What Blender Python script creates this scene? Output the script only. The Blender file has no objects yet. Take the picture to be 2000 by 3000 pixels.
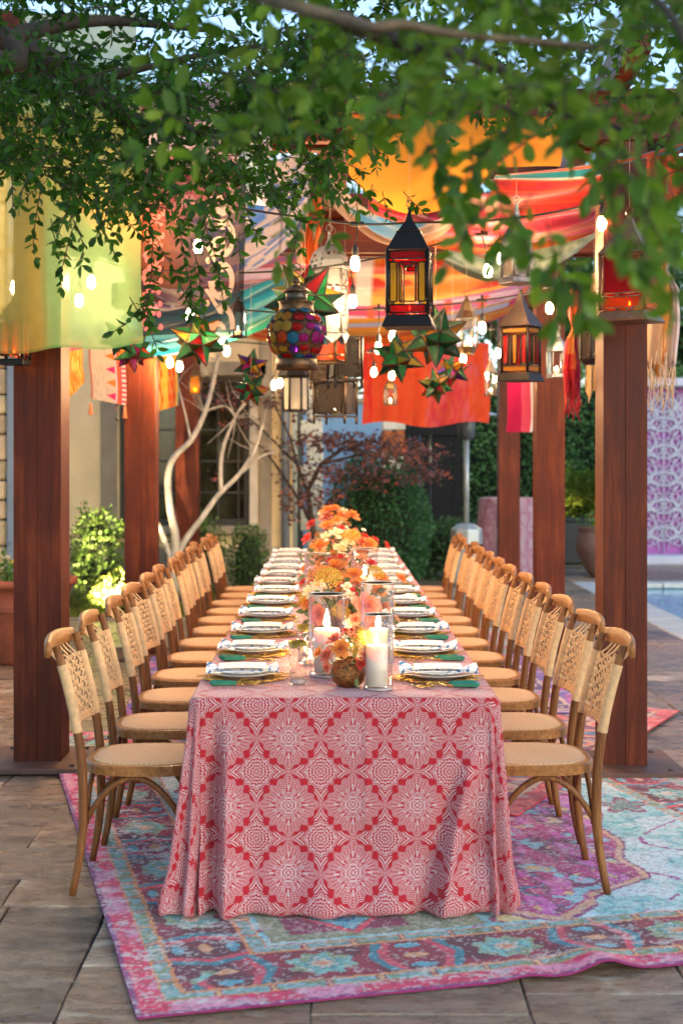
import bpy, math, random
import numpy as np
from mathutils import Vector, Matrix

random.seed(7); rng = np.random.default_rng(7)
scene = bpy.context.scene
col = scene.collection
R = math.radians

# ------------------------------------------------------------------ camera, sky, sun, exposure
F, CX, CY, H = 4167.0, 962.0, 1335.0, 1.615      # focal length and vanishing point in photo pixels, eye height
cam_d = bpy.data.cameras.new('camera'); cam = bpy.data.objects.new('camera', cam_d); col.objects.link(cam)
cam.location = (0, 0, H); cam.rotation_euler = (R(90), 0, 0)
cam_d.sensor_fit = 'VERTICAL'; cam_d.sensor_height = 36; cam_d.sensor_width = 24; cam_d.lens = 50
cam_d.shift_x = 38/3000; cam_d.shift_y = -165/3000
cam_d.clip_start = 0.05; cam_d.clip_end = 600
cam_d.dof.use_dof = True; cam_d.dof.focus_distance = 6.0; cam_d.dof.aperture_fstop = 2.8
scene.camera = cam

SUN_EL, SUN_AZ = R(20), R(140)                    # low sun behind the camera, to its right
world = bpy.data.worlds.new('World'); scene.world = world; world.use_nodes = True
wn = world.node_tree; wn.nodes.clear()
sky = wn.nodes.new('ShaderNodeTexSky'); sky.sky_type = 'NISHITA'; sky.sun_disc = False
sky.sun_elevation = SUN_EL; sky.sun_rotation = SUN_AZ; sky.air_density = 1.0; sky.dust_density = .6; sky.ozone_density = 2.0
bg = wn.nodes.new('ShaderNodeBackground'); bg.inputs[1].default_value = 0.11
wo = wn.nodes.new('ShaderNodeOutputWorld')
wn.links.new(sky.outputs[0], bg.inputs[0]); wn.links.new(bg.outputs[0], wo.inputs[0])

sd = bpy.data.lights.new('sun', 'SUN'); sd.energy = 0.12; sd.angle = R(30); sd.color = (1, .95, .9)
sun = bpy.data.objects.new('sun', sd); col.objects.link(sun)
_d = Vector((math.sin(SUN_AZ)*math.cos(SUN_EL), math.cos(SUN_AZ)*math.cos(SUN_EL), math.sin(SUN_EL)))
sun.rotation_euler = (-_d).to_track_quat('-Z', 'Y').to_euler(); sun.location = (6, -6, 8)

vs = scene.view_settings
vs.view_transform = 'Standard'; vs.look = 'None'; vs.gamma = 1; vs.use_curve_mapping = False; vs.exposure = 1.9
cy = scene.cycles
cy.max_bounces = 8; cy.transparent_max_bounces = 24; cy.transmission_bounces = 8; cy.diffuse_bounces = 4; cy.glossy_bounces = 4
cy.sample_clamp_indirect = 6; cy.caustics_reflective = False; cy.caustics_refractive = False
cy.use_denoising = True
BULB = 330.0        # radiance of the warm string bulbs
FLAME = 220.0
WARM = (1.0, .62, .27)

# ------------------------------------------------------------------ helpers
def at(px, py, Y): return Vector(((px-CX)*Y/F, Y, H-(py-CY)*Y/F))
def gnd(px, py, z=0):                       # where a photo point meets the level z
    Y = (H-z)*F/(py-CY); return Vector(((px-CX)*Y/F, Y, z))
def lin(c): return tuple(((x/12.92) if x <= .04045 else ((x+.055)/1.055)**2.4) for x in c)
def C(h):
    h = h.lstrip('#'); return lin(tuple(int(h[i:i+2], 16)/255 for i in (0, 2, 4)))
def lerp(a, b, t): return a+(b-a)*t
def sstep(a, b, x):
    t = np.clip((x-a)/(b-a), 0, 1); return t*t*(3-2*t)

LABELS = {}
def tag(o, label=None, cat=None, group=None, kind=None):
    if label:
        o['label'] = label
        LABELS.setdefault(label, []).append(o.name)
    if cat: o['category'] = cat
    if group: o['group'] = group
    if kind: o['kind'] = kind
    return o
def empty(name, loc=(0, 0, 0), rz=0, label=None, cat=None, group=None):
    o = bpy.data.objects.new(name, None); col.objects.link(o); o.empty_display_size = .1
    o.location = loc; o.rotation_euler = (0, 0, rz)
    return tag(o, label, cat, group)
def link(name, mesh, parent=None, loc=None, rot=None, scale=None):
    o = bpy.data.objects.new(name, mesh); col.objects.link(o)
    if parent: o.parent = parent
    if loc is not None: o.location = loc
    if rot is not None: o.rotation_euler = rot
    if scale is not None: o.scale = scale if hasattr(scale, '__len__') else (scale,)*3
    return o
def copy_tree(o, parent=None):
    c = o.copy(); col.objects.link(c); c.parent = parent
    for ch in list(o.children): copy_tree(ch, c)
    return c

class MB:
    def __init__(s): s.v = []; s.f = []; s.flat = set()
    def add(s, vs, fs, flat=False):
        b = len(s.v); s.v.extend([tuple(v) for v in vs])
        for f in fs:
            if flat: s.flat.add(len(s.f))
            s.f.append(tuple(i+b for i in f))
        return s
    def box(s, c, size, ch=0, rot=None):
        hx, hy, hz = size[0]/2, size[1]/2, size[2]/2
        c = Vector(c); ch = min(ch, hx*.9, hy*.9, hz*.9)
        vs = []; fs = []
        if ch <= 0:
            vs = [Vector((x*hx, y*hy, z*hz)) for x in (-1, 1) for y in (-1, 1) for z in (-1, 1)]
            fs = [(0, 1, 3, 2), (4, 6, 7, 5), (0, 4, 5, 1), (2, 3, 7, 6), (0, 2, 6, 4), (1, 5, 7, 3)]
        else:
            idx = {}
            for x in (-1, 1):
                for y in (-1, 1):
                    for z in (-1, 1):
                        for a in range(3):
                            p = [x*(hx-ch), y*(hy-ch), z*(hz-ch)]; p[a] = (x*hx, y*hy, z*hz)[a]
                            idx[(x, y, z, a)] = len(vs); vs.append(Vector(p))
            def g(x, y, z, a): return idx[(x, y, z, a)]
            for a in range(3):
                for sg in (-1, 1):
                    o = []
                    for (p, q) in ((-1, -1), (1, -1), (1, 1), (-1, 1)):
                        k = [0, 0, 0]; k[a] = sg; k[(a+1) % 3] = p; k[(a+2) % 3] = q; o.append(g(*k, a))
                    fs.append(tuple(o) if sg > 0 else tuple(reversed(o)))
            for a in range(3):
                b, c2 = (a+1) % 3, (a+2) % 3
                for p in (-1, 1):
                    for q in (-1, 1):
                        k0 = [0, 0, 0]; k0[a] = -1; k0[b] = p; k0[c2] = q
                        k1 = list(k0); k1[a] = 1
                        o = (g(*k0, b), g(*k1, b), g(*k1, c2), g(*k0, c2))
                        fs.append(o if p*q > 0 else tuple(reversed(o)))
            for x in (-1, 1):
                for y in (-1, 1):
                    for z in (-1, 1):
                        o = (g(x, y, z, 0), g(x, y, z, 1), g(x, y, z, 2))
                        fs.append(o if x*y*z > 0 else tuple(reversed(o)))
        if rot is not None: vs = [rot @ v for v in vs]
        return s.add([v+c for v in vs], fs, True)
    def tube(s, pts, r, n=8, cap=True, flatten=None):
        pts = [Vector(p) for p in pts]; m = len(pts)
        rr = r if hasattr(r, '__len__') else [r]*m
        vs = []; fs = []; T = []
        for i in range(m):
            t = (pts[min(i+1, m-1)]-pts[max(i-1, 0)])
            T.append(t.normalized() if t.length > 1e-9 else Vector((0, 0, 1)))
        u = T[0].orthogonal().normalized()
        if abs(T[0].z) < .9: u = Vector((0, 0, 1)).cross(T[0]).normalized()
        for i in range(m):
            if i:
                q = T[i-1].rotation_difference(T[i]); u = q @ u
            u = (u-T[i]*u.dot(T[i])).normalized(); w = T[i].cross(u)
            for k in range(n):
                a = 2*math.pi*(k+.5)/n; fl = flatten or 1
                vs.append(pts[i]+u*(math.cos(a)*rr[i])+w*(math.sin(a)*rr[i]*fl))
        for i in range(m-1):
            for k in range(n):
                a, b = i*n+k, i*n+(k+1) % n
                fs.append((a, b, b+n, a+n))
        if cap:
            fs.append(tuple(reversed(range(n)))); fs.append(tuple(range((m-1)*n, m*n)))
        return s.add(vs, fs)
    def lathe(s, prof, n=24, c=(0, 0, 0), a0=0, flat=False):
        vs = []; fs = []; m = len(prof); c = Vector(c)
        for (r, z) in prof:
            for k in range(n):
                a = a0+2*math.pi*k/n
                vs.append(c+Vector((max(r, 1e-4)*math.cos(a), max(r, 1e-4)*math.sin(a), z)))
        for i in range(m-1):
            for k in range(n):
                a, b = i*n+k, i*n+(k+1) % n
                fs.append((a, b, b+n, a+n))
        if prof[0][0] > 1e-3: fs.append(tuple(reversed(range(n))))
        if prof[-1][0] > 1e-3: fs.append(tuple(range((m-1)*n, m*n)))
        return s.add(vs, fs, flat)
    def prism(s, poly, z0, z1, ch=0):
        n = len(poly); cx = sum(p[0] for p in poly)/n; cyy = sum(p[1] for p in poly)/n
        vs = [(p[0], p[1], z0) for p in poly]; fs = [tuple(reversed(range(n)))]
        rings = [0]
        if ch > 0:
            rings.append(len(vs)); vs += [(p[0], p[1], z1-ch) for p in poly]
            rings.append(len(vs))
            for p in poly:
                d = math.hypot(p[0]-cx, p[1]-cyy); k = max(0, 1-ch*1.3/max(d, 1e-6))
                vs.append((cx+(p[0]-cx)*k, cyy+(p[1]-cyy)*k, z1))
        else:
            rings.append(len(vs)); vs += [(p[0], p[1], z1) for p in poly]
        for a, b in zip(rings, rings[1:]):
            for k in range(n): fs.append((a+k, a+(k+1) % n, b+(k+1) % n, b+k))
        fs.append(tuple(range(rings[-1], rings[-1]+n)))
        return s.add(vs, fs, True)
    def sphere(s, c, r, n=12, m=8, sq=(1, 1, 1)):
        prof = [(r*math.sin(math.pi*i/m), -r*math.cos(math.pi*i/m)) for i in range(m+1)]
        b = len(s.v); s.lathe(prof, n, (0, 0, 0))
        for i in range(b, len(s.v)):
            v = s.v[i]; s.v[i] = (v[0]*sq[0]+c[0], v[1]*sq[1]+c[1], v[2]*sq[2]+c[2])
        return s
    def mesh(s, name, mat=None, smooth=True):
        me = bpy.data.meshes.new(name); me.from_pydata(s.v, [], s.f); me.update()
        if smooth:
            a = np.ones(len(me.polygons), dtype=bool)
            for i in s.flat: a[i] = False
            me.polygons.foreach_set('use_smooth', a)
        if mat: me.materials.append(mat)
        return me
    def build(s, name, mat, parent=None, smooth=True, **k):
        return link(name, s.mesh(name, mat, smooth), parent, **k)

def np_mesh(name, verts, faces, mat, colors=None, smooth=True, uv=None):
    """mesh from arrays: verts Nx3, faces MxK (one K), colors Nx3 linear"""
    verts = np.ascontiguousarray(verts, dtype=np.float32); faces = np.ascontiguousarray(faces, dtype=np.int32)
    me = bpy.data.meshes.new(name); K = faces.shape[1]; M_ = len(faces)
    me.vertices.add(len(verts)); me.vertices.foreach_set('co', verts.ravel())
    me.loops.add(M_*K); me.loops.foreach_set('vertex_index', faces.ravel())
    me.polygons.add(M_); me.polygons.foreach_set('loop_start', np.arange(0, M_*K, K, dtype=np.int32))
    me.polygons.foreach_set('loop_total', np.full(M_, K, dtype=np.int32))
    if smooth: me.polygons.foreach_set('use_smooth', np.ones(M_, dtype=bool))
    me.update(calc_edges=True); me.validate()
    if colors is not None:
        ca = me.color_attributes.new('Col', 'FLOAT_COLOR', 'POINT')
        rgba = np.ones((len(verts), 4), dtype=np.float32); rgba[:, :3] = colors
        ca.data.foreach_set('color', rgba.ravel())
    if uv is not None:
        l = me.uv_layers.new(name='UVMap')
        l.data.foreach_set('uv', np.ascontiguousarray(uv[faces.ravel()], dtype=np.float32).ravel())
    if mat: me.materials.append(mat)
    return me
def grid_faces(nu, nv):
    i = np.arange((nu-1)*(nv-1)); a = (i // (nv-1))*nv + i % (nv-1)
    return np.stack([a, a+nv, a+nv+1, a+1], 1)
def sheet(name, P, nu, nv, colf, mat, label=None, cat=None, group=None, parent=None):
    """cloth surface: P(U,V)->xyz arrays, colf(U,V)->Nx3"""
    U, V = np.meshgrid(np.linspace(0, 1, nu), np.linspace(0, 1, nv), indexing='ij')
    U = U.ravel(); V = V.ravel()
    x, y, z = P(U, V)
    me = np_mesh(name, np.stack([x+0*U, y+0*U, z+0*U], 1), grid_faces(nu, nv), mat, colf(U, V), uv=np.stack([U, V], 1))
    o = link(name, me, parent); return tag(o, label, cat, group)

# numpy value noise -------------------------------------------------
def vnoise(x, y, seed=0):
    xi = np.floor(x).astype(np.int64); yi = np.floor(y).astype(np.int64); xf = x-xi; yf = y-yi
    u = xf*xf*(3-2*xf); v = yf*yf*(3-2*yf)
    def h(a, b):
        n = (a*374761393 + b*668265263 + seed*974634777) & 0x7fffffff
        n = ((n ^ (n >> 13))*1274126177) & 0x7fffffff
        return ((n ^ (n >> 16)) & 0xffff)/65535.0
    return lerp(lerp(h(xi, yi), h(xi+1, yi), u), lerp(h(xi, yi+1), h(xi+1, yi+1), u), v)
def fbm(x, y, oct=4, seed=0):
    s = 0; a = .5; t = 0
    for i in range(oct):
        s = s+a*vnoise(x*2**i, y*2**i, seed+i*17); t += a; a *= .5
    return s/t
def cmix(base, c, m):
    m = np.clip(m, 0, 1)[:, None]; return base*(1-m)+np.array(c)[None, :]*m if np.ndim(c) == 1 else base*(1-m)+c*m

# ------------------------------------------------------------------ node materials
def _new(name):
    m = bpy.data.materials.new(name); m.use_nodes = True; nt = m.node_tree; nt.nodes.clear()
    out = nt.nodes.new('ShaderNodeOutputMaterial'); return m, nt, out
def nd(nt, t, **k):
    n = nt.nodes.new(t)
    for a, b in k.items():
        if a.startswith('i_'): n.inputs[int(a[2:])].default_value = b
        else: setattr(n, a, b)
    return n
class X:
    """arithmetic on node sockets"""
    def __init__(s, nt, so): s.nt = nt; s.so = so
    def m(s, op, *o):
        n = s.nt.nodes.new('ShaderNodeMath'); n.operation = op
        for i, a in enumerate((s,)+o):
            if isinstance(a, X): s.nt.links.new(a.so, n.inputs[i])
            else: n.inputs[i].default_value = a
        return X(s.nt, n.outputs[0])
    def __add__(s, o): return s.m('ADD', o)
    __radd__ = __add__
    def __sub__(s, o): return s.m('SUBTRACT', o)
    def __rsub__(s, o): return (s*-1)+o
    def __mul__(s, o): return s.m('MULTIPLY', o)
    __rmul__ = __mul__
    def __truediv__(s, o): return s.m('DIVIDE', o)
    def sin(s): return s.m('SINE')
    def cos(s): return s.m('COSINE')
    def abs(s): return s.m('ABSOLUTE')
    def sqrt(s): return s.m('SQRT')
    def lt(s, o): return s.m('LESS_THAN', o)
    def gt(s, o): return s.m('GREATER_THAN', o)
    def min(s, o): return s.m('MINIMUM', o)
    def max(s, o): return s.m('MAXIMUM', o)
    def fr(s): return s.m('FRACT')
    def atan2(s, o): return s.m('ARCTAN2', o)
    def cl(s): return s.m('ADD', 0.0)._clamp()
    def _clamp(s): s.so.node.use_clamp = True; return s
def rgb(c): return (c[0], c[1], c[2], 1)
def principled(nt, rough=.6, metal=0, spec=.5):
    b = nt.nodes.new('ShaderNodeBsdfPrincipled')
    b.inputs['Roughness'].default_value = rough; b.inputs['Metallic'].default_value = metal
    b.inputs['Specular IOR Level'].default_value = spec
    return b
MATS = {}
def pm(name, c, rough=.6, var=.2, scale=8, bump=0, bscale=None, metal=0, stretch=(1, 1, 1), c2=None, rnd=0, spec=.5, detail=5, coat=0, rvar=0):
    """plain procedural surface: two-tone noise, bump, optional tint per object"""
    if name in MATS: return MATS[name]
    m, nt, out = _new(name); b = principled(nt, rough, metal, spec); L = nt.links.new
    tc = nd(nt, 'ShaderNodeTexCoord'); mp = nd(nt, 'ShaderNodeMapping'); mp.inputs['Scale'].default_value = stretch
    L(tc.outputs['Object'], mp.inputs[0]); vec = mp.outputs[0]
    oi = nd(nt, 'ShaderNodeObjectInfo')
    if rnd:
        va = nd(nt, 'ShaderNodeVectorMath', operation='ADD'); L(vec, va.inputs[0])
        sc = nd(nt, 'ShaderNodeVectorMath', operation='SCALE'); cb = nd(nt, 'ShaderNodeCombineXYZ')
        for i in range(3): L(oi.outputs['Random'], cb.inputs[i])
        L(cb.outputs[0], sc.inputs[0]); sc.inputs['Scale'].default_value = 37.0
        L(sc.outputs[0], va.inputs[1]); vec = va.outputs[0]
    n1 = nd(nt, 'ShaderNodeTexNoise'); n1.inputs['Scale'].default_value = scale; n1.inputs['Detail'].default_value = detail; n1.inputs['Roughness'].default_value = .62
    L(vec, n1.inputs['Vector'])
    mix = nd(nt, 'ShaderNodeMix', data_type='RGBA')
    c2 = c2 or tuple(x*(1+var) for x in c)
    mix.inputs[6].default_value = rgb(tuple(x*(1-var) for x in c)); mix.inputs[7].default_value = rgb(c2)
    cr = nd(nt, 'ShaderNodeMapRange'); cr.inputs[1].default_value = .32; cr.inputs[2].default_value = .68
    L(n1.outputs[0], cr.inputs[0]); L(cr.outputs[0], mix.inputs[0]); cs = mix.outputs[2]
    if rnd:
        hs = nd(nt, 'ShaderNodeHueSaturation'); ov = X(nt, oi.outputs['Random'])
        v = ov*(2*rnd)+(1-rnd); L(v.so, hs.inputs['Value'])
        hue = ((ov*7.31).fr())*(.06*rnd)+(.5-.03*rnd); L(hue.so, hs.inputs['Hue'])
        L(cs, hs.inputs['Color']); cs = hs.outputs[0]
    L(cs, b.inputs['Base Color'])
    if rvar:
        rr = X(nt, n1.outputs[0])*(2*rvar)+(rough-rvar); L(rr.so, b.inputs['Roughness'])
    if coat: b.inputs['Coat Weight'].default_value = coat; b.inputs['Coat Roughness'].default_value = .15
    if bump:
        n2 = nd(nt, 'ShaderNodeTexNoise'); n2.inputs['Scale'].default_value = bscale or scale*4; n2.inputs['Detail'].default_value = 4
        L(vec, n2.inputs['Vector'])
        bp = nd(nt, 'ShaderNodeBump'); bp.inputs['Strength'].default_value = min(1, bump); bp.inputs['Distance'].default_value = .01
        L(n2.outputs[0], bp.inputs['Height']); L(bp.outputs[0], b.inputs['Normal'])
    L(b.outputs[0], out.inputs[0]); MATS[name] = m; return m
def emit(name, c, s):
    if name in MATS: return MATS[name]
    m, nt, out = _new(name); e = nd(nt, 'ShaderNodeEmission'); e.inputs[0].default_value = rgb(c); e.inputs[1].default_value = s
    nt.links.new(e.outputs[0], out.inputs[0]); MATS[name] = m; return m
def clothmat(name, transl=.35, transp=0, rough=.9, bump=.15, bs=600, noise=.12):
    """woven cloth coloured by its Col attribute; lets light through; transp > 0 makes it sheer"""
    if name in MATS: return MATS[name]
    m, nt, out = _new(name); L = nt.links.new
    at_ = nd(nt, 'ShaderNodeAttribute', attribute_name='Col')
    tc = nd(nt, 'ShaderNodeTexCoord')
    nz = nd(nt, 'ShaderNodeTexNoise'); nz.inputs['Scale'].default_value = 18; nz.inputs['Detail'].default_value = 6; L(tc.outputs['Object'], nz.inputs['Vector'])
    hs = nd(nt, 'ShaderNodeHueSaturation'); v = X(nt, nz.outputs[0])*(noise*1.6)+(.8-noise*.8); L(v.so, hs.inputs['Value']); L(at_.outputs['Color'], hs.inputs['Color'])
    b = principled(nt, rough, 0, .2); L(hs.outputs[0], b.inputs['Base Color'])
    b.inputs['Sheen Weight'].default_value = .15
    n2 = nd(nt, 'ShaderNodeTexNoise'); n2.inputs['Scale'].default_value = bs; L(tc.outputs['Object'], n2.inputs['Vector'])
    bp = nd(nt, 'ShaderNodeBump'); bp.inputs['Strength'].default_value = bump; bp.inputs['Distance'].default_value = .002
    L(n2.outputs[0], bp.inputs['Height']); L(bp.outputs[0], b.inputs['Normal'])
    t = nd(nt, 'ShaderNodeBsdfTranslucent'); L(hs.outputs[0], t.inputs[0])
    mx = nd(nt, 'ShaderNodeMixShader', i_0=transl); L(b.outputs[0], mx.inputs[1]); L(t.outputs[0], mx.inputs[2]); so = mx.outputs[0]
    if transp:
        tp = nd(nt, 'ShaderNodeBsdfTransparent'); L(hs.outputs[0], tp.inputs[0])
        sc = nd(nt, 'ShaderNodeMix', data_type='RGBA', i_0=.55); sc.inputs[7].default_value = (1, 1, 1, 1); L(hs.outputs[0], sc.inputs[6]); L(sc.outputs[2], tp.inputs[0])
        m2 = nd(nt, 'ShaderNodeMixShader', i_0=transp); L(so, m2.inputs[1]); L(tp.outputs[0], m2.inputs[2]); so = m2.outputs[0]
    L(so, out.inputs[0]); MATS[name] = m; return m
def leafmat(name, transl=.35, rough=.45, spec=.4):
    if name in MATS: return MATS[name]
    m, nt, out = _new(name); L = nt.links.new
    at_ = nd(nt, 'ShaderNodeAttribute', attribute_name='Col')
    b = principled(nt, rough, 0, spec); L(at_.outputs['Color'], b.inputs['Base Color'])
    t = nd(nt, 'ShaderNodeBsdfTranslucent')
    g = nd(nt, 'ShaderNodeMix', data_type='RGBA', blend_type='MULTIPLY', i_0=1.0); g.inputs[7].default_value = (1.5, 1.7, .7, 1)
    L(at_.outputs['Color'], g.inputs[6]); L(g.outputs[2], t.inputs[0])
    mx = nd(nt, 'ShaderNodeMixShader', i_0=transl); L(b.outputs[0], mx.inputs[1]); L(t.outputs[0], mx.inputs[2])
    L(mx.outputs[0], out.inputs[0]); MATS[name] = m; return m
def stained(name, c, transp=.45, rough=.18, bump=.5, bs=90):
    """thin coloured sheet glass with a rippled surface"""
    if name in MATS: return MATS[name]
    m, nt, out = _new(name); L = nt.links.new
    b = principled(nt, rough, 0, .6); b.inputs['Base Color'].default_value = rgb(tuple(x*.75 for x in c))
    tc = nd(nt, 'ShaderNodeTexCoord'); n2 = nd(nt, 'ShaderNodeTexNoise'); n2.inputs['Scale'].default_value = bs; L(tc.outputs['Object'], n2.inputs['Vector'])
    bp = nd(nt, 'ShaderNodeBump'); bp.inputs['Strength'].default_value = bump; bp.inputs['Distance'].default_value = .01
    L(n2.outputs[0], bp.inputs['Height']); L(bp.outputs[0], b.inputs['Normal'])
    t = nd(nt, 'ShaderNodeBsdfTranslucent'); t.inputs[0].default_value = rgb(tuple(x*.75 for x in c))
    mx = nd(nt, 'ShaderNodeMixShader', i_0=.5); L(b.outputs[0], mx.inputs[1]); L(t.outputs[0], mx.inputs[2])
    tp = nd(nt, 'ShaderNodeBsdfTransparent'); tp.inputs[0].default_value = rgb(tuple(min(1, x*1.15+.03) for x in c))
    m2 = nd(nt, 'ShaderNodeMixShader', i_0=transp); L(mx.outputs[0], m2.inputs[1]); L(tp.outputs[0], m2.inputs[2])
    L(m2.outputs[0], out.inputs[0]); MATS[name] = m; return m
def clearglass(name, tint=(.97, .98, .98), refl=.1):
    """thin clear glass: fresnel reflection over a see-through sheet"""
    if name in MATS: return MATS[name]
    m, nt, out = _new(name); L = nt.links.new
    g = nd(nt, 'ShaderNodeBsdfGlossy'); g.inputs['Roughness'].default_value = .02
    tp = nd(nt, 'ShaderNodeBsdfTransparent'); tp.inputs[0].default_value = rgb(tint)
    lw = nd(nt, 'ShaderNodeLayerWeight', i_0=.5); fc = X(nt, lw.outputs['Facing']); fr = fc*fc*fc*.55+refl*.3
    mx = nd(nt, 'ShaderNodeMixShader'); L(fr.cl().so, mx.inputs[0]); L(tp.outputs[0], mx.inputs[1]); L(g.outputs[0], mx.inputs[2])
    L(mx.outputs[0], out.inputs[0]); MATS[name] = m; return m
def pierced(name, c, scale=60, rough=.5, metal=.6, cut=.33, kind='F1'):
    """sheet metal with punched holes"""
    if name in MATS: return MATS[name]
    m, nt, out = _new(name); L = nt.links.new
    b = principled(nt, rough, metal); b.inputs['Base Color'].default_value = rgb(c)
    tc = nd(nt, 'ShaderNodeTexCoord'); v = nd(nt, 'ShaderNodeTexVoronoi'); v.inputs['Scale'].default_value = scale; v.inputs['Randomness'].default_value = .55
    L(tc.outputs['Object'], v.inputs['Vector'])
    h = X(nt, v.outputs['Distance']).lt(cut)
    tp = nd(nt, 'ShaderNodeBsdfTransparent')
    mx = nd(nt, 'ShaderNodeMixShader'); L(h.so, mx.inputs[0]); L(b.outputs[0], mx.inputs[1]); L(tp.outputs[0], mx.inputs[2])
    L(mx.outputs[0], out.inputs[0]); MATS[name] = m; return m

# ------------------------------------------------------------------ leaves
def leaf_arrays(P, D, S, W=.42, Nn=None, curl=.12):
    """arrays of 8-vertex leaves: P base, D axis, S length"""
    n = len(P); D = D/np.linalg.norm(D, axis=1, keepdims=True)
    if Nn is None: Nn = rng.normal(size=(n, 3))
    side = np.cross(D, Nn); side /= (np.linalg.norm(side, axis=1, keepdims=True)+1e-9); nor = np.cross(side, D)
    S = np.asarray(S)[:, None]*np.ones((n, 1)); w = S*W
    def p(a, b, c): return P+D*S*a+side*w*b+nor*S*c
    V = np.stack([p(0, 0, 0), p(.3, .42, .07), p(.33, 0, 0), p(.3, -.42, .07), p(.7, .44, .05-curl*.3), p(.7, 0, -curl*.4), p(.7, -.44, .05-curl*.3), p(1, 0, -curl)], 1)
    base = np.array([[0, 1, 2], [0, 2, 3], [1, 4, 5], [1, 5, 2], [2, 5, 6], [2, 6, 3], [4, 7, 5], [5, 7, 6]])
    Fc = (np.arange(n)[:, None, None]*8+base[None]).reshape(-1, 3)
    return V.reshape(-1, 3), Fc
def leaf_mesh(name, P, D, S, colors, mat, W=.42, Nn=None, simple=False, curl=.12):
    n = len(P)
    if simple:
        D = D/np.linalg.norm(D, axis=1, keepdims=True)
        if Nn is None: Nn = rng.normal(size=(n, 3))
        side = np.cross(D, Nn); side /= (np.linalg.norm(side, axis=1, keepdims=True)+1e-9)
        S_ = np.asarray(S)[:, None]*np.ones((n, 1)); nor = np.cross(side, D)
        V = np.stack([P, P+D*S_*.5+side*S_*W*.5+nor*S_*.06, P+D*S_, P+D*S_*.5-side*S_*W*.5+nor*S_*.06], 1).reshape(-1, 3)
        Fc = (np.arange(n)[:, None]*4+np.array([[0, 1, 2, 3]])).reshape(-1, 4)
        return np_mesh(name, V, Fc, mat, np.repeat(colors, 4, axis=0), smooth=False)
    V, Fc = leaf_arrays(P, D, S, W, Nn, curl)
    return np_mesh(name, V, Fc, mat, np.repeat(colors, 8, axis=0), smooth=False)
def leaf_colors(n, c, spread=.35, yellow=.25, P=None, sc=3.0):
    k = rng.uniform(1-spread, 1+spread, n)
    if P is not None: k = k*(.75+.5*fbm(P[:, 0]*sc+P[:, 1], P[:, 2]*sc+P[:, 1]*.7, 3, 5))
    y = rng.uniform(0, yellow, n)
    c = np.array(c)[None]*k[:, None]
    c[:, 0] *= 1+y*1.6; c[:, 1] *= 1+y*.5
    return np.clip(c, 0, 1)
# ------------------------------------------------------------------ ground and patio
m_soil = pm('soil', C('#4a3d2c'), .95, .35, 3, .5, 30)
o = MB().add([(-150, -60, -.09), (150, -60, -.09), (150, 300, -.09), (-150, 300, -.09)], [(0, 1, 2, 3)]).build('ground', m_soil)
tag(o, kind='structure')
m_mortar = pm('mortar', C('#4a443c'), .95, .25, 20, .4, 90)
patio = MB().add([(-6, .5, -.014), (3.1, .5, -.014), (3.1, 13.9, -.014), (-6, 13.9, -.014)], [(0, 1, 2, 3)])
patio.add([(-.75, 13.9, -.014), (3.1, 13.9, -.014), (3.1, 22.5, -.014), (-.75, 22.5, -.014)], [(0, 1, 2, 3)])
patio.add([(3.1, 18.25, -.014), (12, 18.25, -.014), (12, 22.5, -.014), (3.1, 22.5, -.014)], [(0, 1, 2, 3)])
patio = patio.build('patio', m_mortar); tag(patio, kind='structure')
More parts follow.
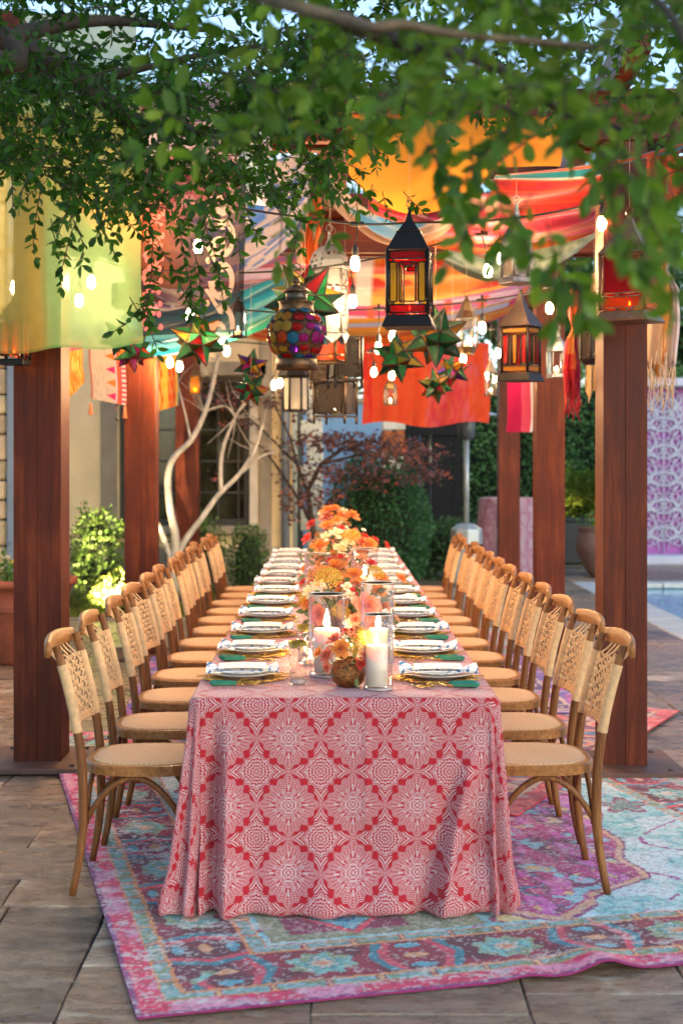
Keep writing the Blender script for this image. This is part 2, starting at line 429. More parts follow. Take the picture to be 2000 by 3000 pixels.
def slate(name, base, c2):
    """layered flagstone: tint per stone, cloudy stains, cleft bump"""
    m, nt, out = _new(name); L = nt.links.new; b = principled(nt, .42, 0, .75)
    tc = nd(nt, 'ShaderNodeTexCoord'); oi = nd(nt, 'ShaderNodeObjectInfo'); rv = X(nt, oi.outputs['Random'])
    cb = nd(nt, 'ShaderNodeCombineXYZ'); k = rv*53.0; L(k.so, cb.inputs[0]); L((rv*19.0).so, cb.inputs[1]); L((rv*7.0).so, cb.inputs[2])
    va = nd(nt, 'ShaderNodeVectorMath', operation='ADD'); L(tc.outputs['Object'], va.inputs[0]); L(cb.outputs[0], va.inputs[1])
    mp = nd(nt, 'ShaderNodeMapping'); mp.inputs['Scale'].default_value = (1, 2.4, 1); L(va.outputs[0], mp.inputs[0])
    n1 = nd(nt, 'ShaderNodeTexNoise'); n1.inputs['Scale'].default_value = 2.6; n1.inputs['Detail'].default_value = 8; n1.inputs['Roughness'].default_value = .65; n1.inputs['Distortion'].default_value = .8
    n2 = nd(nt, 'ShaderNodeTexNoise'); n2.inputs['Scale'].default_value = 9; n2.inputs['Detail'].default_value = 9; n2.inputs['Roughness'].default_value = .7
    for n in (n1, n2): L(mp.outputs[0], n.inputs['Vector'])
    ramp = nd(nt, 'ShaderNodeValToRGB'); e = ramp.color_ramp.elements
    e[0].position = .25; e[0].color = rgb(tuple(x*.32 for x in base)); e[1].position = .75; e[1].color = rgb(c2)
    x = e.new(.47); x.color = rgb(base)
    x = e.new(.62); x.color = rgb(tuple(a*.62+b_*.38 for a, b_ in zip(base, C('#8a5a34'))))
    sh = (rv*.42)+X(nt, n1.outputs[0])*.95-.2; L(sh.so, ramp.inputs[0])
    dk = nd(nt, 'ShaderNodeMix', data_type='RGBA', blend_type='MULTIPLY', i_0=.7); L(ramp.outputs[0], dk.inputs[6])
    g = X(nt, n2.outputs[0])*2.7-.35; cc = nd(nt, 'ShaderNodeCombineXYZ')
    for i in range(3): L(g.so, cc.inputs[i])
    L(cc.outputs[0], dk.inputs[7]); L(dk.outputs[2], b.inputs['Base Color'])
    L((X(nt, n2.outputs[0])*.5+.05).so, b.inputs['Roughness'])
    bp = nd(nt, 'ShaderNodeBump'); bp.inputs['Strength'].default_value = .9; bp.inputs['Distance'].default_value = .02
    L((X(nt, n1.outputs[0])*.8+X(nt, n2.outputs[0])*.7).so, bp.inputs['Height']); L(bp.outputs[0], b.inputs['Normal'])
    L(b.outputs[0], out.inputs[0]); return m
m_slate = slate('flagstone', C('#8f7c64'), C('#bdae92'))
stones = []
def split(x0, x1, y0, y1, mx):
    w, h = x1-x0, y1-y0
    if w > mx*1.25 or (w > mx*.7 and w > h*1.9):
        c = lerp(x0, x1, random.uniform(.35, .65)); split(x0, c, y0, y1, mx); split(c, x1, y0, y1, mx)
    elif h > mx*.8 or (h > mx*.5 and h > w*1.3):
        c = lerp(y0, y1, random.uniform(.35, .65)); split(x0, x1, y0, c, mx); split(x0, x1, c, y1, mx)
    else: stones.append((x0, x1, y0, y1))
split(-2.6, 3.1, 3.1, 8.2, .72); split(-4.6, -2.6, 3.1, 13.9, 1.1); split(-2.6, 3.1, 8.2, 13.9, .8); split(-.75, 3.1, 13.9, 22.5, 1.1); split(3.1, 7.5, 18.25, 22.5, 1.4)
RA = R(14.6); RO = Vector((-.546, 4.06)); EU = Vector((math.cos(RA), math.sin(RA))); EV = Vector((-math.sin(RA), math.cos(RA))); RW, RL = 3.05, 4.27
def in_rug(x, y, mrg=.05):
    d = Vector((x, y))-RO; u, v = d.dot(EU), d.dot(EV); return mrg < u < RW-mrg and mrg < v < RL-mrg
for (x0, x1, y0, y1) in stones:
    if all(in_rug(x, y) for x in (x0, x1) for y in (y0, y1)): continue
    g = .002; j = lambda: random.uniform(-.003, .005)
    poly = [(x0+g+j(), y0+g+j()), ((x0+x1)/2, y0+g+j()), (x1-g-j(), y0+g+j()), (x1-g-j(), (y0+y1)/2), (x1-g-j(), y1-g-j()), ((x0+x1)/2+j(), y1-g-j()), (x0+g+j(), y1-g-j()), (x0+g+j(), (y0+y1)/2)]
    cx_, cy_ = (x0+x1)/2, (y0+y1)/2
    MB().prism([(p[0]-cx_, p[1]-cy_) for p in poly], -.012, random.uniform(-.003, .003), .004).build('flagstone', m_slate, patio, loc=(cx_, cy_, 0))

# fallen leaves and scraps on the near paving
m_scrap = pm('dry_leaf', C('#8d6a3a'), .8, .3, 30)
sp = []
for i in range(110):
    x, y = random.uniform(-1.4, 1.9), random.uniform(3.6, 8)
    if not in_rug(x, y, -.06): sp.append((x, y))
mb = MB()
for (x, y) in sp:
    a = random.uniform(0, 6.3); l = random.uniform(.007, .02); d = Vector((math.cos(a), math.sin(a), 0)); n = Vector((-d.y, d.x, 0))*l*.3; p = Vector((x, y, .005))
    mb.add([p-d*l, p+n+Vector((0, 0, .003)), p+d*l, p-n], [(0, 1, 2, 3)])
tag(mb.build('fallen_leaves', m_scrap), 'tiny dry leaves scattered over the flagstones', 'leaf litter', kind='stuff')

# ------------------------------------------------------------------ pool on the right
m_cop = pm('pool_coping', C('#b9bcb6'), .7, .12, 6, .2, 50)
m_pool = pm('pool_tile', C('#3aa6b8'), .3, .15, 4)
pool = MB().box((8.25, 14.1, -.8), (9.5, 8.0, .1)).build('pool_basin', m_pool); tag(pool, kind='structure')
MB().box((3.45, 14.1, -.42), (.1, 8.0, .68)).build('pool_wall', m_pool, pool); MB().box((8.3, 18.05, -.42), (9.3, .1, .68)).build('pool_wall', m_pool, pool)
m, nt, out = _new('pool_water'); b = principled(nt, .03, 0, .6); b.inputs['Base Color'].default_value = rgb(C('#2fa6c4'))
n = nd(nt, 'ShaderNodeTexNoise'); n.inputs['Scale'].default_value = 5; tc = nd(nt, 'ShaderNodeTexCoord'); nt.links.new(tc.outputs['Object'], n.inputs['Vector'])
bp = nd(nt, 'ShaderNodeBump'); bp.inputs['Strength'].default_value = .25; bp.inputs['Distance'].default_value = .03; nt.links.new(n.outputs[0], bp.inputs['Height']); nt.links.new(bp.outputs[0], b.inputs['Normal'])
nt.links.new(b.outputs[0], out.inputs[0])
tag(MB().add([(3.48, 10.1, -.07), (13, 10.1, -.07), (13, 18.0, -.07), (3.48, 18.0, -.07)], [(0, 1, 2, 3)]).build('pool_water', m), kind='structure')
cop = MB().box((3.3, 6.9, -.03), (.395, .65, .07), .012).build('pool_coping', m_cop); tag(cop, kind='structure')
for k in range(16): MB().box((3.3, 7.6+k*.68, -.03), (.395, .67, .07), .012).build('coping_stone', m_cop, cop)
for k in range(9): MB().box((3.86+k*.72, 18.12, -.03), (.71, .3, .07), .012).build('coping_stone', m_cop, cop)

# fretwork backdrop across the pool
wl = empty('garden_screen', (0, 21.6, 0), label='pink garden screen wall with white fretwork panels beyond the pool', cat='screen')
m_pink = pm('screen_pink', C('#a35ea6'), .7, .12, 2); m_white = pm('screen_white', C('#b4b8c6'), .6, .05, 6)
MB().box((7.2, .12, 1.32), (5.2, .1, 2.64), .004).build('panel_back', m_pink, wl)
MB().box((7.2, 0, 2.72), (5.3, .4, .13), .02).build('cap', m_white, wl); MB().box((7.2, -.12, .05), (5.3, .5, .14), .02).build('plinth', m_white, wl)
def fret():
    mb = MB(); r = .0115
    def both(pts, rr=r):
        for s in (-1, 1): mb.tube([(p[0]*s, 0, p[1]) for p in pts], rr, 5)
    def arc(cx, cz, rx, rz, a0, a1, n=14, rr=r): both([(cx+rx*math.cos(R(lerp(a0, a1, i/n))), cz+rz*math.sin(R(lerp(a0, a1, i/n)))) for i in range(n+1)], rr)
    mb.tube([(0, 0, .1), (0, 0, 2.3)], r*.9, 5)
    both([(0, 2.46), (.06, 2.36), (.1, 2.3), (.17, 2.25), (.2, 2.16), (.27, 2.08), (.3, 1.98)]); both([(.3, 1.98), (.3, .1)])
    for k, z in enumerate((.22, .62, 1.02, 1.42, 1.82, 2.1)):
        arc(0, z, .28, .26, 0, 90); arc(0, z+.26, .26, .2, -90, 0); arc(.1, z+.2, .08, .1, 0, 360, 14, r*.8); arc(.22, z+.05, .07, .07, 0, 360, 12, r*.7)
        arc(.3, z+.3, .18, .16, 120, 240, 10, r*.8); arc(.05, z+.04, .05, .12, 0, 180, 8, r*.7); both([(.02, z+.1), (.14, z+.0), (.28, z+.12)], r*.7)
        arc(.12, z+.12, .10, .13, 20, 160, 10, r*.8); arc(.2, z+.22, .1, .12, 180, 330, 10, r*.8); arc(.07, z+.3, .045, .06, 0, 360, 12, r*.7); arc(.24, z+.24, .04, .07, 0, 360, 12, r*.7)
        arc(.18, z+.3, .05, .06, -60, 200, 10, r*.7); both([(.06, z-.08), (.1, z+.06), (.24, z+.2), (.29, z+.34)], r*.7)
    return mb.mesh('fretwork', m_white)
fm = fret()
for k in range(4): link('fretwork_panel', fm, wl, loc=(5.09+k*.66, .03, .03), scale=(1, 1, 1.04))

# ------------------------------------------------------------------ the house on the left
m_stucco = pm('stucco', C('#dccb9e'), .92, .08, 3, .35, 120); m_trim = pm('stone_trim', C('#8f8672'), .85, .12, 5, .2, 60)
m_block = pm('stone_block', C('#d6ba8c'), .9, .22, 4, .6, 25, rnd=.22); m_frame = pm('window_frame', C('#2a2c2b'), .5, .1, 10)
m_quoin = pm('pale_quoin', C('#c9c2ae'), .85, .15, 5, .4, 30, rnd=.1)
WY = 16.6
house = empty('house', (-1.6, WY, 0), label='cream stucco house with dark framed window behind the left posts', cat='house')
def hb(name, mat, x0, x1, z0, z1, y0, y1, ch=.006, par=None): return MB().box(((x0+x1)/2+1.6, (y0+y1)/2-WY, (z0+z1)/2), (x1-x0, y1-y0, z1-z0), ch).build(name, mat, par or house)
WX0, WX1, WZ0, WZ1 = -2.45, -.92, .80, 2.55
hb('wall', m_stucco, -7, WX0, -.1, 4.6, WY, WY+.3); hb('wall', m_stucco, WX1, -.42, -.1, 4.6, WY, WY+.3)
hb('wall', m_stucco, WX0, WX1, WZ1, 4.6, WY, WY+.3); hb('wall', m_stucco, WX0, WX1, -.1, WZ0, WY, WY+.3)
hb('side_wall', m_stucco, -.72, -.42, -.1, 4.6, WY+.3, WY+6)
hb('plinth', m_trim, -7, -.40, -.1, .55, WY-.05, WY-.002); hb('sill', m_trim, WX0-.22, WX1+.24, WZ0-.1, WZ0+.0, WY-.16, WY+.2, .015)
for x in (WX0-.15, ): hb('pilaster', m_trim, x-.04, x+.14, WZ0, 3.0, WY-.045, WY-.002)
hb('pilaster', m_trim, -.80, -.66, .55, 3.6, WY-.06, WY-.002); hb('jamb', m_quoin, WX1-.0, WX1+.1, WZ0, 2.6, WY-.03, WY-.002); hb('lintel', m_trim, WX0-.2, WX1+.2, WZ1, WZ1+.16, WY-.06, WY-.002)
win = hb('window', m_frame, WX0, WX1, WZ0, WZ0+.07, WY+.12, WY+.2, .004)
for a in (WX0, (WX0+WX1)/2-.05, WX1-.07): MB().box((a+.035+1.6-win.location.x, .16, (WZ0+WZ1)/2), (.07, .07, WZ1-WZ0)).build('frame_bar', m_frame, win)
MB().box(((WX0+WX1)/2+1.6, .16, WZ1-.035), (WX1-WX0, .07, .07)).build('frame_bar', m_frame, win)
for k in range(6):
    x = WX0+.2+k*(WX1-WX0-.2)/5.6; MB().box((x+1.6, .17, (WZ0+WZ1)/2), (.022, .03, WZ1-WZ0-.1)).build('muntin', m_frame, win)
for z in (1.18, 1.55, 1.92, 2.28): MB().box(((WX0+WX1)/2+1.6, .175, z), (WX1-WX0-.1, .03, .022)).build('muntin', m_frame, win)
m_pane = pm('window_pane', C('#161b17'), .06, .5, 3, c2=C('#3a3c2c'), spec=.6); m_curt = pm('curtain', C('#77765a'), .9, .3, 3, stretch=(8, 1, .3))
for k in range(2):
    x0 = lerp(WX0, WX1, k/2); x1 = lerp(WX0, WX1, (k+1)/2)
    MB().box(((x0+x1)/2+1.6, .2, (WZ0+WZ1)/2), (x1-x0, .012, WZ1-WZ0)).build('pane', m_pane, win)
pipe = MB().tube([(1.1, -.07, 0), (1.1, -.07, 4.4)], .05, 10).build('downpipe', pm('grey_pipe', C('#7c8890'), .4, .1, 5, metal=.3), house)
hb('roof_eave', pm('eave', C('#6a5440'), .8, .2, 4), -7.2, -.1, 4.6, 4.8, WY-.6, WY+6)
# quoined return wall beyond the corner
qw = empty('quoined_wall', (-.25, 19.2, 0), label='pale quoined stone corner of the house beyond the downpipe', cat='wall')
MB().box((-.35, .2, 2), (.5, .4, 4.2)).build('wall_core', pm('grey_wall', C('#5c6468'), .9, .15, 4), qw)
for k in range(14): MB().box((.02+(.05 if k % 2 else 0), .05, .15+k*.3), (.22 if k % 2 else .3, .3, .285), .012).build('quoin', m_quoin, qw)
# stone wing at the far left
sw = empty('stone_wing', (-3.6, 12.9, 0), label='warm sandstone block wall at the far left edge', cat='wall')
MB().box((-.4, .25, 2.0), (2.2, .3, 4.2)).build('wall_core', m_mortar, sw)
z = -.05
while z < 4.0:
    h = random.choice((.18, .24, .3)); x = -1.5
    while x < .64:
        w = random.uniform(.25, .55); x1 = min(x+w, .68)
        if .68-x1 < .12: x1 = .68
        MB().box(((x+x1)/2, .08+random.uniform(-.012, .012), z+h/2), (x1-x-.014, .12, h-.014), .018).build('stone', m_block, sw)
        x = x1
    z += h
MB().box((.74, .06, 2.0), (.1, .18, 4.2), .01).build('corner_trim', pm('zinc_trim', C('#7f8a90'), .5, .12, 4, metal=.2), sw)

# ------------------------------------------------------------------ the pergola
def wood(name, c, c2, rough=.5, sx=(14, 14, .9), coat=0, bump=.2):
    m, nt, out = _new(name); L = nt.links.new; b = principled(nt, rough, 0, .22); b.inputs['Coat Weight'].default_value = coat; b.inputs['Coat Roughness'].default_value = .25
    tc = nd(nt, 'ShaderNodeTexCoord'); mp = nd(nt, 'ShaderNodeMapping'); mp.inputs['Scale'].default_value = sx; L(tc.outputs['Object'], mp.inputs[0])
    oi = nd(nt, 'ShaderNodeObjectInfo'); va = nd(nt, 'ShaderNodeVectorMath', operation='ADD'); cb = nd(nt, 'ShaderNodeCombineXYZ')
    L((X(nt, oi.outputs['Random'])*31).so, cb.inputs[0]); L((X(nt, oi.outputs['Random'])*17).so, cb.inputs[2]); L(mp.outputs[0], va.inputs[0]); L(cb.outputs[0], va.inputs[1])
    n1 = nd(nt, 'ShaderNodeTexNoise'); n1.inputs['Scale'].default_value = 1.6; n1.inputs['Detail'].default_value = 8; n1.inputs['Roughness'].default_value = .6; n1.inputs['Distortion'].default_value = .35; L(va.outputs[0], n1.inputs['Vector'])
    n2 = nd(nt, 'ShaderNodeTexNoise'); n2.inputs['Scale'].default_value = 6; n2.inputs['Detail'].default_value = 5; L(va.outputs[0], n2.inputs['Vector'])
    n3 = nd(nt, 'ShaderNodeTexNoise'); n3.inputs['Scale'].default_value = 2.5; n3.inputs['Detail'].default_value = 4; L(tc.outputs['Object'], n3.inputs['Vector'])
    f = X(nt, n1.outputs[0])*.55+X(nt, n2.outputs[0])*.3+X(nt, n3.outputs[0])*.35-.1
    rp = nd(nt, 'ShaderNodeValToRGB'); e = rp.color_ramp.elements; e[0].position = .3; e[0].color = rgb(tuple(x*.45 for x in c)); e[1].position = .72; e[1].color = rgb(c2); q = e.new(.5); q.color = rgb(c)
    L(f.so, rp.inputs[0]); L(rp.outputs[0], b.inputs['Base Color'])
    L((f*.4+(rough-.2)).so, b.inputs['Roughness'])
    bp = nd(nt, 'ShaderNodeBump'); bp.inputs['Strength'].default_value = bump; bp.inputs['Distance'].default_value = .006; L(f.so, bp.inputs['Height']); L(bp.outputs[0], b.inputs['Normal'])
    L(b.outputs[0], out.inputs[0]); return m
m_post = wood('redwood', C('#521f0d'), C('#7c3a17'))
m_beam = wood('redwood_beam', C('#521f0d'), C('#7c3a17'), sx=(.9, 14, 14)); m_beamy = wood('redwood_rafter', C('#521f0d'), C('#7c3a17'), sx=(14, .9, 14))
m_steel = pm('base_plate', C('#5f4335'), .55, .25, 8, .2, 60)
perg = empty('pergola', (0, 11.4, 0), label='stained redwood pergola with square posts over the long table', cat='pergola')
def pb(name, mat, c, s, ch=.008): return MB().box((c[0], c[1]-11.4, c[2]), s, ch).build(name, mat, perg)
POSTS = [(-1.505, 7.48), (-1.50, 11.45), (-1.53, 15.5), (1.515, 7.38), (1.77, 11.45), (1.97, 15.6)]
for i, (x, y) in enumerate(POSTS):
    w_ = .245 if x < 0 else .224
    for s in (-1, 1): pb('post', m_post, (x+s*w_*.251, y, 1.62), (w_*.4995, w_, 3.2), .0015)   # each post is two boards glued
    pb('base_plate', m_steel, (x, y-.02, .019), (.56, .58, .03), .006)
    for bx in (-.2, .2):
        for by in (-.24, .2): MB().lathe([(.0, 0), (.014, 0), (.014, .006), (.011, .01), (0, .011)], 6, flat=True).build('bolt_head', pm('bolt', C('#4a4038'), .4, .1, 20, metal=.7), perg, loc=(x+bx, y+by-11.4, .034))
for y in (7.45, 11.45, 15.55):
    w = 4.9 if y > 8 else 4.6
    pb('cross_beam', m_beam, (.1, y-.11, 3.36), (w, .09, .26)); pb('cross_beam', m_beam, (.1, y+.11, 3.36), (w, .09, .26))
for (x0, x1) in ((-1.5, -1.52), (.02, .05), (1.5, 2.0)):
    n = 1; L_ = 9.6; a = math.atan2(x1-x0, 8.1)
    MB().box((0, 0, 0), (.2 if abs(x0) < .5 else .11, L_, .2), .008, Matrix.Rotation(-a, 3, 'Z')).build('rafter', m_beamy, perg, loc=((x0+x1)/2, .05, 3.6))
for k in range(8):
    pb('purlin', m_beam, (.1, 7.9+k*1.05, 3.60), (4.6, .05, .10), .004)
# ------------------------------------------------------------------ planting
m_leaf = leafmat('leaf', .35); m_dense = leafmat('hedge_leaf', .25, .5, .3); m_red = leafmat('maple_leaf', .4)
m_bark = pm('bark', C('#3b2e24'), .9, .35, 14, .6, 40, stretch=(1, 1, .3)); m_pale = pm('pale_bark', C('#a8a294'), .7, .4, 14, .8, 40, stretch=(1, 1, .4))
def unit(n):
    d = rng.normal(size=(n, 3)); return d/np.linalg.norm(d, axis=1, keepdims=True)
def shell(n, c, r, thick=.35, flat=-.9, lump=.18, sd=0):
    """points in the outer part of a lumpy ellipsoid"""
    d = unit(n*2); d = d[d[:, 2] > flat][:n]
    k = 1-rng.random(len(d))**1.6*thick
    k *= 1+lump*(fbm(d[:, 0]*2.3+sd+5, d[:, 1]*2.3+d[:, 2]*2.3+9, 3, sd)-.5)*2
    return np.array(c)[None]+d*k[:, None]*np.array(r)[None], d
def shrub(name, c, r, n, size, colr, label, cat='shrub', group=None, mat=None, W=.55, lump=.2, sd=0, stems=3, core=True, yellow=.25):
    e = empty(name, (c[0], c[1], c[2]-r[2]), label=label, cat=cat, group=group)
    P, d = shell(n, (0, 0, r[2]), r, .45, -.85, lump, sd)
    D = d+rng.normal(size=d.shape)*.7+np.array([0, 0, .25])
    me = leaf_mesh('crown', P, D, rng.uniform(.7, 1.25, len(P))*size, leaf_colors(len(P), colr, .4, yellow, P, 5), mat or m_dense, W, simple=True)
    link('crown', me, e)
    if core:
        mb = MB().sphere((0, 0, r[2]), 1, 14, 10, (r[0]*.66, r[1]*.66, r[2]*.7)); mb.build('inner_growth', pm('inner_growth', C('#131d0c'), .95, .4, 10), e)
    mb = MB()
    for k in range(stems):
        a = random.uniform(0, 6.3); q = random.uniform(.05, .4)
        mb = MB().tube([(math.cos(a)*r[0]*.1, math.sin(a)*r[1]*.1, -.03), (math.cos(a)*r[0]*q, math.sin(a)*r[1]*q, r[2]*1.1)], [.014, .006], 5); mb.build('stem', m_bark, e)
    return e
G1 = (.045, .10, .022); G2 = (.07, .14, .03); G3 = (.03, .075, .03); G4 = (.10, .17, .03)
# shrubs in the house bed
shrub('bed_shrub', (-2.42, 14.9, .52), (.28, .3, .55), 2600, .05, G2, 'leafy green shrub in the bed beside the front left post', lump=.35, sd=1)
shrub('bed_shrub', (-2.05, 14.5, .2), (.45, .3, .24), 1800, .045, G4, 'low yellow-green shrub in front of the taller leafy one', lump=.35, sd=2, yellow=.6)
shrub('bed_shrub', (-1.45, 15.95, .45), (.34, .3, .5), 1500, .05, G2, 'green shrub behind the pale forked trunk', lump=.3, sd=3)
shrub('box_shrub', (-.86, 15.3, .42), (.22, .24, .48), 2600, .035, (.035, .09, .02), 'upright box shrub beneath the window sill by the far chairs', lump=.25, sd=4)
shrub('box_shrub', (-.62, 15.7, .16), (.25, .3, .2), 900, .035, (.06, .12, .02), 'low clipped box at the foot of the window wall', lump=.2, sd=5)
# grass in the bed
n = 9000; P = np.stack([rng.uniform(-3.9, -.75, n), rng.uniform(13.95, 16.5, n), np.full(n, -.06)], 1)
D = np.stack([rng.normal(0, .35, n), rng.normal(0, .35, n), np.ones(n)], 1)
tag(link('bed_grass', leaf_mesh('bed_grass', P, D, rng.uniform(.06, .17, n), leaf_colors(n, (.14, .19, .04), .4, .5, P), m_leaf, .09, simple=True)), 'short pale grass covering the house bed', 'grass', kind='stuff')
tag(MB().box((-2.6, 13.9, -.02), (3.9, .09, .1), .01).build('bed_edging', m_trim), kind='structure')
# big round clipped shrub in the middle distance
shrub('round_shrub', (.62, 17.2, .78), (.62, .6, .92), 9000, .055, (.036, .125, .055), 'big dark round clipped shrub behind the far end of table', lump=.1, sd=6)
shrub('low_shrub', (1.62, 18.6, .36), (.55, .4, .42), 3000, .06, (.04, .10, .04), 'low mounded green shrub left of the patio heater', lump=.2, sd=7)
shrub('low_shrub', (1.1, 19.6, .3), (.4, .4, .4), 1600, .06, (.05, .12, .05), 'small pale green mound behind the round shrub', lump=.2, sd=8)
# hedge
def hedge(name, x0, x1, y, zt, dep, n, colr, label, sd=0):
    e = empty(name, ((x0+x1)/2, y, 0), label=label, cat='hedge')
    w = x1-x0; P = np.stack([rng.uniform(-w/2, w/2, n), rng.uniform(-dep/2, -dep/2+.35, n), rng.uniform(-.05, zt, n)], 1)
    t = rng.random(n) < .22; P[t, 1] = rng.uniform(-dep/2, dep/2, t.sum()); P[t, 2] = zt-rng.random(t.sum())*.3
    lu = fbm(P[:, 0]*1.5+sd, P[:, 2]*1.5, 3, sd); P[:, 1] -= (lu-.5)*.9; P[t, 2] += (lu[t]-.5)*.7
    D = rng.normal(size=(n, 3))*.8+np.array([0, -.6, .4])
    c = leaf_colors(n, colr, .45, .3, P, 2.2)
    link('foliage', leaf_mesh('foliage', P, D, rng.uniform(.05, .1, n), c, m_dense, .6, simple=True), e)
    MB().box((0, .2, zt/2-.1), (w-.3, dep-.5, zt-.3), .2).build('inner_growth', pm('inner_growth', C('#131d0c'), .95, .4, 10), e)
    return e
hedge('hedge', 1.75, 12, 25.5, 3.1, 1.4, 26000, (.10, .24, .08), 'tall leafy hedge running behind heater and cocktail table', 1)
hedge('hedge', 3.4, 5.4, 23.4, 1.35, .9, 7000, (.12, .19, .03), 'bright yellow-green hedge behind the dark planter', 2)
hedge('hedge', -.6, 1.5, 27, 2.3, 1.2, 6000, (.02, .06, .035), 'dark hedge at the back behind the maple', 3)
# black boards added for the dark gap, its shade put into their colour
gt = empty('dark_gap_boards', (1.62, 22.6, 0), label='black boards standing in for the dark gap between the round shrub and the hedge', cat='boards')
m_black = pm('flat_black', C('#050506'), .9, .3, 8)
for k in range(6): MB().box((-.42+k*.168, 0, 1.15), (.16, .05, 2.3), .006).build('board', m_black, gt)
MB().box((0, -.05, 2.0), (1.05, .05, .12)).build('rail', m_black, gt); MB().box((0, -.05, .4), (1.05, .05, .12)).build('rail', m_black, gt)
pl = empty('block_pillar', (.98, 21.6, 0), label='orange and cream block pillar left of the dark gap', cat='pillar')  # pillar put in for an orange and cream shape
for k in range(12):
    MB().box((random.uniform(-.01, .01), 0, .1+k*.2), (.34, .34, .19), .01).build('block', (m_quoin if k % 3 == 1 else pm('orange_block', C('#a5592c'), .9, .2, 6, .4, 30, rnd=.15)), pl)

# pale blue wall put in for the bright blue patch behind the maple
bw_ = empty('blue_wall', (.35, 24.4, 0), label='pale blue grey wall put in for the blue patch behind the maple', cat='wall')
m_bw = pm('blue_surface', C('#7f9fb8'), .9, .12, 3, .2, 60)
MB().box((0, 0, 1.2), (2.6, .2, 2.6), .01).build('wall', m_bw, bw_); MB().box((0, 0, 2.55), (2.75, .3, .1), .02).build('coping', m_trim, bw_)
# background trees
def tree(name, base, h, crown_c, crown_r, n, colr, label, size=.16, sd=0, lump=.35, W=.6, mat=None):
    e = empty(name, base, label=label, cat='tree', group='trees beyond the pergola')
    MB().tube([(0, 0, -.1), (.1, 0, h*.3), (-.05, .1, h*.62)], [.2, .15, .08], 8).build('trunk', m_bark, e)
    for k in range(5):
        a = k*1.3+sd; MB().tube([(0, 0, h*.35), (math.cos(a)*crown_r[0]*.4, math.sin(a)*crown_r[1]*.4, h*.6), (math.cos(a)*crown_r[0]*.75, math.sin(a)*crown_r[1]*.75, h*.78)], [.08, .05, .02], 5).build('limb', m_bark, e)
    Ps = []; nc = 16
    for k in range(nc):
        d = unit(1)[0]; c = np.array(crown_c)+d*np.array(crown_r)*random.uniform(.25, .8)
        p, _ = shell(n//nc, c, np.array(crown_r)*random.uniform(.28, .45), .8, -1, .4, sd+k); Ps.append(p)
    P = np.concatenate(Ps); D = unit(len(P))+np.array([0, 0, -.2])
    link('crown', leaf_mesh('crown', P, D, rng.uniform(.7, 1.3, len(P))*size, leaf_colors(len(P), colr, .45, .3, P, 1.2), mat or m_leaf, W, simple=True), e)
    return e
tree('broadleaf_tree', (4.2, 30, 0), 8, (0, 0, 5.4), (3.2, 2.4, 3.2), 14000, (.045, .13, .04), 'green broadleaf tree rising beyond the hedge at the right', sd=1)
tree('broadleaf_tree', (7.6, 29, 0), 9, (0, 0, 4.8), (3.2, 2.4, 3.8), 12000, (.05, .14, .05), 'green tree above the pink screen at the right edge', sd=2)
tree('broadleaf_tree', (.3, 33, 0), 9, (0, 0, 5.6), (3.0, 2.4, 3.4), 12000, (.03, .09, .06), 'bluish green tree straight behind the far end of pergola', sd=3)
tree('broadleaf_tree', (-5.2, 27, 0), 10, (0, 0, 6.8), (3.6, 2.4, 3.4), 12000, (.04, .11, .04), 'dark green tree above the roof of the house', sd=4)

# pale forked tree in front of the window
pt = empty('pale_bark_tree', (-1.62, 15.0, 0), label='pale smooth-barked forked tree in front of the window', cat='tree')
def br(pxs, r0, r1, Y0=15.0, name='limb'):
    pts = [at(a, b, Y0+(c if len(q) > 2 else 0)) for q in pxs for (a, b, c) in [tuple(q)+(0,) if len(q) == 2 else q]]
    pts = [p-Vector((-1.62, 15.0, 0)) for p in pts]
    out = []
    for i in range(len(pts)-1):
        for k in range(4):
            t = k/4; p0 = pts[max(i-1, 0)]; p1 = pts[i]; p2 = pts[i+1]; p3 = pts[min(i+2, len(pts)-1)]
            out.append(.5*((2*p1)+(p2-p0)*t+(2*p0-5*p1+4*p2-p3)*t*t+(3*p1-p0-3*p2+p3)*t**3))
    out.append(pts[-1]); n = len(out)
    MB().tube(out, [lerp(r0, r1, i/(n-1)) for i in range(n)], 8).build(name, m_pale, pt)
br([(512, 1790), (508, 1700), (506, 1650)], .055, .05, name='trunk')
br([(506, 1655), (516, 1580), (500, 1500), (492, 1400), (510, 1340), (560, 1290), (600, 1210), (625, 1120), (640, 1040)], .047, .02)
br([(506, 1655), (488, 1600), (470, 1550), (450, 1510), (455, 1480)], .036, .018)
br([(512, 1640), (545, 1580), (590, 1520), (640, 1450), (700, 1390), (745, 1320), (770, 1240)], .04, .016)
br([(700, 1392), (760, 1340), (800, 1325)], .018, .008); br([(648, 1440), (650, 1330), (690, 1220), (720, 1180)], .024, .012)
br([(600, 1205), (660, 1190), (700, 1230)], .014, .006); br([(560, 1290), (540, 1200), (520, 1120)], .014, .006)
# fine twigs at the ends of its limbs
for k in range(34):
    px, py = random.choice([(640, 1060), (625, 1120), (770, 1250), (745, 1320), (720, 1185), (800, 1325), (520, 1125), (690, 1225), (600, 1210)]); a = at(px, py, 15.0)-Vector((-1.62, 15.0, 0)); d = Vector((random.gauss(0, .5), random.gauss(0, .3), random.gauss(.4, .4))).normalized(); l = random.uniform(.15, .4)
    MB().tube([a, a+d*l*.5+Vector((random.gauss(0, .02), 0, 0)), a+d*l+Vector((random.gauss(0, .05), 0, random.gauss(0, .05)))], [.006, .004, .002], 4).build('twig', m_pale, pt)
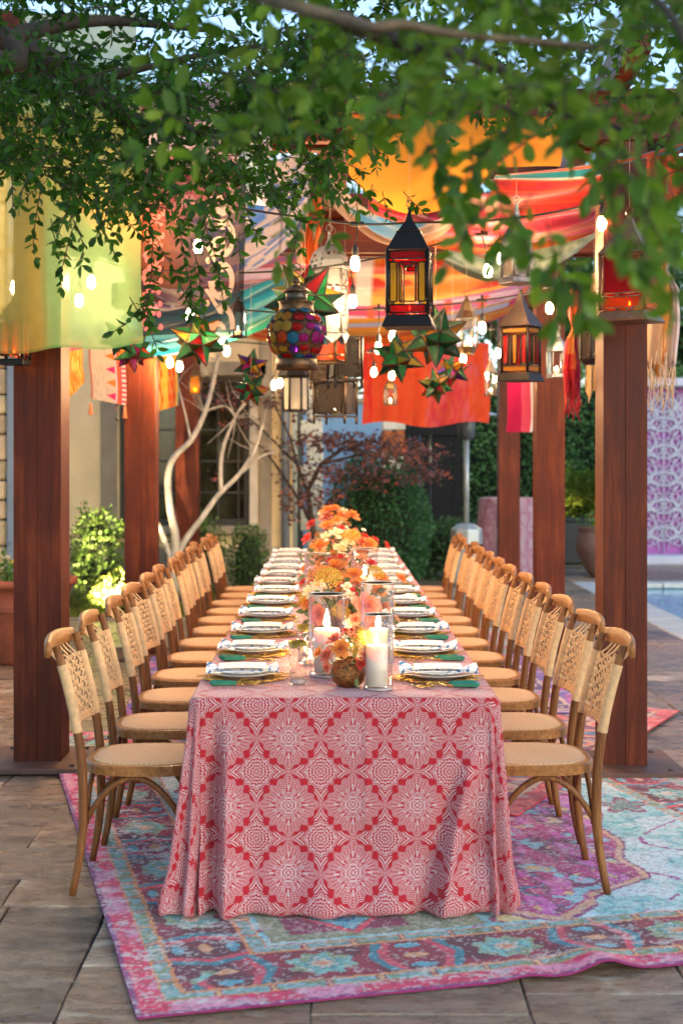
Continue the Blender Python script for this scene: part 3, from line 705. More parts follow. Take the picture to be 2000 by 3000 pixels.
# red maple
mp_ = empty('japanese_maple', (-.1, 16.4, 0), label='dark red leaved maple spreading behind the far end of table', cat='tree')
def mbr(pxs, r0, r1, Y0=16.4):
    pts = [at(a, b, Y0)-Vector((-.1, 16.4, 0)) for (a, b) in pxs]; n = len(pts)
    MB().tube(pts, [lerp(r0, r1, i/(n-1)) for i in range(n)], 6).build('branch', m_bark, mp_)
mbr([(935, 1765), (930, 1640), (915, 1540), (900, 1440), (940, 1360), (1010, 1310)], .05, .02)
mbr([(915, 1540), (880, 1470), (820, 1380), (770, 1310), (720, 1290)], .024, .006); mbr([(900, 1440), (870, 1360), (850, 1280), (800, 1180)], .022, .006)
mbr([(940, 1360), (1060, 1330), (1180, 1350), (1280, 1400)], .018, .005); mbr([(935, 1500), (1000, 1440), (1080, 1430), (1160, 1450)], .016, .005)
mbr([(870, 1360), (780, 1270), (700, 1200), (620, 1160)], .014, .005)
Ps = []
for (px, py, rx, ry, k) in [(960, 1290, 120, 50, 800), (1080, 1300, 130, 60, 1100), (1180, 1330, 110, 60, 900), (1250, 1390, 60, 50, 300), (980, 1380, 120, 60, 800), (1110, 1400, 110, 60, 500), (900, 1450, 80, 60, 400),
                            (850, 1330, 60, 50, 110), (820, 1400, 40, 40, 50), (880, 1220, 70, 40, 150), (740, 1240, 80, 30, 100), (620, 1180, 110, 40, 300), (720, 1160, 110, 40, 400), (840, 1180, 90, 40, 300), (560, 1120, 80, 50, 200),
                            (860, 1500, 40, 50, 120), (960, 1480, 60, 70, 260), (350, 1190, 40, 60, 40), (600, 1400, 30, 60, 20)]:
    k = int(k*.5)
    c = at(px, py, 16.4+random.uniform(-.7, .5)); u = unit(k)*rng.random((k, 1))**.5
    Ps.append(np.array(c)[None]+u*np.array([rx*1.35*16.4/F, .8, ry*.7*16.4/F])[None]-np.array([[-.1, 16.4, 0]]))
P = np.concatenate(Ps); D = rng.normal(size=P.shape)*np.array([1, 1, .35])+np.array([0, -.2, -.25])
cl = leaf_colors(len(P), (.115, .06, .068), .5, .2, P, 2); k = rng.random(len(P)) < .15; cl[k] *= np.array([2.2, 1.2, .8])
link('crown', leaf_mesh('crown', P, D, rng.uniform(.035, .07, len(P)), cl, m_red, .6), mp_)

# ------------------------------------------------------------------ the tree overhead
ov = empty('overhanging_tree', (-3.2, 3.4, 0), label='leafy green tree whose branches hang across the top of view', cat='tree')
OV = Vector((-3.2, 3.4, 0))
m_bark2 = pm('branch_bark', C('#3a3228'), .85, .3, 20, .5, 60); m_bark3 = pm('branch_bark_pale', C('#6b5a44'), .85, .3, 20, .5, 60)
def smooth(pts, k=5):
    out = []
    for i in range(len(pts)-1):
        for q in range(k):
            t = q/k; p0 = pts[max(i-1, 0)]; p1 = pts[i]; p2 = pts[i+1]; p3 = pts[min(i+2, len(pts)-1)]
            out.append(.5*((2*p1)+(p2-p0)*t+(2*p0-5*p1+4*p2-p3)*t*t+(3*p1-p0-3*p2+p3)*t**3))
    return out+[pts[-1]]
def limb(pts, r0, r1, name='branch', mat=None, n=8):
    q = smooth([Vector(p)-OV for p in pts]); m_ = len(q)
    MB().tube(q, [lerp(r0, r1, i/(m_-1)) for i in range(m_)], n).build(name, mat or m_bark2, ov)
limb([(-3.2, 3.4, -.1), (-3.15, 3.45, 1.2), (-3.0, 3.6, 2.4), (-2.6, 3.9, 3.3)], .17, .1, 'trunk', n=12)
limb([(-2.6, 3.9, 3.3), at(-300, -20, 4.6), at(0, 120, 4.9), at(170, 190, 5.0), at(300, 290, 5.0), at(400, 355, 5.1), at(560, 385, 5.2), at(760, 400, 5.3)], .07, .012)
limb([(-2.6, 3.9, 3.3), at(-100, 160, 4.4), at(60, 100, 4.5), at(300, 60, 4.7), at(620, 90, 5.0)], .05, .008)
limb([at(250, 250, 5.0), at(420, 200, 5.0), at(640, 150, 5.1), at(860, 120, 5.2)], .016, .005)
limb([(-2.6, 3.9, 3.3), (-1.6, 3.6, 3.2), (-.6, 3.0, 2.72), at(600, -60, 2.7), at(850, 15, 2.5), at(1000, 55, 2.45), at(1100, 80, 2.4), at(1180, 72, 2.4), at(1330, 100, 2.4), at(1600, 125, 2.4), at(1760, 145, 2.35)], .017, .005, mat=m_bark3)
limb([at(1000, 60, 2.5), at(1200, 130, 2.9), at(1420, 180, 3.2), at(1560, 270, 3.3), at(1720, 360, 3.3), at(1900, 385, 3.2)], .018, .006)
limb([(-1.4, 3.4, 3.2), (.2, 3.0, 2.9), at(1500, -160, 2.6), at(1900, -20, 2.2), at(2080, 300, 2.1)], .014, .005)
# twigs: a start, a hanging direction and leaves in pairs along it
tw_P = []; tw_D = []; tw_S = []; tw_T = []
twig = MB()
def twig_at(p, d, length, lsize, tone, droop=.25, gap=.024):
    p = Vector(p); d = Vector(d).normalized(); n = max(3, int(length/gap)); pts = [p.copy()]
    for i in range(n):
        d = (d+Vector((random.gauss(0, .12), random.gauss(0, .12), -droop*.12+random.gauss(0, .1)))).normalized(); p = p+d*gap; pts.append(p.copy())
        s = d.orthogonal().normalized(); s.rotate(Matrix.Rotation(random.uniform(0, 6.3), 3, d))
        for k in (1, -1):
            if random.random() < .88:
                tw_P.append(p); tw_D.append(d*.55+s*k+Vector((0, 0, -.15))+Vector((random.gauss(0, .2),)*3)); tw_S.append(lsize*random.uniform(.65, 1.2)); tw_T.append(tone)
    tw_P.append(p); tw_D.append(d); tw_S.append(lsize*random.uniform(.8, 1.2)); tw_T.append(tone)
    twig.tube([q-OV for q in pts[::2]], .0022, 3, cap=False)
def field(n, box, depth, lower, lsize, tone, holes=(), ln=(.12, .3)):
    k = 0; tries = 0
    while k < n and tries < n*20:
        tries += 1; px = random.uniform(*box[0]); py = random.uniform(*box[1]); lo = lower(px)
        if py > lo: continue
        if any(((px-h[0])/h[2])**2+((py-h[1])/h[3])**2 < 1 and random.random() < h[4] for h in holes): continue
        Y = random.uniform(*depth); p = at(px, py, Y)
        twig_at(p, (random.gauss(0, 1), random.gauss(0, .7), random.gauss(-.25, .5)), random.uniform(*ln), lsize, tone); k += 1
def interp(tab): 
    xs = [t[0] for t in tab]; ys = [t[1] for t in tab]; return lambda x: float(np.interp(x, xs, ys))
HO = [(1220, 460, 210, 150, .93), (1340, 70, 130, 70, .9), (1650, 70, 120, 70, .85), (960, 30, 160, 50, .7), (330, 100, 260, 50, .5), (640, 90, 120, 50, .5), (1740, 400, 70, 50, .9)]
lowL = interp([(-500, 430), (0, 470), (150, 560), (330, 600), (520, 640), (700, 590), (880, 560), (1100, 480), (1250, 330), (1400, 300), (2500, 300)])
lowR = interp([(900, 150), (1000, 330), (1150, 300), (1240, 240), (1420, 330), (1560, 430), (1700, 460), (1850, 400), (2000, 440), (2600, 560)])
field(760, ((-500, 1500), (-350, 640)), (4.2, 6.3), lowL, .042, 0, HO)
field(330, ((-300, 1000), (120, 640)), (4.6, 6.2), lowL, .042, 0, HO)
field(150, ((800, 2500), (-350, 700)), (2.5, 3.8), lowR, .050, 1, HO, (.14, .28))
field(46, ((1150, 2500), (-300, 720)), (2.0, 2.5), lowR, .048, 1, HO, (.09, .18))
field(30, ((500, 1200), (-200, 420)), (2.4, 3.2), lambda x: 420, .055, 1, HO, (.07, .16))
field(230, ((900, 2300), (-300, 300)), (4.2, 6.0), lambda x: 300, .042, 0, HO, (.1, .25))
# sprays that hang below the canopy
for (px, py, Y, l, tn) in [(30, 480, 4.6, .16, 0), (120, 560, 4.6, .22, 0), (190, 600, 4.7, .22, 0), (230, 640, 4.7, .26, 0), (150, 640, 4.7, .12, 0), (330, 560, 4.8, .2, 0), (360, 600, 4.8, .14, 0), (430, 640, 4.9, .34, 0), (460, 700, 4.9, .36, 0), (480, 780, 4.9, .3, 0),
                           (520, 640, 5.0, .36, 0), (560, 700, 5.0, .3, 0), (600, 650, 5.0, .3, 0), (430, 860, 4.9, .22, 0), (380, 870, 4.9, .12, 0), (620, 760, 5.0, .14, 0), (560, 820, 5.0, .12, 0), (680, 600, 5.1, .22, 0), (700, 680, 5.2, .1, 0), (640, 560, 5.0, .2, 0),
                           (1090, 540, 5.2, .1, 0), (1120, 560, 5.2, .1, 0), (1180, 560, 5.2, .1, 0), (1040, 540, 5.2, .1, 0), (820, 600, 3.0, .12, 1), (880, 640, 3.0, .1, 1), (900, 560, 3.2, .12, 1),
                           (1250, 420, 2.6, .14, 1), (1380, 400, 2.6, .14, 1), (1290, 480, 2.6, .1, 1), (1450, 520, 2.4, .14, 1), (1420, 600, 2.4, .12, 1), (1500, 620, 2.3, .12, 1), (1600, 640, 2.2, .1, 1), (1640, 720, 2.2, .1, 1), (1750, 620, 2.0, .1, 1),
                           (1800, 660, 2.0, .1, 1), (1900, 560, 2.0, .1, 1), (1980, 700, 2.0, .1, 1), (1760, 440, 2.4, .14, 1), (1800, 480, 2.3, .14, 1), (1840, 430, 2.4, .16, 1), (1790, 540, 2.3, .1, 1), (1850, 560, 2.2, .1, 1), (1880, 480, 2.4, .14, 1), (1930, 440, 2.4, .16, 1), (1820, 380, 2.5, .14, 1), (1770, 380, 2.5, .14, 1), (1950, 540, 2.3, .12, 1), (1620, 800, 2.2, .06, 1), (1690, 820, 2.1, .06, 1), (1560, 560, 2.3, .12, 1), (1340, 560, 2.5, .08, 1)]:
    twig_at(at(px, py, Y), (random.gauss(0, .35), random.gauss(0, .3), -1), l, .042 if tn == 0 else .048, tn, .1)
P = np.array([tuple(p) for p in tw_P])-np.array(OV)[None]; D = np.array([tuple(p) for p in tw_D]); S = np.array(tw_S); T = np.array(tw_T)
cl = leaf_colors(len(P), (.024, .085, .012), .5, .45, P, 2.5); cl2 = leaf_colors(len(P), (.07, .155, .022), .35, .5, P, 2.5); cl = np.where(T[:, None] > 0, cl2, cl)  # leaf colour carries the lighting: shaded leaves darker, lit near-right leaves lighter
link('crown', leaf_mesh('crown', P, D, S, cl, leafmat('canopy_leaf', .5, .5, .3), .5), ov)
twig.build('twigs', m_bark2, ov)
print('canopy leaves', len(P))
# ------------------------------------------------------------------ rugs
def rugmat(name):
    m, nt, out = _new(name); L = nt.links.new
    a = nd(nt, 'ShaderNodeAttribute', attribute_name='Col'); tc = nd(nt, 'ShaderNodeTexCoord')
    n = nd(nt, 'ShaderNodeTexNoise'); n.inputs['Scale'].default_value = 160; n.inputs['Detail'].default_value = 3; L(tc.outputs['Object'], n.inputs['Vector'])
    h = nd(nt, 'ShaderNodeHueSaturation'); L((X(nt, n.outputs[0])*.9+.55).so, h.inputs['Value']); L(a.outputs['Color'], h.inputs['Color'])
    b = principled(nt, .95, 0, .15); b.inputs['Sheen Weight'].default_value = .2; L(h.outputs[0], b.inputs['Base Color'])
    bp = nd(nt, 'ShaderNodeBump'); bp.inputs['Strength'].default_value = .6; bp.inputs['Distance'].default_value = .004; L(n.outputs[0], bp.inputs['Height']); L(bp.outputs[0], b.inputs['Normal'])
    L(b.outputs[0], out.inputs[0]); return m
m_rug = rugmat('rug_pile')
def make_rug(name, O, ang, W, L_, res, colf, zf, label, z0=.006, edge='#8a2a60'):
    nu, nv = int(W/res), int(L_/res)
    U, V = np.meshgrid(np.linspace(0, W, nu), np.linspace(0, L_, nv), indexing='ij'); U = U.ravel(); V = V.ravel()
    z = zf(U, V)+.008
    # closed slab: top grid plus a skirt
    me = np_mesh(name, np.stack([U, V, z], 1), grid_faces(nu, nv), m_rug, colf(U, V))
    o = link(name, me, None, loc=(O[0], O[1], z0), rot=(0, 0, ang)); tag(o, label, 'rug')
    idx = lambda i, j: i*nv+j
    ring = [idx(i, 0) for i in range(nu)]+[idx(nu-1, j) for j in range(1, nv)]+[idx(i, nv-1) for i in range(nu-2, -1, -1)]+[idx(0, j) for j in range(nv-2, 0, -1)]
    mb = MB(); pts = [(U[k], V[k], z[k]) for k in ring]; n = len(pts)
    mb.add(pts+[(p[0], p[1], p[2]-.0075) for p in pts], [(i, i+n, (i+1) % n+n, (i+1) % n) for i in range(n)])
    mb.build('rug_edge', pm('rug_edge_'+name+edge, C(edge), .95, .25, 60), o)
    return o
def knots(U, V, k=.008):
    return np.floor(U/k)*k+k/2, np.floor(V/k)*k+k/2
def rug1_col(U, V):
    W, L_ = RW, RL
    j = .012
    u, v = knots(U+(fbm(U*40, V*40, 2, 3)-.5)*j, V+(fbm(U*40+9, V*40, 2, 4)-.5)*j, .0075)
    d = np.minimum(np.minimum(u, W-u), np.minimum(v, L_-v))
    vert = np.minimum(u, W-u) < np.minimum(v, L_-v)                    # in a side border
    s = np.where(vert, v, u)                                            # along the border
    n1 = fbm(u*7, v*7, 4, 11); n2 = fbm(u*30, v*30, 3, 12); n3 = fbm(u*3, v*3, 3, 13)
    turq = np.array(C('#a2cfc8')); c = np.tile(turq, (len(U), 1))
    c = cmix(c, C('#5cb2b0'), sstep(.5, .62, n2)*.8); c = cmix(c, C('#d4e2de'), sstep(.5, .65, n1)*.8)
    # field flowers and scrolls
    gx = (u*1.9+.3*np.sin(v*3)) % 1-.5; gy = (v*1.9+.3*np.sin(u*4)) % 1-.5; cell = (np.floor(u*1.9)*7+np.floor(v*1.9)*13) % 5
    r = np.hypot(gx, gy); th = np.arctan2(gy, gx); pr = .2+.07*np.cos(5*th+cell)
    c = cmix(c, C('#8c2350'), (np.abs(r-pr) < .035)*(cell < 4)); c = cmix(c, C('#cfc07e'), (r < pr-.03)*(cell == 1)); c = cmix(c, C('#6f8a7c'), (r < pr-.03)*(cell == 2)); c = cmix(c, C('#d03a86'), (r < pr+.0)*(cell == 3)); c = cmix(c, C('#d9a47c'), (r < .07)*(cell == 0))
    c = cmix(c, C('#9c3a86'), (np.abs(np.sin(u*5+np.sin(v*6)*1.3)) < .05)*(n1 > .5))
    # lower left part of the field is olive and wine
    blk = (u < 1.25)*(v < .9)
    c = cmix(c, C('#8c9268'), blk*(u > .5)*(v > .5)); 
    c = cmix(c, C('#8a1f45'), (u > .58)*(u < 1.0)*(v > .56)*(v < .9)); q = np.abs(np.abs(u-.8)*1.3+np.abs(v-.72)-.11); c = cmix(c, C('#63b0b8'), (q < .045)*(u > .58)*(u < 1.0)); c = cmix(c, C('#e0404f'), (np.abs(q-.07) < .015)*(u > .58)*(u < 1.0)*(v < .9)); c = cmix(c, C('#2f6f9a'), (np.hypot(u-.8, v-.7) < .045))
    q = np.abs((u-1.42)+.07*np.sin(v*26)); c = cmix(c, C('#d8c27a'), (q < .05)*(v > .5)*(v < .95)); c = cmix(c, C('#8c2350'), (np.abs(q-.06) < .012)*(v > .5)*(v < .95)); c = cmix(c, C('#d24a66'), (np.hypot((u-1.5), (v-.62)*1.4) < .055))
    # medallion
    du, dv = np.abs(u-W/2), np.abs(v-L_/2)
    md = np.maximum(du/.80+dv/3.1, du/1.9+dv/1.62)+.03*np.sin(dv*14)*(du > .2)
    c = cmix(c, C('#d7a27e'), md < 1.04); c = cmix(c, C('#8f2f6a'), np.abs(md-1.04) < .008); c = cmix(c, C('#b42670'), md < 1.0)
    inn = md < .99
    c = cmix(c, C('#7a1a55'), inn*sstep(.52, .6, fbm(u*16, v*7, 3, 31))); c = cmix(c, C('#8fc7cf'), inn*(fbm(u*9, v*9, 3, 32) > .66)); c = cmix(c, C('#d9b477'), inn*(fbm(u*12, v*12, 2, 33) > .76)); c = cmix(c, C('#2f6f9a'), inn*(np.abs(fbm(u*5, v*5, 2, 34)-.5) < .012)); c = cmix(c, C('#d060b0'), inn*sstep(.58, .68, fbm(u*20, v*9, 3, 35)))
    # main border
    B0, B1 = .155, .415
    inb = (d > B0)*(d < B1); w = (d-B0)/(B1-B0)
    c = cmix(c, C('#66081e'), inb); c = cmix(c, C('#98122a'), inb*sstep(.45, .6, n1))
    per = .62; ph = (s/per+np.where(vert, .18, .5)) % 1
    x = (ph-.5)*per; y = (w-.5)*.26
    ros = np.hypot(x*1.05, y*1.25)+.012*np.cos(8*np.arctan2(y, x)); c = cmix(c, C('#82b8a6'), inb*(ros < .112)); c = cmix(c, C('#8f9a6c'), inb*(ros < .112)*(n2 > .52)); c = cmix(c, C('#5a9a98'), inb*(ros < .065)); c = cmix(c, C('#c9bfa0'), inb*(ros < .045)); c = cmix(c, C('#e08a5a'), inb*(ros < .022))
    x2 = (((ph+.5) % 1)-.5)*per; q = np.abs(x2)+np.abs(y)*.35; c = cmix(c, C('#d8404f'), inb*(np.abs(q-.115) < .016)); c = cmix(c, C('#2f8088'), inb*(np.abs(q-.145) < .016)); c = cmix(c, C('#e0985c'), inb*(np.hypot(x2*.8, y*1.6) < .035)); c = cmix(c, C('#5fa5ad'), inb*(np.hypot(x2*.7, (np.abs(y)-.09)*1.5) < .03))
    # narrow guard bands
    for (a, b_) in ((.088, .155), (.415, .478)):
        g = (d > a)*(d < b_); c = cmix(c, C('#86aa9f'), g); c = cmix(c, C('#7f8f62'), g*(n2 > .55)); pp = (s/.17) % 1; c = cmix(c, C('#a83a4a'), g*(np.abs(pp-.5) < .07)); c = cmix(c, C('#e0b070'), g*(np.abs(pp-.5) < .035)); c = cmix(c, C('#dd8a4a'), g*((d < a+.009)+(d > b_-.009) > 0))
    mag = d < .088; c = cmix(c, C('#de2450'), mag); c = cmix(c, C('#cc2e70'), mag*sstep(.3, .8, u/W)); c = cmix(c, C('#e08aa0'), mag*sstep(.5, .62, n1)); c = cmix(c, C('#8a2f6c'), d < .012)
    # wear: the pile has faded to cream in patches and along knots
    wear = sstep(.55, .63, fbm(u*12, v*26, 4, 41)*.6+.4*fbm(u*70, v*70, 2, 42))*sstep(.32, .55, n3); c = cmix(c, C('#ddd2c2'), wear*np.where(d < .5, .7, .3))
    c = cmix(c, C('#d8d0c4'), (fbm(u*80, v*80, 2, 44) > .69)*.5); c = cmix(c, c*.5, (fbm(u*80+7, v*80, 2, 45) > .62)*.6)
    return c*(.85+.3*fbm(U*90, V*90, 2, 51))[:, None]
def rug1_z(U, V):
    z = .002*fbm(U*3, V*3, 2, 61)
    z = z+.034*np.exp(-((U-1.46)/.085)**2)*np.exp(-(V/.22)**2)+.012*np.exp(-((U-1.2)/.07)**2)*np.exp(-(V/.12)**2)+.01*np.exp(-((V-.62)/.1)**2)*np.exp(-(U/.05)**2)
    return z
make_rug('rug', (RO.x, RO.y), RA, RW, RL, .0068, rug1_col, rug1_z, 'large distressed turquoise and magenta rug under the near end of table', .004)
def rug2_col(U, V, pal=('#b8323a', '#d8605a', '#2f6f8f', '#c9a37a', '#7a2f5a'), W=2.5, L_=2.92, sd=0):
    u, v = knots(U+(fbm(U*40, V*40, 2, 3+sd)-.5)*.012, V, .011); d = np.minimum(np.minimum(u, W-u), np.minimum(v, L_-v))
    n1 = fbm(u*8, v*8, 4, 71+sd); n2 = fbm(u*25, v*25, 3, 72+sd)
    c = np.tile(np.array(C(pal[0])), (len(U), 1)); gx = (u*3) % 1-.5; gy = (v*3) % 1-.5; r = np.hypot(gx, gy)+.06*np.cos(6*np.arctan2(gy, gx))
    c = cmix(c, C(pal[2]), r < .3); c = cmix(c, C(pal[3]), r < .18); c = cmix(c, C(pal[1]), r < .09); c = cmix(c, C(pal[4]), sstep(.55, .62, n1))
    b = (d < .42)*(d > .12); c = cmix(c, C(pal[4]), b); pp = (np.where(np.minimum(u, W-u) < np.minimum(v, L_-v), v, u)/.3) % 1-.5; rr = np.hypot(pp*.3, (d-.27))
    c = cmix(c, C(pal[1]), b*(rr < .1)); c = cmix(c, C(pal[2]), b*(rr < .06)); c = cmix(c, C(pal[3]), b*(np.abs(rr-.1) < .012)); c = cmix(c, C(pal[3]), (np.abs(d-.12) < .01)+(np.abs(d-.42) < .01) > 0)
    c = cmix(c, C(pal[0]), d < .1); c = cmix(c, C(pal[1]), (d < .1)*(n2 > .55)); c = cmix(c, C('#bfae9c'), sstep(.56, .66, fbm(u*9, v*18, 4, 75+sd))*.6)
    return c*(.85+.3*n2)[:, None]
flatz = lambda U, V: .002*fbm(U*3, V*3, 2, 9)
make_rug('rug', (.835, 6.29), math.atan2(.462, .887)+math.pi/2-math.pi/2+R(0), .01+0, .01, .005, lambda U, V: np.tile(np.array(C('#b8323a')), (len(U), 1)), flatz, 'tmp') if False else None
# red rug: corner at (.835, 6.29), one side toward (2.18, 8.87), the other toward (-1.38, 7.44)
make_rug('rug', (.835, 6.29), math.atan2(2.58, 1.345), 2.92, 2.5, .0115, lambda U, V: rug2_col(V, U), flatz, 'red patterned rug laid askew across the turquoise one under the chairs', .0165, '#b03038')
make_rug('rug', (-1.25, 8.6), R(3), 2.9, 2.6, .014, lambda U, V: rug2_col(U, V, ('#5a4a9a', '#b04a90', '#6f9aa8', '#c9a890', '#4a2a6a'), 2.9, 2.6, 5), flatz, 'violet and blue patterned rug beneath the middle of the table', .028, '#5a4a8a')
make_rug('rug', (-1.2, 11.1), R(-2), 2.7, 2.2, .016, lambda U, V: rug2_col(U, V, ('#7fb0a8', '#b04a60', '#4f7f8f', '#d0b890', '#8a3a4a'), 2.7, 2.2, 9), flatz, 'pale teal patterned rug beneath the far end of the table', .004, '#7a8a80')

# ------------------------------------------------------------------ table and cloth
TX0, TX1, TY0, TY1, TZ = -.478, .592, 5.0, 12.63, .76
tb = empty('banquet_table', ((TX0+TX1)/2, (TY0+TY1)/2, 0), label='long banquet table hidden under the red and white cloth', cat='table')
m_ply = pm('plywood', C('#b08a5a'), .7, .15, 5)
for k in range(3): MB().box((0, (k-1)*2.54, TZ-.03), (TX1-TX0-.03, 2.53, .03), .004).build('tabletop', m_ply, tb)
for x in (-.4, .4):
    for k in range(4): MB().tube([(x, -3.6+k*2.4, .012), (x, -3.6+k*2.4, TZ-.045)], .016, 8).build('leg', m_black, tb)
def cloth_material():
    """ogee trellis of two lace medallions, off-white on coral red"""
    m, nt, out = _new('mandala_cloth'); L = nt.links.new
    uv = nd(nt, 'ShaderNodeUVMap'); sp_ = nd(nt, 'ShaderNodeSeparateXYZ'); L(uv.outputs[0], sp_.inputs[0])
    px = X(nt, sp_.outputs[0])/.2247; py = X(nt, sp_.outputs[1])/.2320
    def motif(ox, oy):
        x = (px+ox).fr()-.5; y = (py+oy).fr()-.5
        return x, y, (x*x+y*y).sqrt(), y.atan2(x)
    # large eight-pointed star
    x, y, r, th = motif(.12, .10)
    c4 = (th*4).cos(); c8 = (th*8).cos(); c16 = (th*16).cos()
    rl = c4*.042+c8*.022+c16*.028+.405
    inL = r.lt(rl); t = r/rl                                         # 0 centre .. 1 rim
    ringL = (t*84).sin().gt(.1); dots = (((th*40).sin()*.7)+(t*84).sin()).gt(.15)
    lace = t.gt(.86)*ringL + t.lt(.86)*t.gt(.60)*dots
    pet = (th*8).cos(); petal = t.lt(.60)*t.gt(.30)*((pet*.5+.5).gt((t-.45).abs()*3.2+.12))
    pline = (((th*24).cos()).gt(.0)); petw = petal*((t.gt(.46)*pline)+t.lt(.46)*((t*70).sin().gt(-.3)))
    ped = t.lt(.60)*t.gt(.30)*((pet*.5+.5).lt((t-.45).abs()*3.2+.02))*(((t*90).sin()*((th*40).sin())).gt(-.25))
    core = t.lt(.30)*(((t*55)+(pet*1.3)).sin().gt(-.35))
    wL = inL*((lace+petw+ped+core).min(1.0))
    # small ogee medallion with four hearts
    x2, y2, r2, th2 = motif(.62, .60)
    k8 = (th2*8).cos(); k4 = (th2*4).cos()
    rs = k8*.016+k4*.016+(th2*16).cos()*.014+.258
    t2 = r2/rs
    bs = t2.lt(1.0)*(t2.gt(.8)*((t2*46).sin().gt(.0)) + t2.lt(.8)*((((t2*34)+(k8*1.8)).sin()*.7+((th2*24).sin())*.5).gt(.02)))
    ax = x2.abs(); ay = y2.abs(); a1 = ax.max(ay); b1 = ax.min(ay)
    ht = (a1-.262)/.228; hw = (1.0-ht).max(0.0)*.13; hd = b1/hw.max(.004)
    hearts = ht.gt(0.0)*hd.lt(1.0)*(((hd*11)+(ht*15)).sin().gt(.0))
    gap = (r2-rs).gt(.010)
    wS = (r.gt(rl+.014))*((bs+hearts*gap).min(1.0))
    w = (wL+wS).min(1.0)
    mix = nd(nt, 'ShaderNodeMix', data_type='RGBA'); mix.inputs[6].default_value = rgb(C('#ae1a28')); mix.inputs[7].default_value = rgb(C('#c4a7a5'))
    L(w.cl().so, mix.inputs[0])
    b = principled(nt, .75, 0, .25); L(mix.outputs[2], b.inputs['Base Color']); b.inputs['Sheen Weight'].default_value = .2
    tc = nd(nt, 'ShaderNodeTexCoord'); n = nd(nt, 'ShaderNodeTexNoise'); n.inputs['Scale'].default_value = 14; n.inputs['Detail'].default_value = 3; L(tc.outputs['Object'], n.inputs['Vector'])
    bp = nd(nt, 'ShaderNodeBump'); bp.inputs['Strength'].default_value = .25; bp.inputs['Distance'].default_value = .012; L(n.outputs[0], bp.inputs['Height']); L(bp.outputs[0], b.inputs['Normal'])
    t_ = nd(nt, 'ShaderNodeBsdfTranslucent'); L(mix.outputs[2], t_.inputs[0]); ms = nd(nt, 'ShaderNodeMixShader', i_0=.08); L(b.outputs[0], ms.inputs[1]); L(t_.outputs[0], ms.inputs[2])
    L(ms.outputs[0], out.inputs[0]); return m
m_cloth = cloth_material()
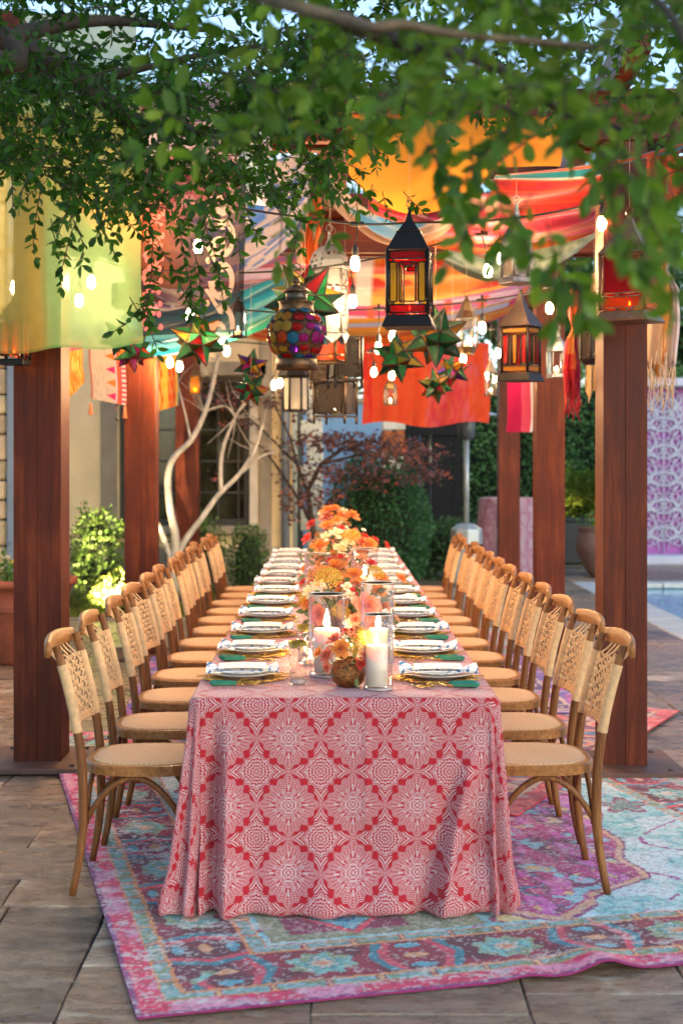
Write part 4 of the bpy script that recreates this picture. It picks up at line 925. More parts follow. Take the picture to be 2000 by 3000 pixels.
def tablecloth():
    """top sheet and a drop that goes round the table with corner folds"""
    nt_ = 54; segs = []
    def lin_(a, b, n): return [lerp(a, b, i/n) for i in range(n)]
    cr = .03
    for s in lin_(0, 1, 150): segs.append(('f', lerp(TX0+cr, TX1-cr, s), TY0, 0, -1, s))
    for s in lin_(0, 1, 34): a = R(lerp(-90, 0, s)); segs.append(('c1', TX1-cr, TY0+cr, math.cos(a), math.sin(a), s))
    for s in lin_(0, 1, 330): segs.append(('r', TX1, lerp(TY0+cr, TY1-cr, s), 1, 0, s))
    for s in lin_(0, 1, 12): a = R(lerp(0, 90, s)); segs.append(('c2', TX1-cr, TY1-cr, math.cos(a), math.sin(a), s))
    for s in lin_(0, 1, 40): segs.append(('b', lerp(TX1-cr, TX0+cr, s), TY1, 0, 1, s))
    for s in lin_(0, 1, 12): a = R(lerp(90, 180, s)); segs.append(('c3', TX0+cr, TY1-cr, math.cos(a), math.sin(a), s))
    for s in lin_(0, 1, 330): segs.append(('l', TX0, lerp(TY1-cr, TY0+cr, s), -1, 0, s))
    for s in lin_(0, 1, 34): a = R(lerp(180, 270, s)); segs.append(('c4', TX0+cr, TY0+cr, math.cos(a), math.sin(a), s))
    n = len(segs); V = []; UV = []
    t = np.linspace(0, 1, nt_)
    for (k, x, y, nx, ny, s) in segs:
        ex, ey = (x+nx*cr, y+ny*cr) if k[0] == 'c' else (x, y)
        drop = t*(TZ-.012)
        flare = .012+.022*t
        if k == 'f':
            w = (.010*math.sin(s*9+.6)+.008*math.sin(s*21+1))*t
            w = w+.024*sstep(.55, .9, t)*math.sin(s*13+2)+.012*sstep(.5, .8, t)*math.sin(s*29+1)+.05*sstep(.72, .97, t)*(1-.3*math.cos(s*6.28))
            e0 = math.exp(-((s-.045)/.03)**2); e1 = math.exp(-((s-.93)/.05)**2)      # the deep pleat beside each corner
            w = w-.085*e0*sstep(.0, .45, t)-.05*e1*sstep(.25, .8, t)+.03*math.exp(-((s-.12)/.05)**2)*sstep(.3, .9, t)+.045*np.exp(-((s-(.985-.16*t))/.028)**2)*sstep(.15, .5, t)-.03*np.exp(-((s-(.93-.16*t))/.025)**2)*sstep(.3, .6, t)+.04*math.exp(-((s-.085)/.022)**2)*sstep(.1, .6, t)
            w = w+.005*math.exp(-((s-.575)/.008)**2)*(1-.5*t)+.003*np.exp(-((t-.42)/.012)**2)
            off = flare+w; uu = ex+0*t; vv = -drop
        elif k in ('c1', 'c4'):
            bulge = math.sin(math.pi*s)
            fold = .034*math.sin(s*math.pi*5+(0 if k == 'c1' else 1.2))*t
            off = flare+bulge*(.075 if k == 'c4' else .022)*t**1.1+fold+.02*sstep(.75, .95, t)
            q = s if k == 'c1' else 1-s
            uu = (ex+(drop*q*1.0 if k == 'c1' else -drop*q*1.0)); vv = -drop*(1-q*.35)+q*.05
        elif k in ('l', 'r'):
            yy = y; w = (.016*math.sin(yy*7.3)+.012*math.sin(yy*17+1.1))*t+.02*sstep(.75, .95, t)
            near = math.exp(-((yy-TY0)/.16)**2)
            off = flare+w+near*.05*t*math.sin((yy-TY0)*30); uu = ex+(drop if k == 'r' else -drop); vv = (yy-TY0)+0*t
        else:
            off = flare+.02*t*math.sin(s*20); uu = ex+0*t; vv = (TY1-TY0)+drop
        rr = np.minimum(t*(TZ), .012); 
        z = TZ+.004-drop-.0*t
        hem = sstep(.97, 1, t); off = off-.012*hem+.018*(fbm(np.full(nt_, len(V)*.035), t*2.0, 3, 77)-.5)*2*sstep(.25, .9, t)
        px_ = ex+nx*(off*sstep(0, .02, t)); py_ = ey+ny*(off*sstep(0, .02, t))
        z = z-.004*(1-sstep(0, .02, t))*0
        V.append(np.stack([px_, py_, np.maximum(z, .024+.004*math.sin(s*40))], 1)); UV.append(np.stack([uu, vv], 1))
    V = np.concatenate(V); UV = np.concatenate(UV)
    idx = np.arange(n*nt_).reshape(n, nt_); nx_ = np.roll(idx, -1, 0)
    Fq = np.stack([idx[:, :-1].ravel(), idx[:, 1:].ravel(), nx_[:, 1:].ravel(), nx_[:, :-1].ravel()], 1)
    # top: a grid strictly inside, joined by a ring of quads to the drop's first row
    nu, nv = 28, 160; U, W_ = np.meshgrid(np.linspace(TX0-.001, TX1+.001, nu), np.linspace(TY0-.001, TY1+.001, nv), indexing='ij')
    U = U.ravel(); W_ = W_.ravel(); zz = TZ+.0045+.0012*np.sin(W_*9+U*3)*np.sin(U*7)*(np.minimum(np.minimum(U-TX0, TX1-U), .05)/.05)
    b0 = len(V); V = np.concatenate([V, np.stack([U, W_, zz], 1)]); UV = np.concatenate([UV, np.stack([U, W_-TY0], 1)])
    Fq = np.concatenate([Fq, grid_faces(nu, nv)+b0])
    me = np_mesh('tablecloth', V, Fq, m_cloth, uv=UV)
    return tag(link('tablecloth', me), 'red and white mandala patterned cloth reaching the rug', 'tablecloth')
tablecloth()
TT = TZ+.006      # working height of the table surface

# ------------------------------------------------------------------ chairs
m_oak = wood('weathered_oak', C('#7d4f2a'), C('#a8743f'), .5, (40, 40, 3), .05, .25); m_oakr = wood('oak_rail', C('#9a6636'), C('#c08f58'), .45, (40, 4, 40), .1, .2)
m_cord = pm('paper_cord', C('#cfa878'), .75, .18, 40, .3, 200); m_steel2 = pm('bolt', C('#4a4038'), .4, .1, 20, metal=.7)
def cane_mat():
    m, nt, out = _new('woven_cane'); L = nt.links.new; b = principled(nt, .6, 0, .35)
    tc = nd(nt, 'ShaderNodeTexCoord'); s_ = nd(nt, 'ShaderNodeSeparateXYZ'); L(tc.outputs['Object'], s_.inputs[0])
    x = X(nt, s_.outputs[0]); y = X(nt, s_.outputs[1]); p = (x*330).sin()*(y*330).sin(); q = ((x+y)*620).sin()
    h = p*.5+q*.25+.5; mix = nd(nt, 'ShaderNodeMix', data_type='RGBA'); mix.inputs[6].default_value = rgb(C('#94704a')); mix.inputs[7].default_value = rgb(C('#e4c7a2')); L(h.cl().so, mix.inputs[0])
    L(mix.outputs[2], b.inputs['Base Color']); bp = nd(nt, 'ShaderNodeBump'); bp.inputs['Strength'].default_value = .5; bp.inputs['Distance'].default_value = .003; L(h.so, bp.inputs['Height']); L(bp.outputs[0], b.inputs['Normal'])
    L(b.outputs[0], out.inputs[0]); return m
m_cane = cane_mat()
PZ = [0, .06, .14, .25, .36, .46, .56, .66, .76, .84, .905]; PX = [-.034, -.022, -.008, .004, .004, 0, -.012, -.030, -.054, -.076, -.096]
def post_x(z): return float(np.interp(z, PZ, PX))
def post_y(z): return float(np.interp(z, [0, .25, .46, .9], [.222, .208, .203, .200]))
def panel_x(y, z): return post_x(z)-.022*(1-(y/.2)**2)
def make_chair():
    e = empty('dining_chair')
    for s in (-1, 1):
        pts = [(x, s*post_y(z), z) for x, z in zip(PX, PZ)]
        MB().tube(pts, [.0135, .0145, .016, .0175, .018, .018, .0175, .017, .0165, .016, .016], 10).build('back_post', m_oak, e)
        MB().tube([(.392, s*.188, 0), (.384, s*.184, .15), (.374, s*.178, .30), (.368, s*.174, .437)], [.0135, .0155, .0175, .019], 10).build('leg', m_oak, e)
        # cord wound round the post
        mb = MB(); zs = np.arange(.588, .838, .0037); w = [(post_x(z), s*post_y(z), z) for z in zs]; mb.tube(w, [.0206 if i % 2 else .0178 for i in range(len(w))], 10); mb.build('cord_wrap', m_cord, e)
        arch = [(.018+.335*t, s*(.2-.02*t), .245+.175*math.sin(math.pi*min(1, max(0, t*.94+.03)))**.75) for t in np.linspace(0, 1, 15)]
        MB().tube(arch, .0115, 8).build('brace', m_oak, e)
        MB().sphere((.0+post_x(.44)-.017, s*post_y(.44), .44), .007, 8, 5).build('bolt', m_steel2, e); MB().sphere((post_x(.88)+.016, s*post_y(.88), .88), .006, 8, 5).build('bolt', m_steel2, e)
    for x0, yy in ((.0, .19), (.372, .165)):
        MB().tube([(x0+(.012 if x0 == 0 else 0), lerp(-yy, yy, t), .25+.165*math.sin(math.pi*t)**.7) for t in np.linspace(0, 1, 13)], .0105, 8).build('brace', m_oak, e)
    # seat ring and cane
    def outline(k, n=44):
        o = []
        for i in range(n):
            a = 2*math.pi*i/n; c, s = math.cos(a), math.sin(a); p = 3.4 if c > 0 else 3.0
            rx = (abs(c)**p+abs(s)**p)**(-1/p); wy = .225+.012*c
            o.append((.205+.215*rx*c*k, wy*rx*s*k))
        return o
    mb = MB(); mb.prism(outline(1.0), .432, .4675, .007); mb.build('seat_frame', m_oakr, e)
    mb = MB(); rings = [(.86, .4678), (.82, .471), (.6, .4755), (.3, .4775), (.02, .478)]; vs = []; fs = []; n = 44
    for (k, z) in rings: vs += [(p[0], p[1], z) for p in outline(k)]
    for i in range(len(rings)-1):
        for k in range(n): fs.append((i*n+k, i*n+(k+1) % n, (i+1)*n+(k+1) % n, (i+1)*n+k))
    mb.add(vs, fs); mb.build('cane_seat', m_cane, e)
    MB().tube([(p[0], p[1], .4685) for p in outline(.865)+outline(.865)[:1]], .0028, 5, cap=False).build('cane_spline', m_cord, e)
    # bowed top rail behind the posts
    mb = MB(); vs = []; fs = []; n = 15
    for i in range(n):
        y = lerp(-.245, .245, i/(n-1)); q = 1-(y/.245)**2; cx_ = -.119-.026*q; h = .026+.004*q; zc = .893+.012*q; t = .011 if abs(y) < .23 else .008
        pr = [(-t, -h), (t, -h), (t*1.15, 0), (t, h*.9), (0, h*1.08), (-t, h*.9), (-t*1.15, 0)]
        vs += [(cx_+a, y, zc+b_) for (a, b_) in pr]
    m_ = 7
    for i in range(n-1):
        for k in range(m_): fs.append((i*m_+k, (i+1)*m_+k, (i+1)*m_+(k+1) % m_, i*m_+(k+1) % m_))
    fs += [tuple(range(m_)), tuple(reversed(range((n-1)*m_, n*m_)))]
    mb.add(vs, fs); mb.build('top_rail', m_oakr, e)
    # woven back: flat bands of three cords over and under
    mb = MB(); zrow = np.linspace(.624, .828, 10); ycol = np.linspace(-.155, .155, 8); r = .0029
    for j, z in enumerate(zrow):
        for c in (-1, 0, 1):
            pts = []
            for i in range(29):
                y = lerp(-.205, .205, i/28); ph = math.cos(math.pi*((y-ycol[0])/(ycol[1]-ycol[0])+j))
                pts.append((panel_x(max(-.2, min(.2, y)), z)+.005*ph*(1 if abs(y) < .17 else .3), y, z+c*.0052+.002*math.sin(j*2.1+y*5)))
            mb.tube(pts, r, 4, cap=False)
    for i, y in enumerate(ycol):
        for c in (-1, 0, 1):
            pts = []
            for k in range(25):
                z = lerp(.592, .884, k/24); ph = -math.cos(math.pi*((z-zrow[0])/(zrow[1]-zrow[0])+i))
                pts.append((lerp(panel_x(y, z)+.005*ph*(1 if z < .84 else .2), -.113-.026*(1-(y/.245)**2), min(1, max(0, (z-.83)/.045))), y+c*.0055*(1 if z < .83 else .6), z))
            mb.tube(pts, r, 4, cap=False)
    for k in range(7):
        z = .586+k*.0045; mb.tube([(panel_x(max(-.2, min(.2, lerp(-.2, .2, i/12))), z)+.002*(k % 2), lerp(-.2, .2, i/12), z+.006*(1-(lerp(-1, 1, i/12))**2)) for i in range(13)], .0042, 4, cap=False)
    mb.build('woven_back', m_cord, e)
    return e
ORD = ['first', 'second', 'third', 'fourth', 'fifth', 'sixth', 'seventh', 'eighth', 'ninth', 'tenth', 'eleventh', 'twelfth']
SEATS = [5.42, 6.09, 6.76, 7.42, 8.06, 8.68, 9.28, 9.87, 10.44, 11.01, 11.59, 12.17]
proto = make_chair(); first = True
for side in ('left', 'right'):
    for i, y in enumerate(SEATS):
        c = proto if first else copy_tree(proto); first = False
        jx, jr = random.uniform(-.02, .02), random.uniform(-.05, .05)
        if i == 0: jx = jr = 0
        c.location = (-.90+jx, y-.01, .012) if side == 'left' else (.985+jx, y, .012)
        c.rotation_euler = (0, 0, jr if side == 'left' else math.pi+jr)
        tag(c, 'woven cord back wooden chair, %s from the near end of the %s row' % (ORD[i], side), 'chair', 'chairs along the table')

# ------------------------------------------------------------------ place settings
m_china = pm('white_china', C('#ece8e0'), .15, .03, 5, spec=.6); m_gold = pm('gold_wire', C('#c79a4a'), .3, .2, 30, metal=.9); m_goldc = pm('gold_cutlery', C('#c9a25e'), .22, .08, 30, metal=1)
def band_plate():
    m, nt, out = _new('blue_leaf_china'); L = nt.links.new; b = principled(nt, .15, 0, .6); tc = nd(nt, 'ShaderNodeTexCoord'); s_ = nd(nt, 'ShaderNodeSeparateXYZ'); L(tc.outputs['Object'], s_.inputs[0])
    x = X(nt, s_.outputs[0]); y = X(nt, s_.outputs[1]); r = (x*x+y*y).sqrt(); th = y.atan2(x)
    w = ((th*18+r*160).sin()).gt(.55)*r.gt(.092)*r.lt(.112); mix = nd(nt, 'ShaderNodeMix', data_type='RGBA'); mix.inputs[6].default_value = rgb(C('#ece8e0')); mix.inputs[7].default_value = rgb(C('#5f8fae')); L(w.so, mix.inputs[0]); L(mix.outputs[2], b.inputs['Base Color'])
    L(b.outputs[0], out.inputs[0]); return m
m_china2 = band_plate()
def napkin_mat():
    m, nt, out = _new('napkin_linen'); L = nt.links.new; b = principled(nt, .85, 0, .2); tc = nd(nt, 'ShaderNodeTexCoord')
    n = nd(nt, 'ShaderNodeTexNoise'); n.inputs['Scale'].default_value = 16; n.inputs['Detail'].default_value = 1.5; n.inputs['Distortion'].default_value = 1.2; L(tc.outputs['Object'], n.inputs['Vector'])
    w = ((X(nt, n.outputs[0])*22).sin()).gt(.86); mix = nd(nt, 'ShaderNodeMix', data_type='RGBA'); mix.inputs[6].default_value = rgb(C('#eeebe6')); mix.inputs[7].default_value = rgb(C('#4a7fae')); L(w.so, mix.inputs[0]); L(mix.outputs[2], b.inputs['Base Color']); L(b.outputs[0], out.inputs[0]); return m
m_nap = napkin_mat()
def card_mat():
    m, nt, out = _new('menu_card'); L = nt.links.new; b = principled(nt, .7, 0, .3); tc = nd(nt, 'ShaderNodeTexCoord'); s_ = nd(nt, 'ShaderNodeSeparateXYZ'); L(tc.outputs['Object'], s_.inputs[0])
    x = X(nt, s_.outputs[0]); y = X(nt, s_.outputs[1]); n = nd(nt, 'ShaderNodeTexNoise'); n.inputs['Scale'].default_value = 180; L(tc.outputs['Object'], n.inputs['Vector'])
    w = ((y*520).sin().gt(.45))*(x.abs().lt(.07))*(y.abs().lt(.040))*(X(nt, n.outputs[0]).gt(.47)); mix = nd(nt, 'ShaderNodeMix', data_type='RGBA'); mix.inputs[6].default_value = rgb(C('#f4f0ea')); mix.inputs[7].default_value = rgb(C('#cf9a94')); L(w.so, mix.inputs[0]); L(mix.outputs[2], b.inputs['Base Color']); L(b.outputs[0], out.inputs[0]); return m
m_card = card_mat(); m_green = pm('malachite', C('#1a7a5c'), .18, .35, 18, spec=.6, coat=.4)
# charger: a nest of gold twigs
def charger():
    mb = MB(); rs = np.random.default_rng(3)
    for k in range(34):
        a = rs.uniform(0, 6.28); r0 = rs.uniform(.10, .155); span = rs.uniform(.7, 1.7); dr = rs.uniform(-.03, .03)
        mb.tube([((r0+dr*t+.006*math.sin(t*9+k))*math.cos(a+span*t), (r0+dr*t+.006*math.sin(t*9+k))*math.sin(a+span*t), .004+.007*rs.random()) for t in np.linspace(0, 1, 8)], rs.uniform(.0018, .003), 4)
    for k in range(26):
        a = rs.uniform(0, 6.28); b_ = a+rs.uniform(-.5, .5); l = rs.uniform(.155, .18) if k else .215
        mb.tube([(.07*math.cos(a), .07*math.sin(a), .006), (.12*math.cos((a+b_)/2), .12*math.sin((a+b_)/2), .010), (l*math.cos(b_), l*math.sin(b_), .008+rs.random()*.006)], [.002, .003, .0018], 4)
    return mb.mesh('twig_charger', m_gold)
me_charger = charger()
def plate_mesh(R_, name, mat): return MB().lathe([(.0, .006), (R_*.55, .006), (R_*.66, .009), (R_*.97, .017), (R_, .0185), (R_*.99, .0165), (R_*.66, .004), (R_*.5, .0), (0, .0)], 40).mesh(name, mat)
me_pl = plate_mesh(.14, 'dinner_plate', m_china); me_pl2 = plate_mesh(.118, 'salad_plate', m_china2)
def napkin():
    mb = MB(); vs = []; fs = []; nu, nv = 33, 9; rs = np.random.default_rng(4)
    for i in range(nu):
        t = lerp(-1, 1, i/(nu-1)); e = max(0, (abs(t)-.55)/.45)
        for k in range(nv):
            s = lerp(-1, 1, k/(nv-1)); hw = .050+.012*e+(.02*e*e); z = .010+.016*e+.011*math.sin(s*5+t*3)*e+.006*math.cos(s*9)*e+(.006*(1-s*s))*(1-e)-.004*e*(abs(t) > .97)
            vs.append((t*.142, s*hw, z))
    for i in range(nu-1):
        for k in range(nv-1): a = i*nv+k; fs.append((a, a+nv, a+nv+1, a+1))
    b = len(vs); vs2 = [(v[0], v[1], v[2]-.006) for v in vs]; fs2 = [tuple(reversed([i+b for i in f])) for f in fs]
    edge = [i*nv for i in range(nu)]+[(nu-1)*nv+k for k in range(1, nv)]+[i*nv+nv-1 for i in range(nu-2, -1, -1)]+[k for k in range(nv-2, 0, -1)]
    fs3 = [(edge[i], edge[(i+1) % len(edge)], edge[(i+1) % len(edge)]+b, edge[i]+b) for i in range(len(edge))]
    mb.add(vs+vs2, fs+fs2+fs3); return mb.mesh('napkin', m_nap)
me_nap = napkin()
def card():
    mb = MB(); vs = []; fs = []; n = 9
    for i in range(n):
        x = lerp(-.09, .09, i/(n-1)); z = .020+.003*(1-(x/.09)**2)
        for y, dz in ((-.048, 0), (.048, .007)): vs += [(x, y, z+dz), (x, y, z+dz+.0008)]
    for i in range(n-1):
        a = i*4; fs += [(a+1, a+3, a+7, a+5), (a, a+4, a+6, a+2), (a, a+1, a+5, a+4), (a+2, a+6, a+7, a+3)]
    fs += [(0, 2, 3, 1), ((n-1)*4, (n-1)*4+1, (n-1)*4+3, (n-1)*4+2)]
    return mb.add(vs, fs).mesh('menu_card', m_card, False)
me_card = card()
def handle_mesh():
    mb = MB(); n = 6; prof = [(.005, .0), (.0145, .013), (.0138, .032), (.0105, .088), (.008, .1)]
    vs = []; fs = []
    for (r, x) in prof: vs += [(-x, r*math.cos(R(60*k+30)), .0125+r*.85*math.sin(R(60*k+30))) for k in range(n)]
    for i in range(len(prof)-1):
        for k in range(n): fs.append((i*n+k, i*n+(k+1) % n, (i+1)*n+(k+1) % n, (i+1)*n+k))
    fs += [tuple(range(n)), tuple(reversed(range((len(prof)-1)*n, len(prof)*n)))]
    return MB().add(vs, fs, True).mesh('handle', m_green)
me_handle = handle_mesh()
def ferrule_mesh(): return MB().box((-.104, 0, .0095), (.02, .0125, .0105), .002).mesh('ferrule', m_goldc)
me_fer = ferrule_mesh()
def blade(): 
    mb = MB(); mb.tube([(-.112, 0, .009), (-.125, 0, .008)], [.004, .0035], 6); mb.prism([(-.122, -.0035), (-.122, .0035), (-.15, .009), (-.21, .010), (-.238, .0005), (-.235, -.002), (-.15, -.005)], .0065, .008); return mb.mesh('blade', m_goldc)
def tines():
    mb = MB(); mb.tube([(-.112, 0, .009), (-.14, 0, .013), (-.165, 0, .010), (-.178, 0, .007)], [.0035, .0028, .003, .005], 6)
    mb.prism([(-.17, -.006), (-.17, .006), (-.186, .012), (-.198, .012), (-.198, -.012), (-.186, -.012)], .0045, .0065)
    for k in range(4): y = -.0098+k*.0065; mb.tube([(-.196, y, .0055), (-.22, y, .004), (-.24, y, .008)], [.0018, .0016, .001], 5)
    return mb.mesh('tines', m_goldc)
def bowl():
    mb = MB(); mb.tube([(-.112, 0, .009), (-.14, 0, .012), (-.17, 0, .008)], [.0035, .003, .004], 6); mb.sphere((-.195, 0, .008), 1, 12, 6, (.03, .018, .005)); return mb.mesh('spoon_bowl', m_goldc)
me_blade, me_tines, me_bowl = blade(), tines(), bowl()
def cutlery(kind, me, loc, rz, label):
    e = empty(kind, loc, rz, label, kind.split('_')[-1], 'green handled cutlery'); link('handle', me_handle, e); link('ferrule', me_fer, e); link({'dinner_knife': 'blade', 'dinner_fork': 'tines', 'salad_fork': 'tines', 'dinner_spoon': 'spoon_bowl'}[kind], me, e); return e
for side in ('left', 'right'):
    sg = -1 if side == 'left' else 1; cx_ = -.322 if side == 'left' else .408
    for i, y in enumerate(SEATS):
        w = 'at the %s place from the near end, %s side of table' % (ORD[i], side); yy = y-.01+random.uniform(-.015, .015); rz = random.uniform(-.06, .06)
        xx = cx_+random.uniform(-.012, .012)
        o = link('twig_charger', me_charger, loc=(xx, yy, TT), rot=(0, 0, random.uniform(-.5, .5)+(math.pi if sg < 0 else 0))); tag(o, 'gold twig charger '+w, 'charger', 'gold twig chargers')
        o = link('dinner_plate', me_pl, loc=(xx, yy, TT+.013)); tag(o, 'white dinner plate '+w, 'plate', 'white dinner plates')
        o = link('salad_plate', me_pl2, loc=(xx, yy, TT+.022), rot=(0, 0, random.uniform(0, 6))); tag(o, 'blue rimmed salad plate '+w, 'plate', 'blue rimmed salad plates')
        o = link('napkin', me_nap, loc=(xx, yy, TT+.029), rot=(0, 0, rz+random.uniform(-.06, .06)), scale=(random.uniform(.94, 1.06), random.uniform(.85, 1.1), random.uniform(.75, 1.0))); tag(o, 'blue and white napkin '+w, 'napkin', 'blue and white napkins')
        o = link('menu_card', me_card, loc=(xx, yy-.006, TT+.026), rot=(0, 0, rz+random.uniform(-.03, .03))); tag(o, 'white menu card '+w, 'card', 'menu cards')
        near = -1                      # the side of the plate towards the camera
        hx = TX0+.028 if side == 'left' else TX1-.03
        rzk = math.pi if side == 'left' else 0
        j = lambda: random.uniform(-.06, .06)
        if side == 'left':
            cutlery('dinner_knife', me_blade, (hx+random.uniform(-.005, .015), yy-.19, TT), rzk+j(), 'green handled knife '+w)
            cutlery('dinner_fork', me_tines, (hx+.0, yy+.185, TT), rzk+j(), 'green handled fork '+w)
            if i in (1, 3, 4): cutlery('dinner_spoon', me_bowl, (hx+.01, yy-.222, TT), rzk+j(), 'green handled spoon '+w)
        else:
            cutlery('dinner_fork', me_tines, (hx+random.uniform(-.012, .004), yy-.205, TT), rzk+j(), 'nearer green handled fork '+w)
            cutlery('salad_fork', me_tines, (hx-.02, yy-.175, TT), rzk+j(), 'farther green handled fork '+w)
            cutlery('dinner_knife', me_blade, (hx-.03, yy+.19, TT), rzk+j(), 'green handled knife '+w)
# ------------------------------------------------------------------ candles, glasses, flowers
m_glass = clearglass('clear_glass'); m_wax = None
def waxmat():
    m, nt, out = _new('candle_wax'); b = principled(nt, .5, 0, .4); b.inputs['Base Color'].default_value = rgb(C('#f3e6d2')); b.inputs['Subsurface Weight'].default_value = .6; b.inputs['Subsurface Radius'].default_value = (.05, .03, .015); b.inputs['Subsurface Scale'].default_value = .6
    nt.links.new(b.outputs[0], out.inputs[0]); return m
m_wax = waxmat(); m_wick = pm('wick', C('#1a1512'), .9, .2, 30); m_flame = emit('flame', (1, .66, .30), FLAME)
def flame_mesh(s): return MB().lathe([(0, 0), (.0045*s, .004*s), (.0065*s, .012*s), (.005*s, .022*s), (.002*s, .034*s), (0, .042*s)], 10).mesh('flame', m_flame)
me_flame = flame_mesh(1.0); me_flame_s = flame_mesh(.55)
def candle(loc, r, h, label, fl=1.0, group='pillar candles on the table'):
    e = empty('pillar_candle', loc, label=label, cat='candle', group=group)
    MB().lathe([(0, 0), (r, 0), (r, h*.6), (r, h-.004), (r*.96, h), (r*.8, h-.003), (r*.5, h-.008), (0, h-.01)], 24).build('wax', m_wax, e)
    w = MB().tube([(0, 0, h-.012), (.001, 0, h+.006)], .0012, 5).build('wick', m_wick, e)
    link('flame', me_flame, e, loc=(0, 0, h+.001), scale=fl)
    return e
def hurricane(loc, r, h, label):
    mb = MB(); t = .004
    mb.lathe([(0, 0), (r*.96, 0), (r, .006), (r, h), (r-t, h), (r-t, .016), (0, .014)], 40)
    o = mb.build('hurricane_vase', m_glass, loc=loc); tag(o, label, 'vase', 'glass hurricane vases')
    MB().lathe([(r-t*.8, h-.001), (r-t*.2, h-.001), (r-t*.1, h+.0022), (r-t*.7, h+.0022), (r-t*.8, h-.001)], 40).build('rim', pm('glass_rim', C('#d8c9b0'), .1, .1, 20, spec=.8), o)
    MB().lathe([(r*.7, .001), (r*.985, .002), (r*.985, .008), (r*.7, .009)], 40).build('thick_base', pm('glass_base', C('#b9a9a4'), .08, .2, 30, spec=.9), o)
    return o
def on_table(px, Y): return Vector(((px-CX)*Y/F, Y, TT))
hurricane(on_table(957, 5.49), .072, .315, 'tall clear glass hurricane vase left of the bronze bowl'); candle(on_table(957, 5.49)+Vector((0, 0, .016)), .050, .165, 'thick white pillar candle in the tall left hurricane vase', 1.8)
hurricane(on_table(1108, 5.17), .054, .272, 'short clear glass hurricane vase right of the bronze bowl, nearest camera'); candle(on_table(1103, 5.17)+Vector((0, 0, .016)), .039, .145, 'white pillar candle in the nearest hurricane vase', 1.0)
hurricane(on_table(1105, 5.86), .070, .325, 'tall clear glass hurricane vase behind the nearest one'); candle(on_table(1108, 5.86)+Vector((0, 0, .016)), .040, .12, 'white pillar candle in the tall right hurricane vase', 1.6)
hurricane(on_table(1068, 8.1), .075, .32, 'clear glass hurricane vase beside the second flower arrangement'); candle(on_table(1068, 8.1)+Vector((0, 0, .016)), .045, .15, 'white pillar candle in the hurricane vase farthest along the right', 1.4)
hurricane(on_table(930, 8.0), .075, .30, 'clear glass hurricane vase left of the middle flowers'); candle(on_table(930, 8.0)+Vector((0, 0, .016)), .045, .14, 'white pillar candle half hidden left of the middle flowers', 1.4)
def votive(px, Y, label):
    e = empty('votive', on_table(px, Y), label=label, cat='candle holder', group='votive lights')
    MB().lathe([(0, 0), (.026, 0), (.031, .06), (.029, .06), (.024, .006), (0, .005)], 20).build('glass_cup', m_glass, e); MB().lathe([(0, .006), (.022, .006), (.022, .03), (0, .028)], 14).build('tealight', m_wax, e); link('flame', me_flame, e, loc=(0, 0, .03), scale=.9)
votive(909, 5.75, 'small glass votive light just left of the tall hurricane vase'); votive(893, 6.05, 'small glass votive light behind the gold rimmed tumblers'); votive(1020, 6.2, 'small glass votive light at the foot of the middle flowers')
def tumbler_mat():
    m, nt, out = _new('gold_rim_glass'); L = nt.links.new; tc = nd(nt, 'ShaderNodeTexCoord'); s_ = nd(nt, 'ShaderNodeSeparateXYZ'); L(tc.outputs['Object'], s_.inputs[0]); z = X(nt, s_.outputs[2])
    n = nd(nt, 'ShaderNodeTexNoise'); n.inputs['Scale'].default_value = 130; L(tc.outputs['Object'], n.inputs['Vector'])
    n2 = nd(nt, 'ShaderNodeTexNoise'); n2.inputs['Scale'].default_value = 26; L(tc.outputs['Object'], n2.inputs['Vector'])
    w = (z.gt(.132)*(X(nt, n.outputs[0])+(z-.132)*12).gt(.55)+(X(nt, n2.outputs[0]).gt(.66))*z.lt(.08)*z.gt(.03)).min(1.0)
    g = nd(nt, 'ShaderNodeBsdfGlossy'); g.inputs['Roughness'].default_value = .02; tp = nd(nt, 'ShaderNodeBsdfTransparent'); tp.inputs[0].default_value = (.96, .95, .94, 1); lw = nd(nt, 'ShaderNodeLayerWeight', i_0=.5); fc = X(nt, lw.outputs['Facing'])
    mx = nd(nt, 'ShaderNodeMixShader'); L((fc*fc*fc*.55+.03).cl().so, mx.inputs[0]); L(tp.outputs[0], mx.inputs[1]); L(g.outputs[0], mx.inputs[2])
    gd = principled(nt, .3, .9); gd.inputs['Base Color'].default_value = rgb(C('#d9a441')); m2 = nd(nt, 'ShaderNodeMixShader'); L(w.so, m2.inputs[0]); L(mx.outputs[0], m2.inputs[1]); L(gd.outputs[0], m2.inputs[2]); L(m2.outputs[0], out.inputs[0]); return m
m_tum = tumbler_mat()
me_tum = MB().lathe([(0, 0), (.030, 0), (.034, .004), (.0325, .02), (.0335, .1), (.0365, .158), (.0345, .158), (.0315, .1), (.0305, .022), (0, .018)], 28).mesh('tumbler', m_tum)
for k, (px, Y, lb) in enumerate([(873, 5.30, 'gold rimmed glass tumbler nearest the camera'), (895, 5.82, 'gold rimmed glass tumbler behind the nearest one'), (905, 6.62, 'gold rimmed glass tumbler by the left edge of the flowers')]):
    o = link('tumbler', me_tum, loc=on_table(px, Y), rot=(0, 0, k)); tag(o, lb, 'glass', 'gold rimmed tumblers'); MB().lathe([(.012, .003), (.029, .0045), (.029, .017), (.012, .0165)], 12, flat=True).build('thick_base', pm('glass_base', C('#b9a9a4'), .08, .2, 30, spec=.9), o)

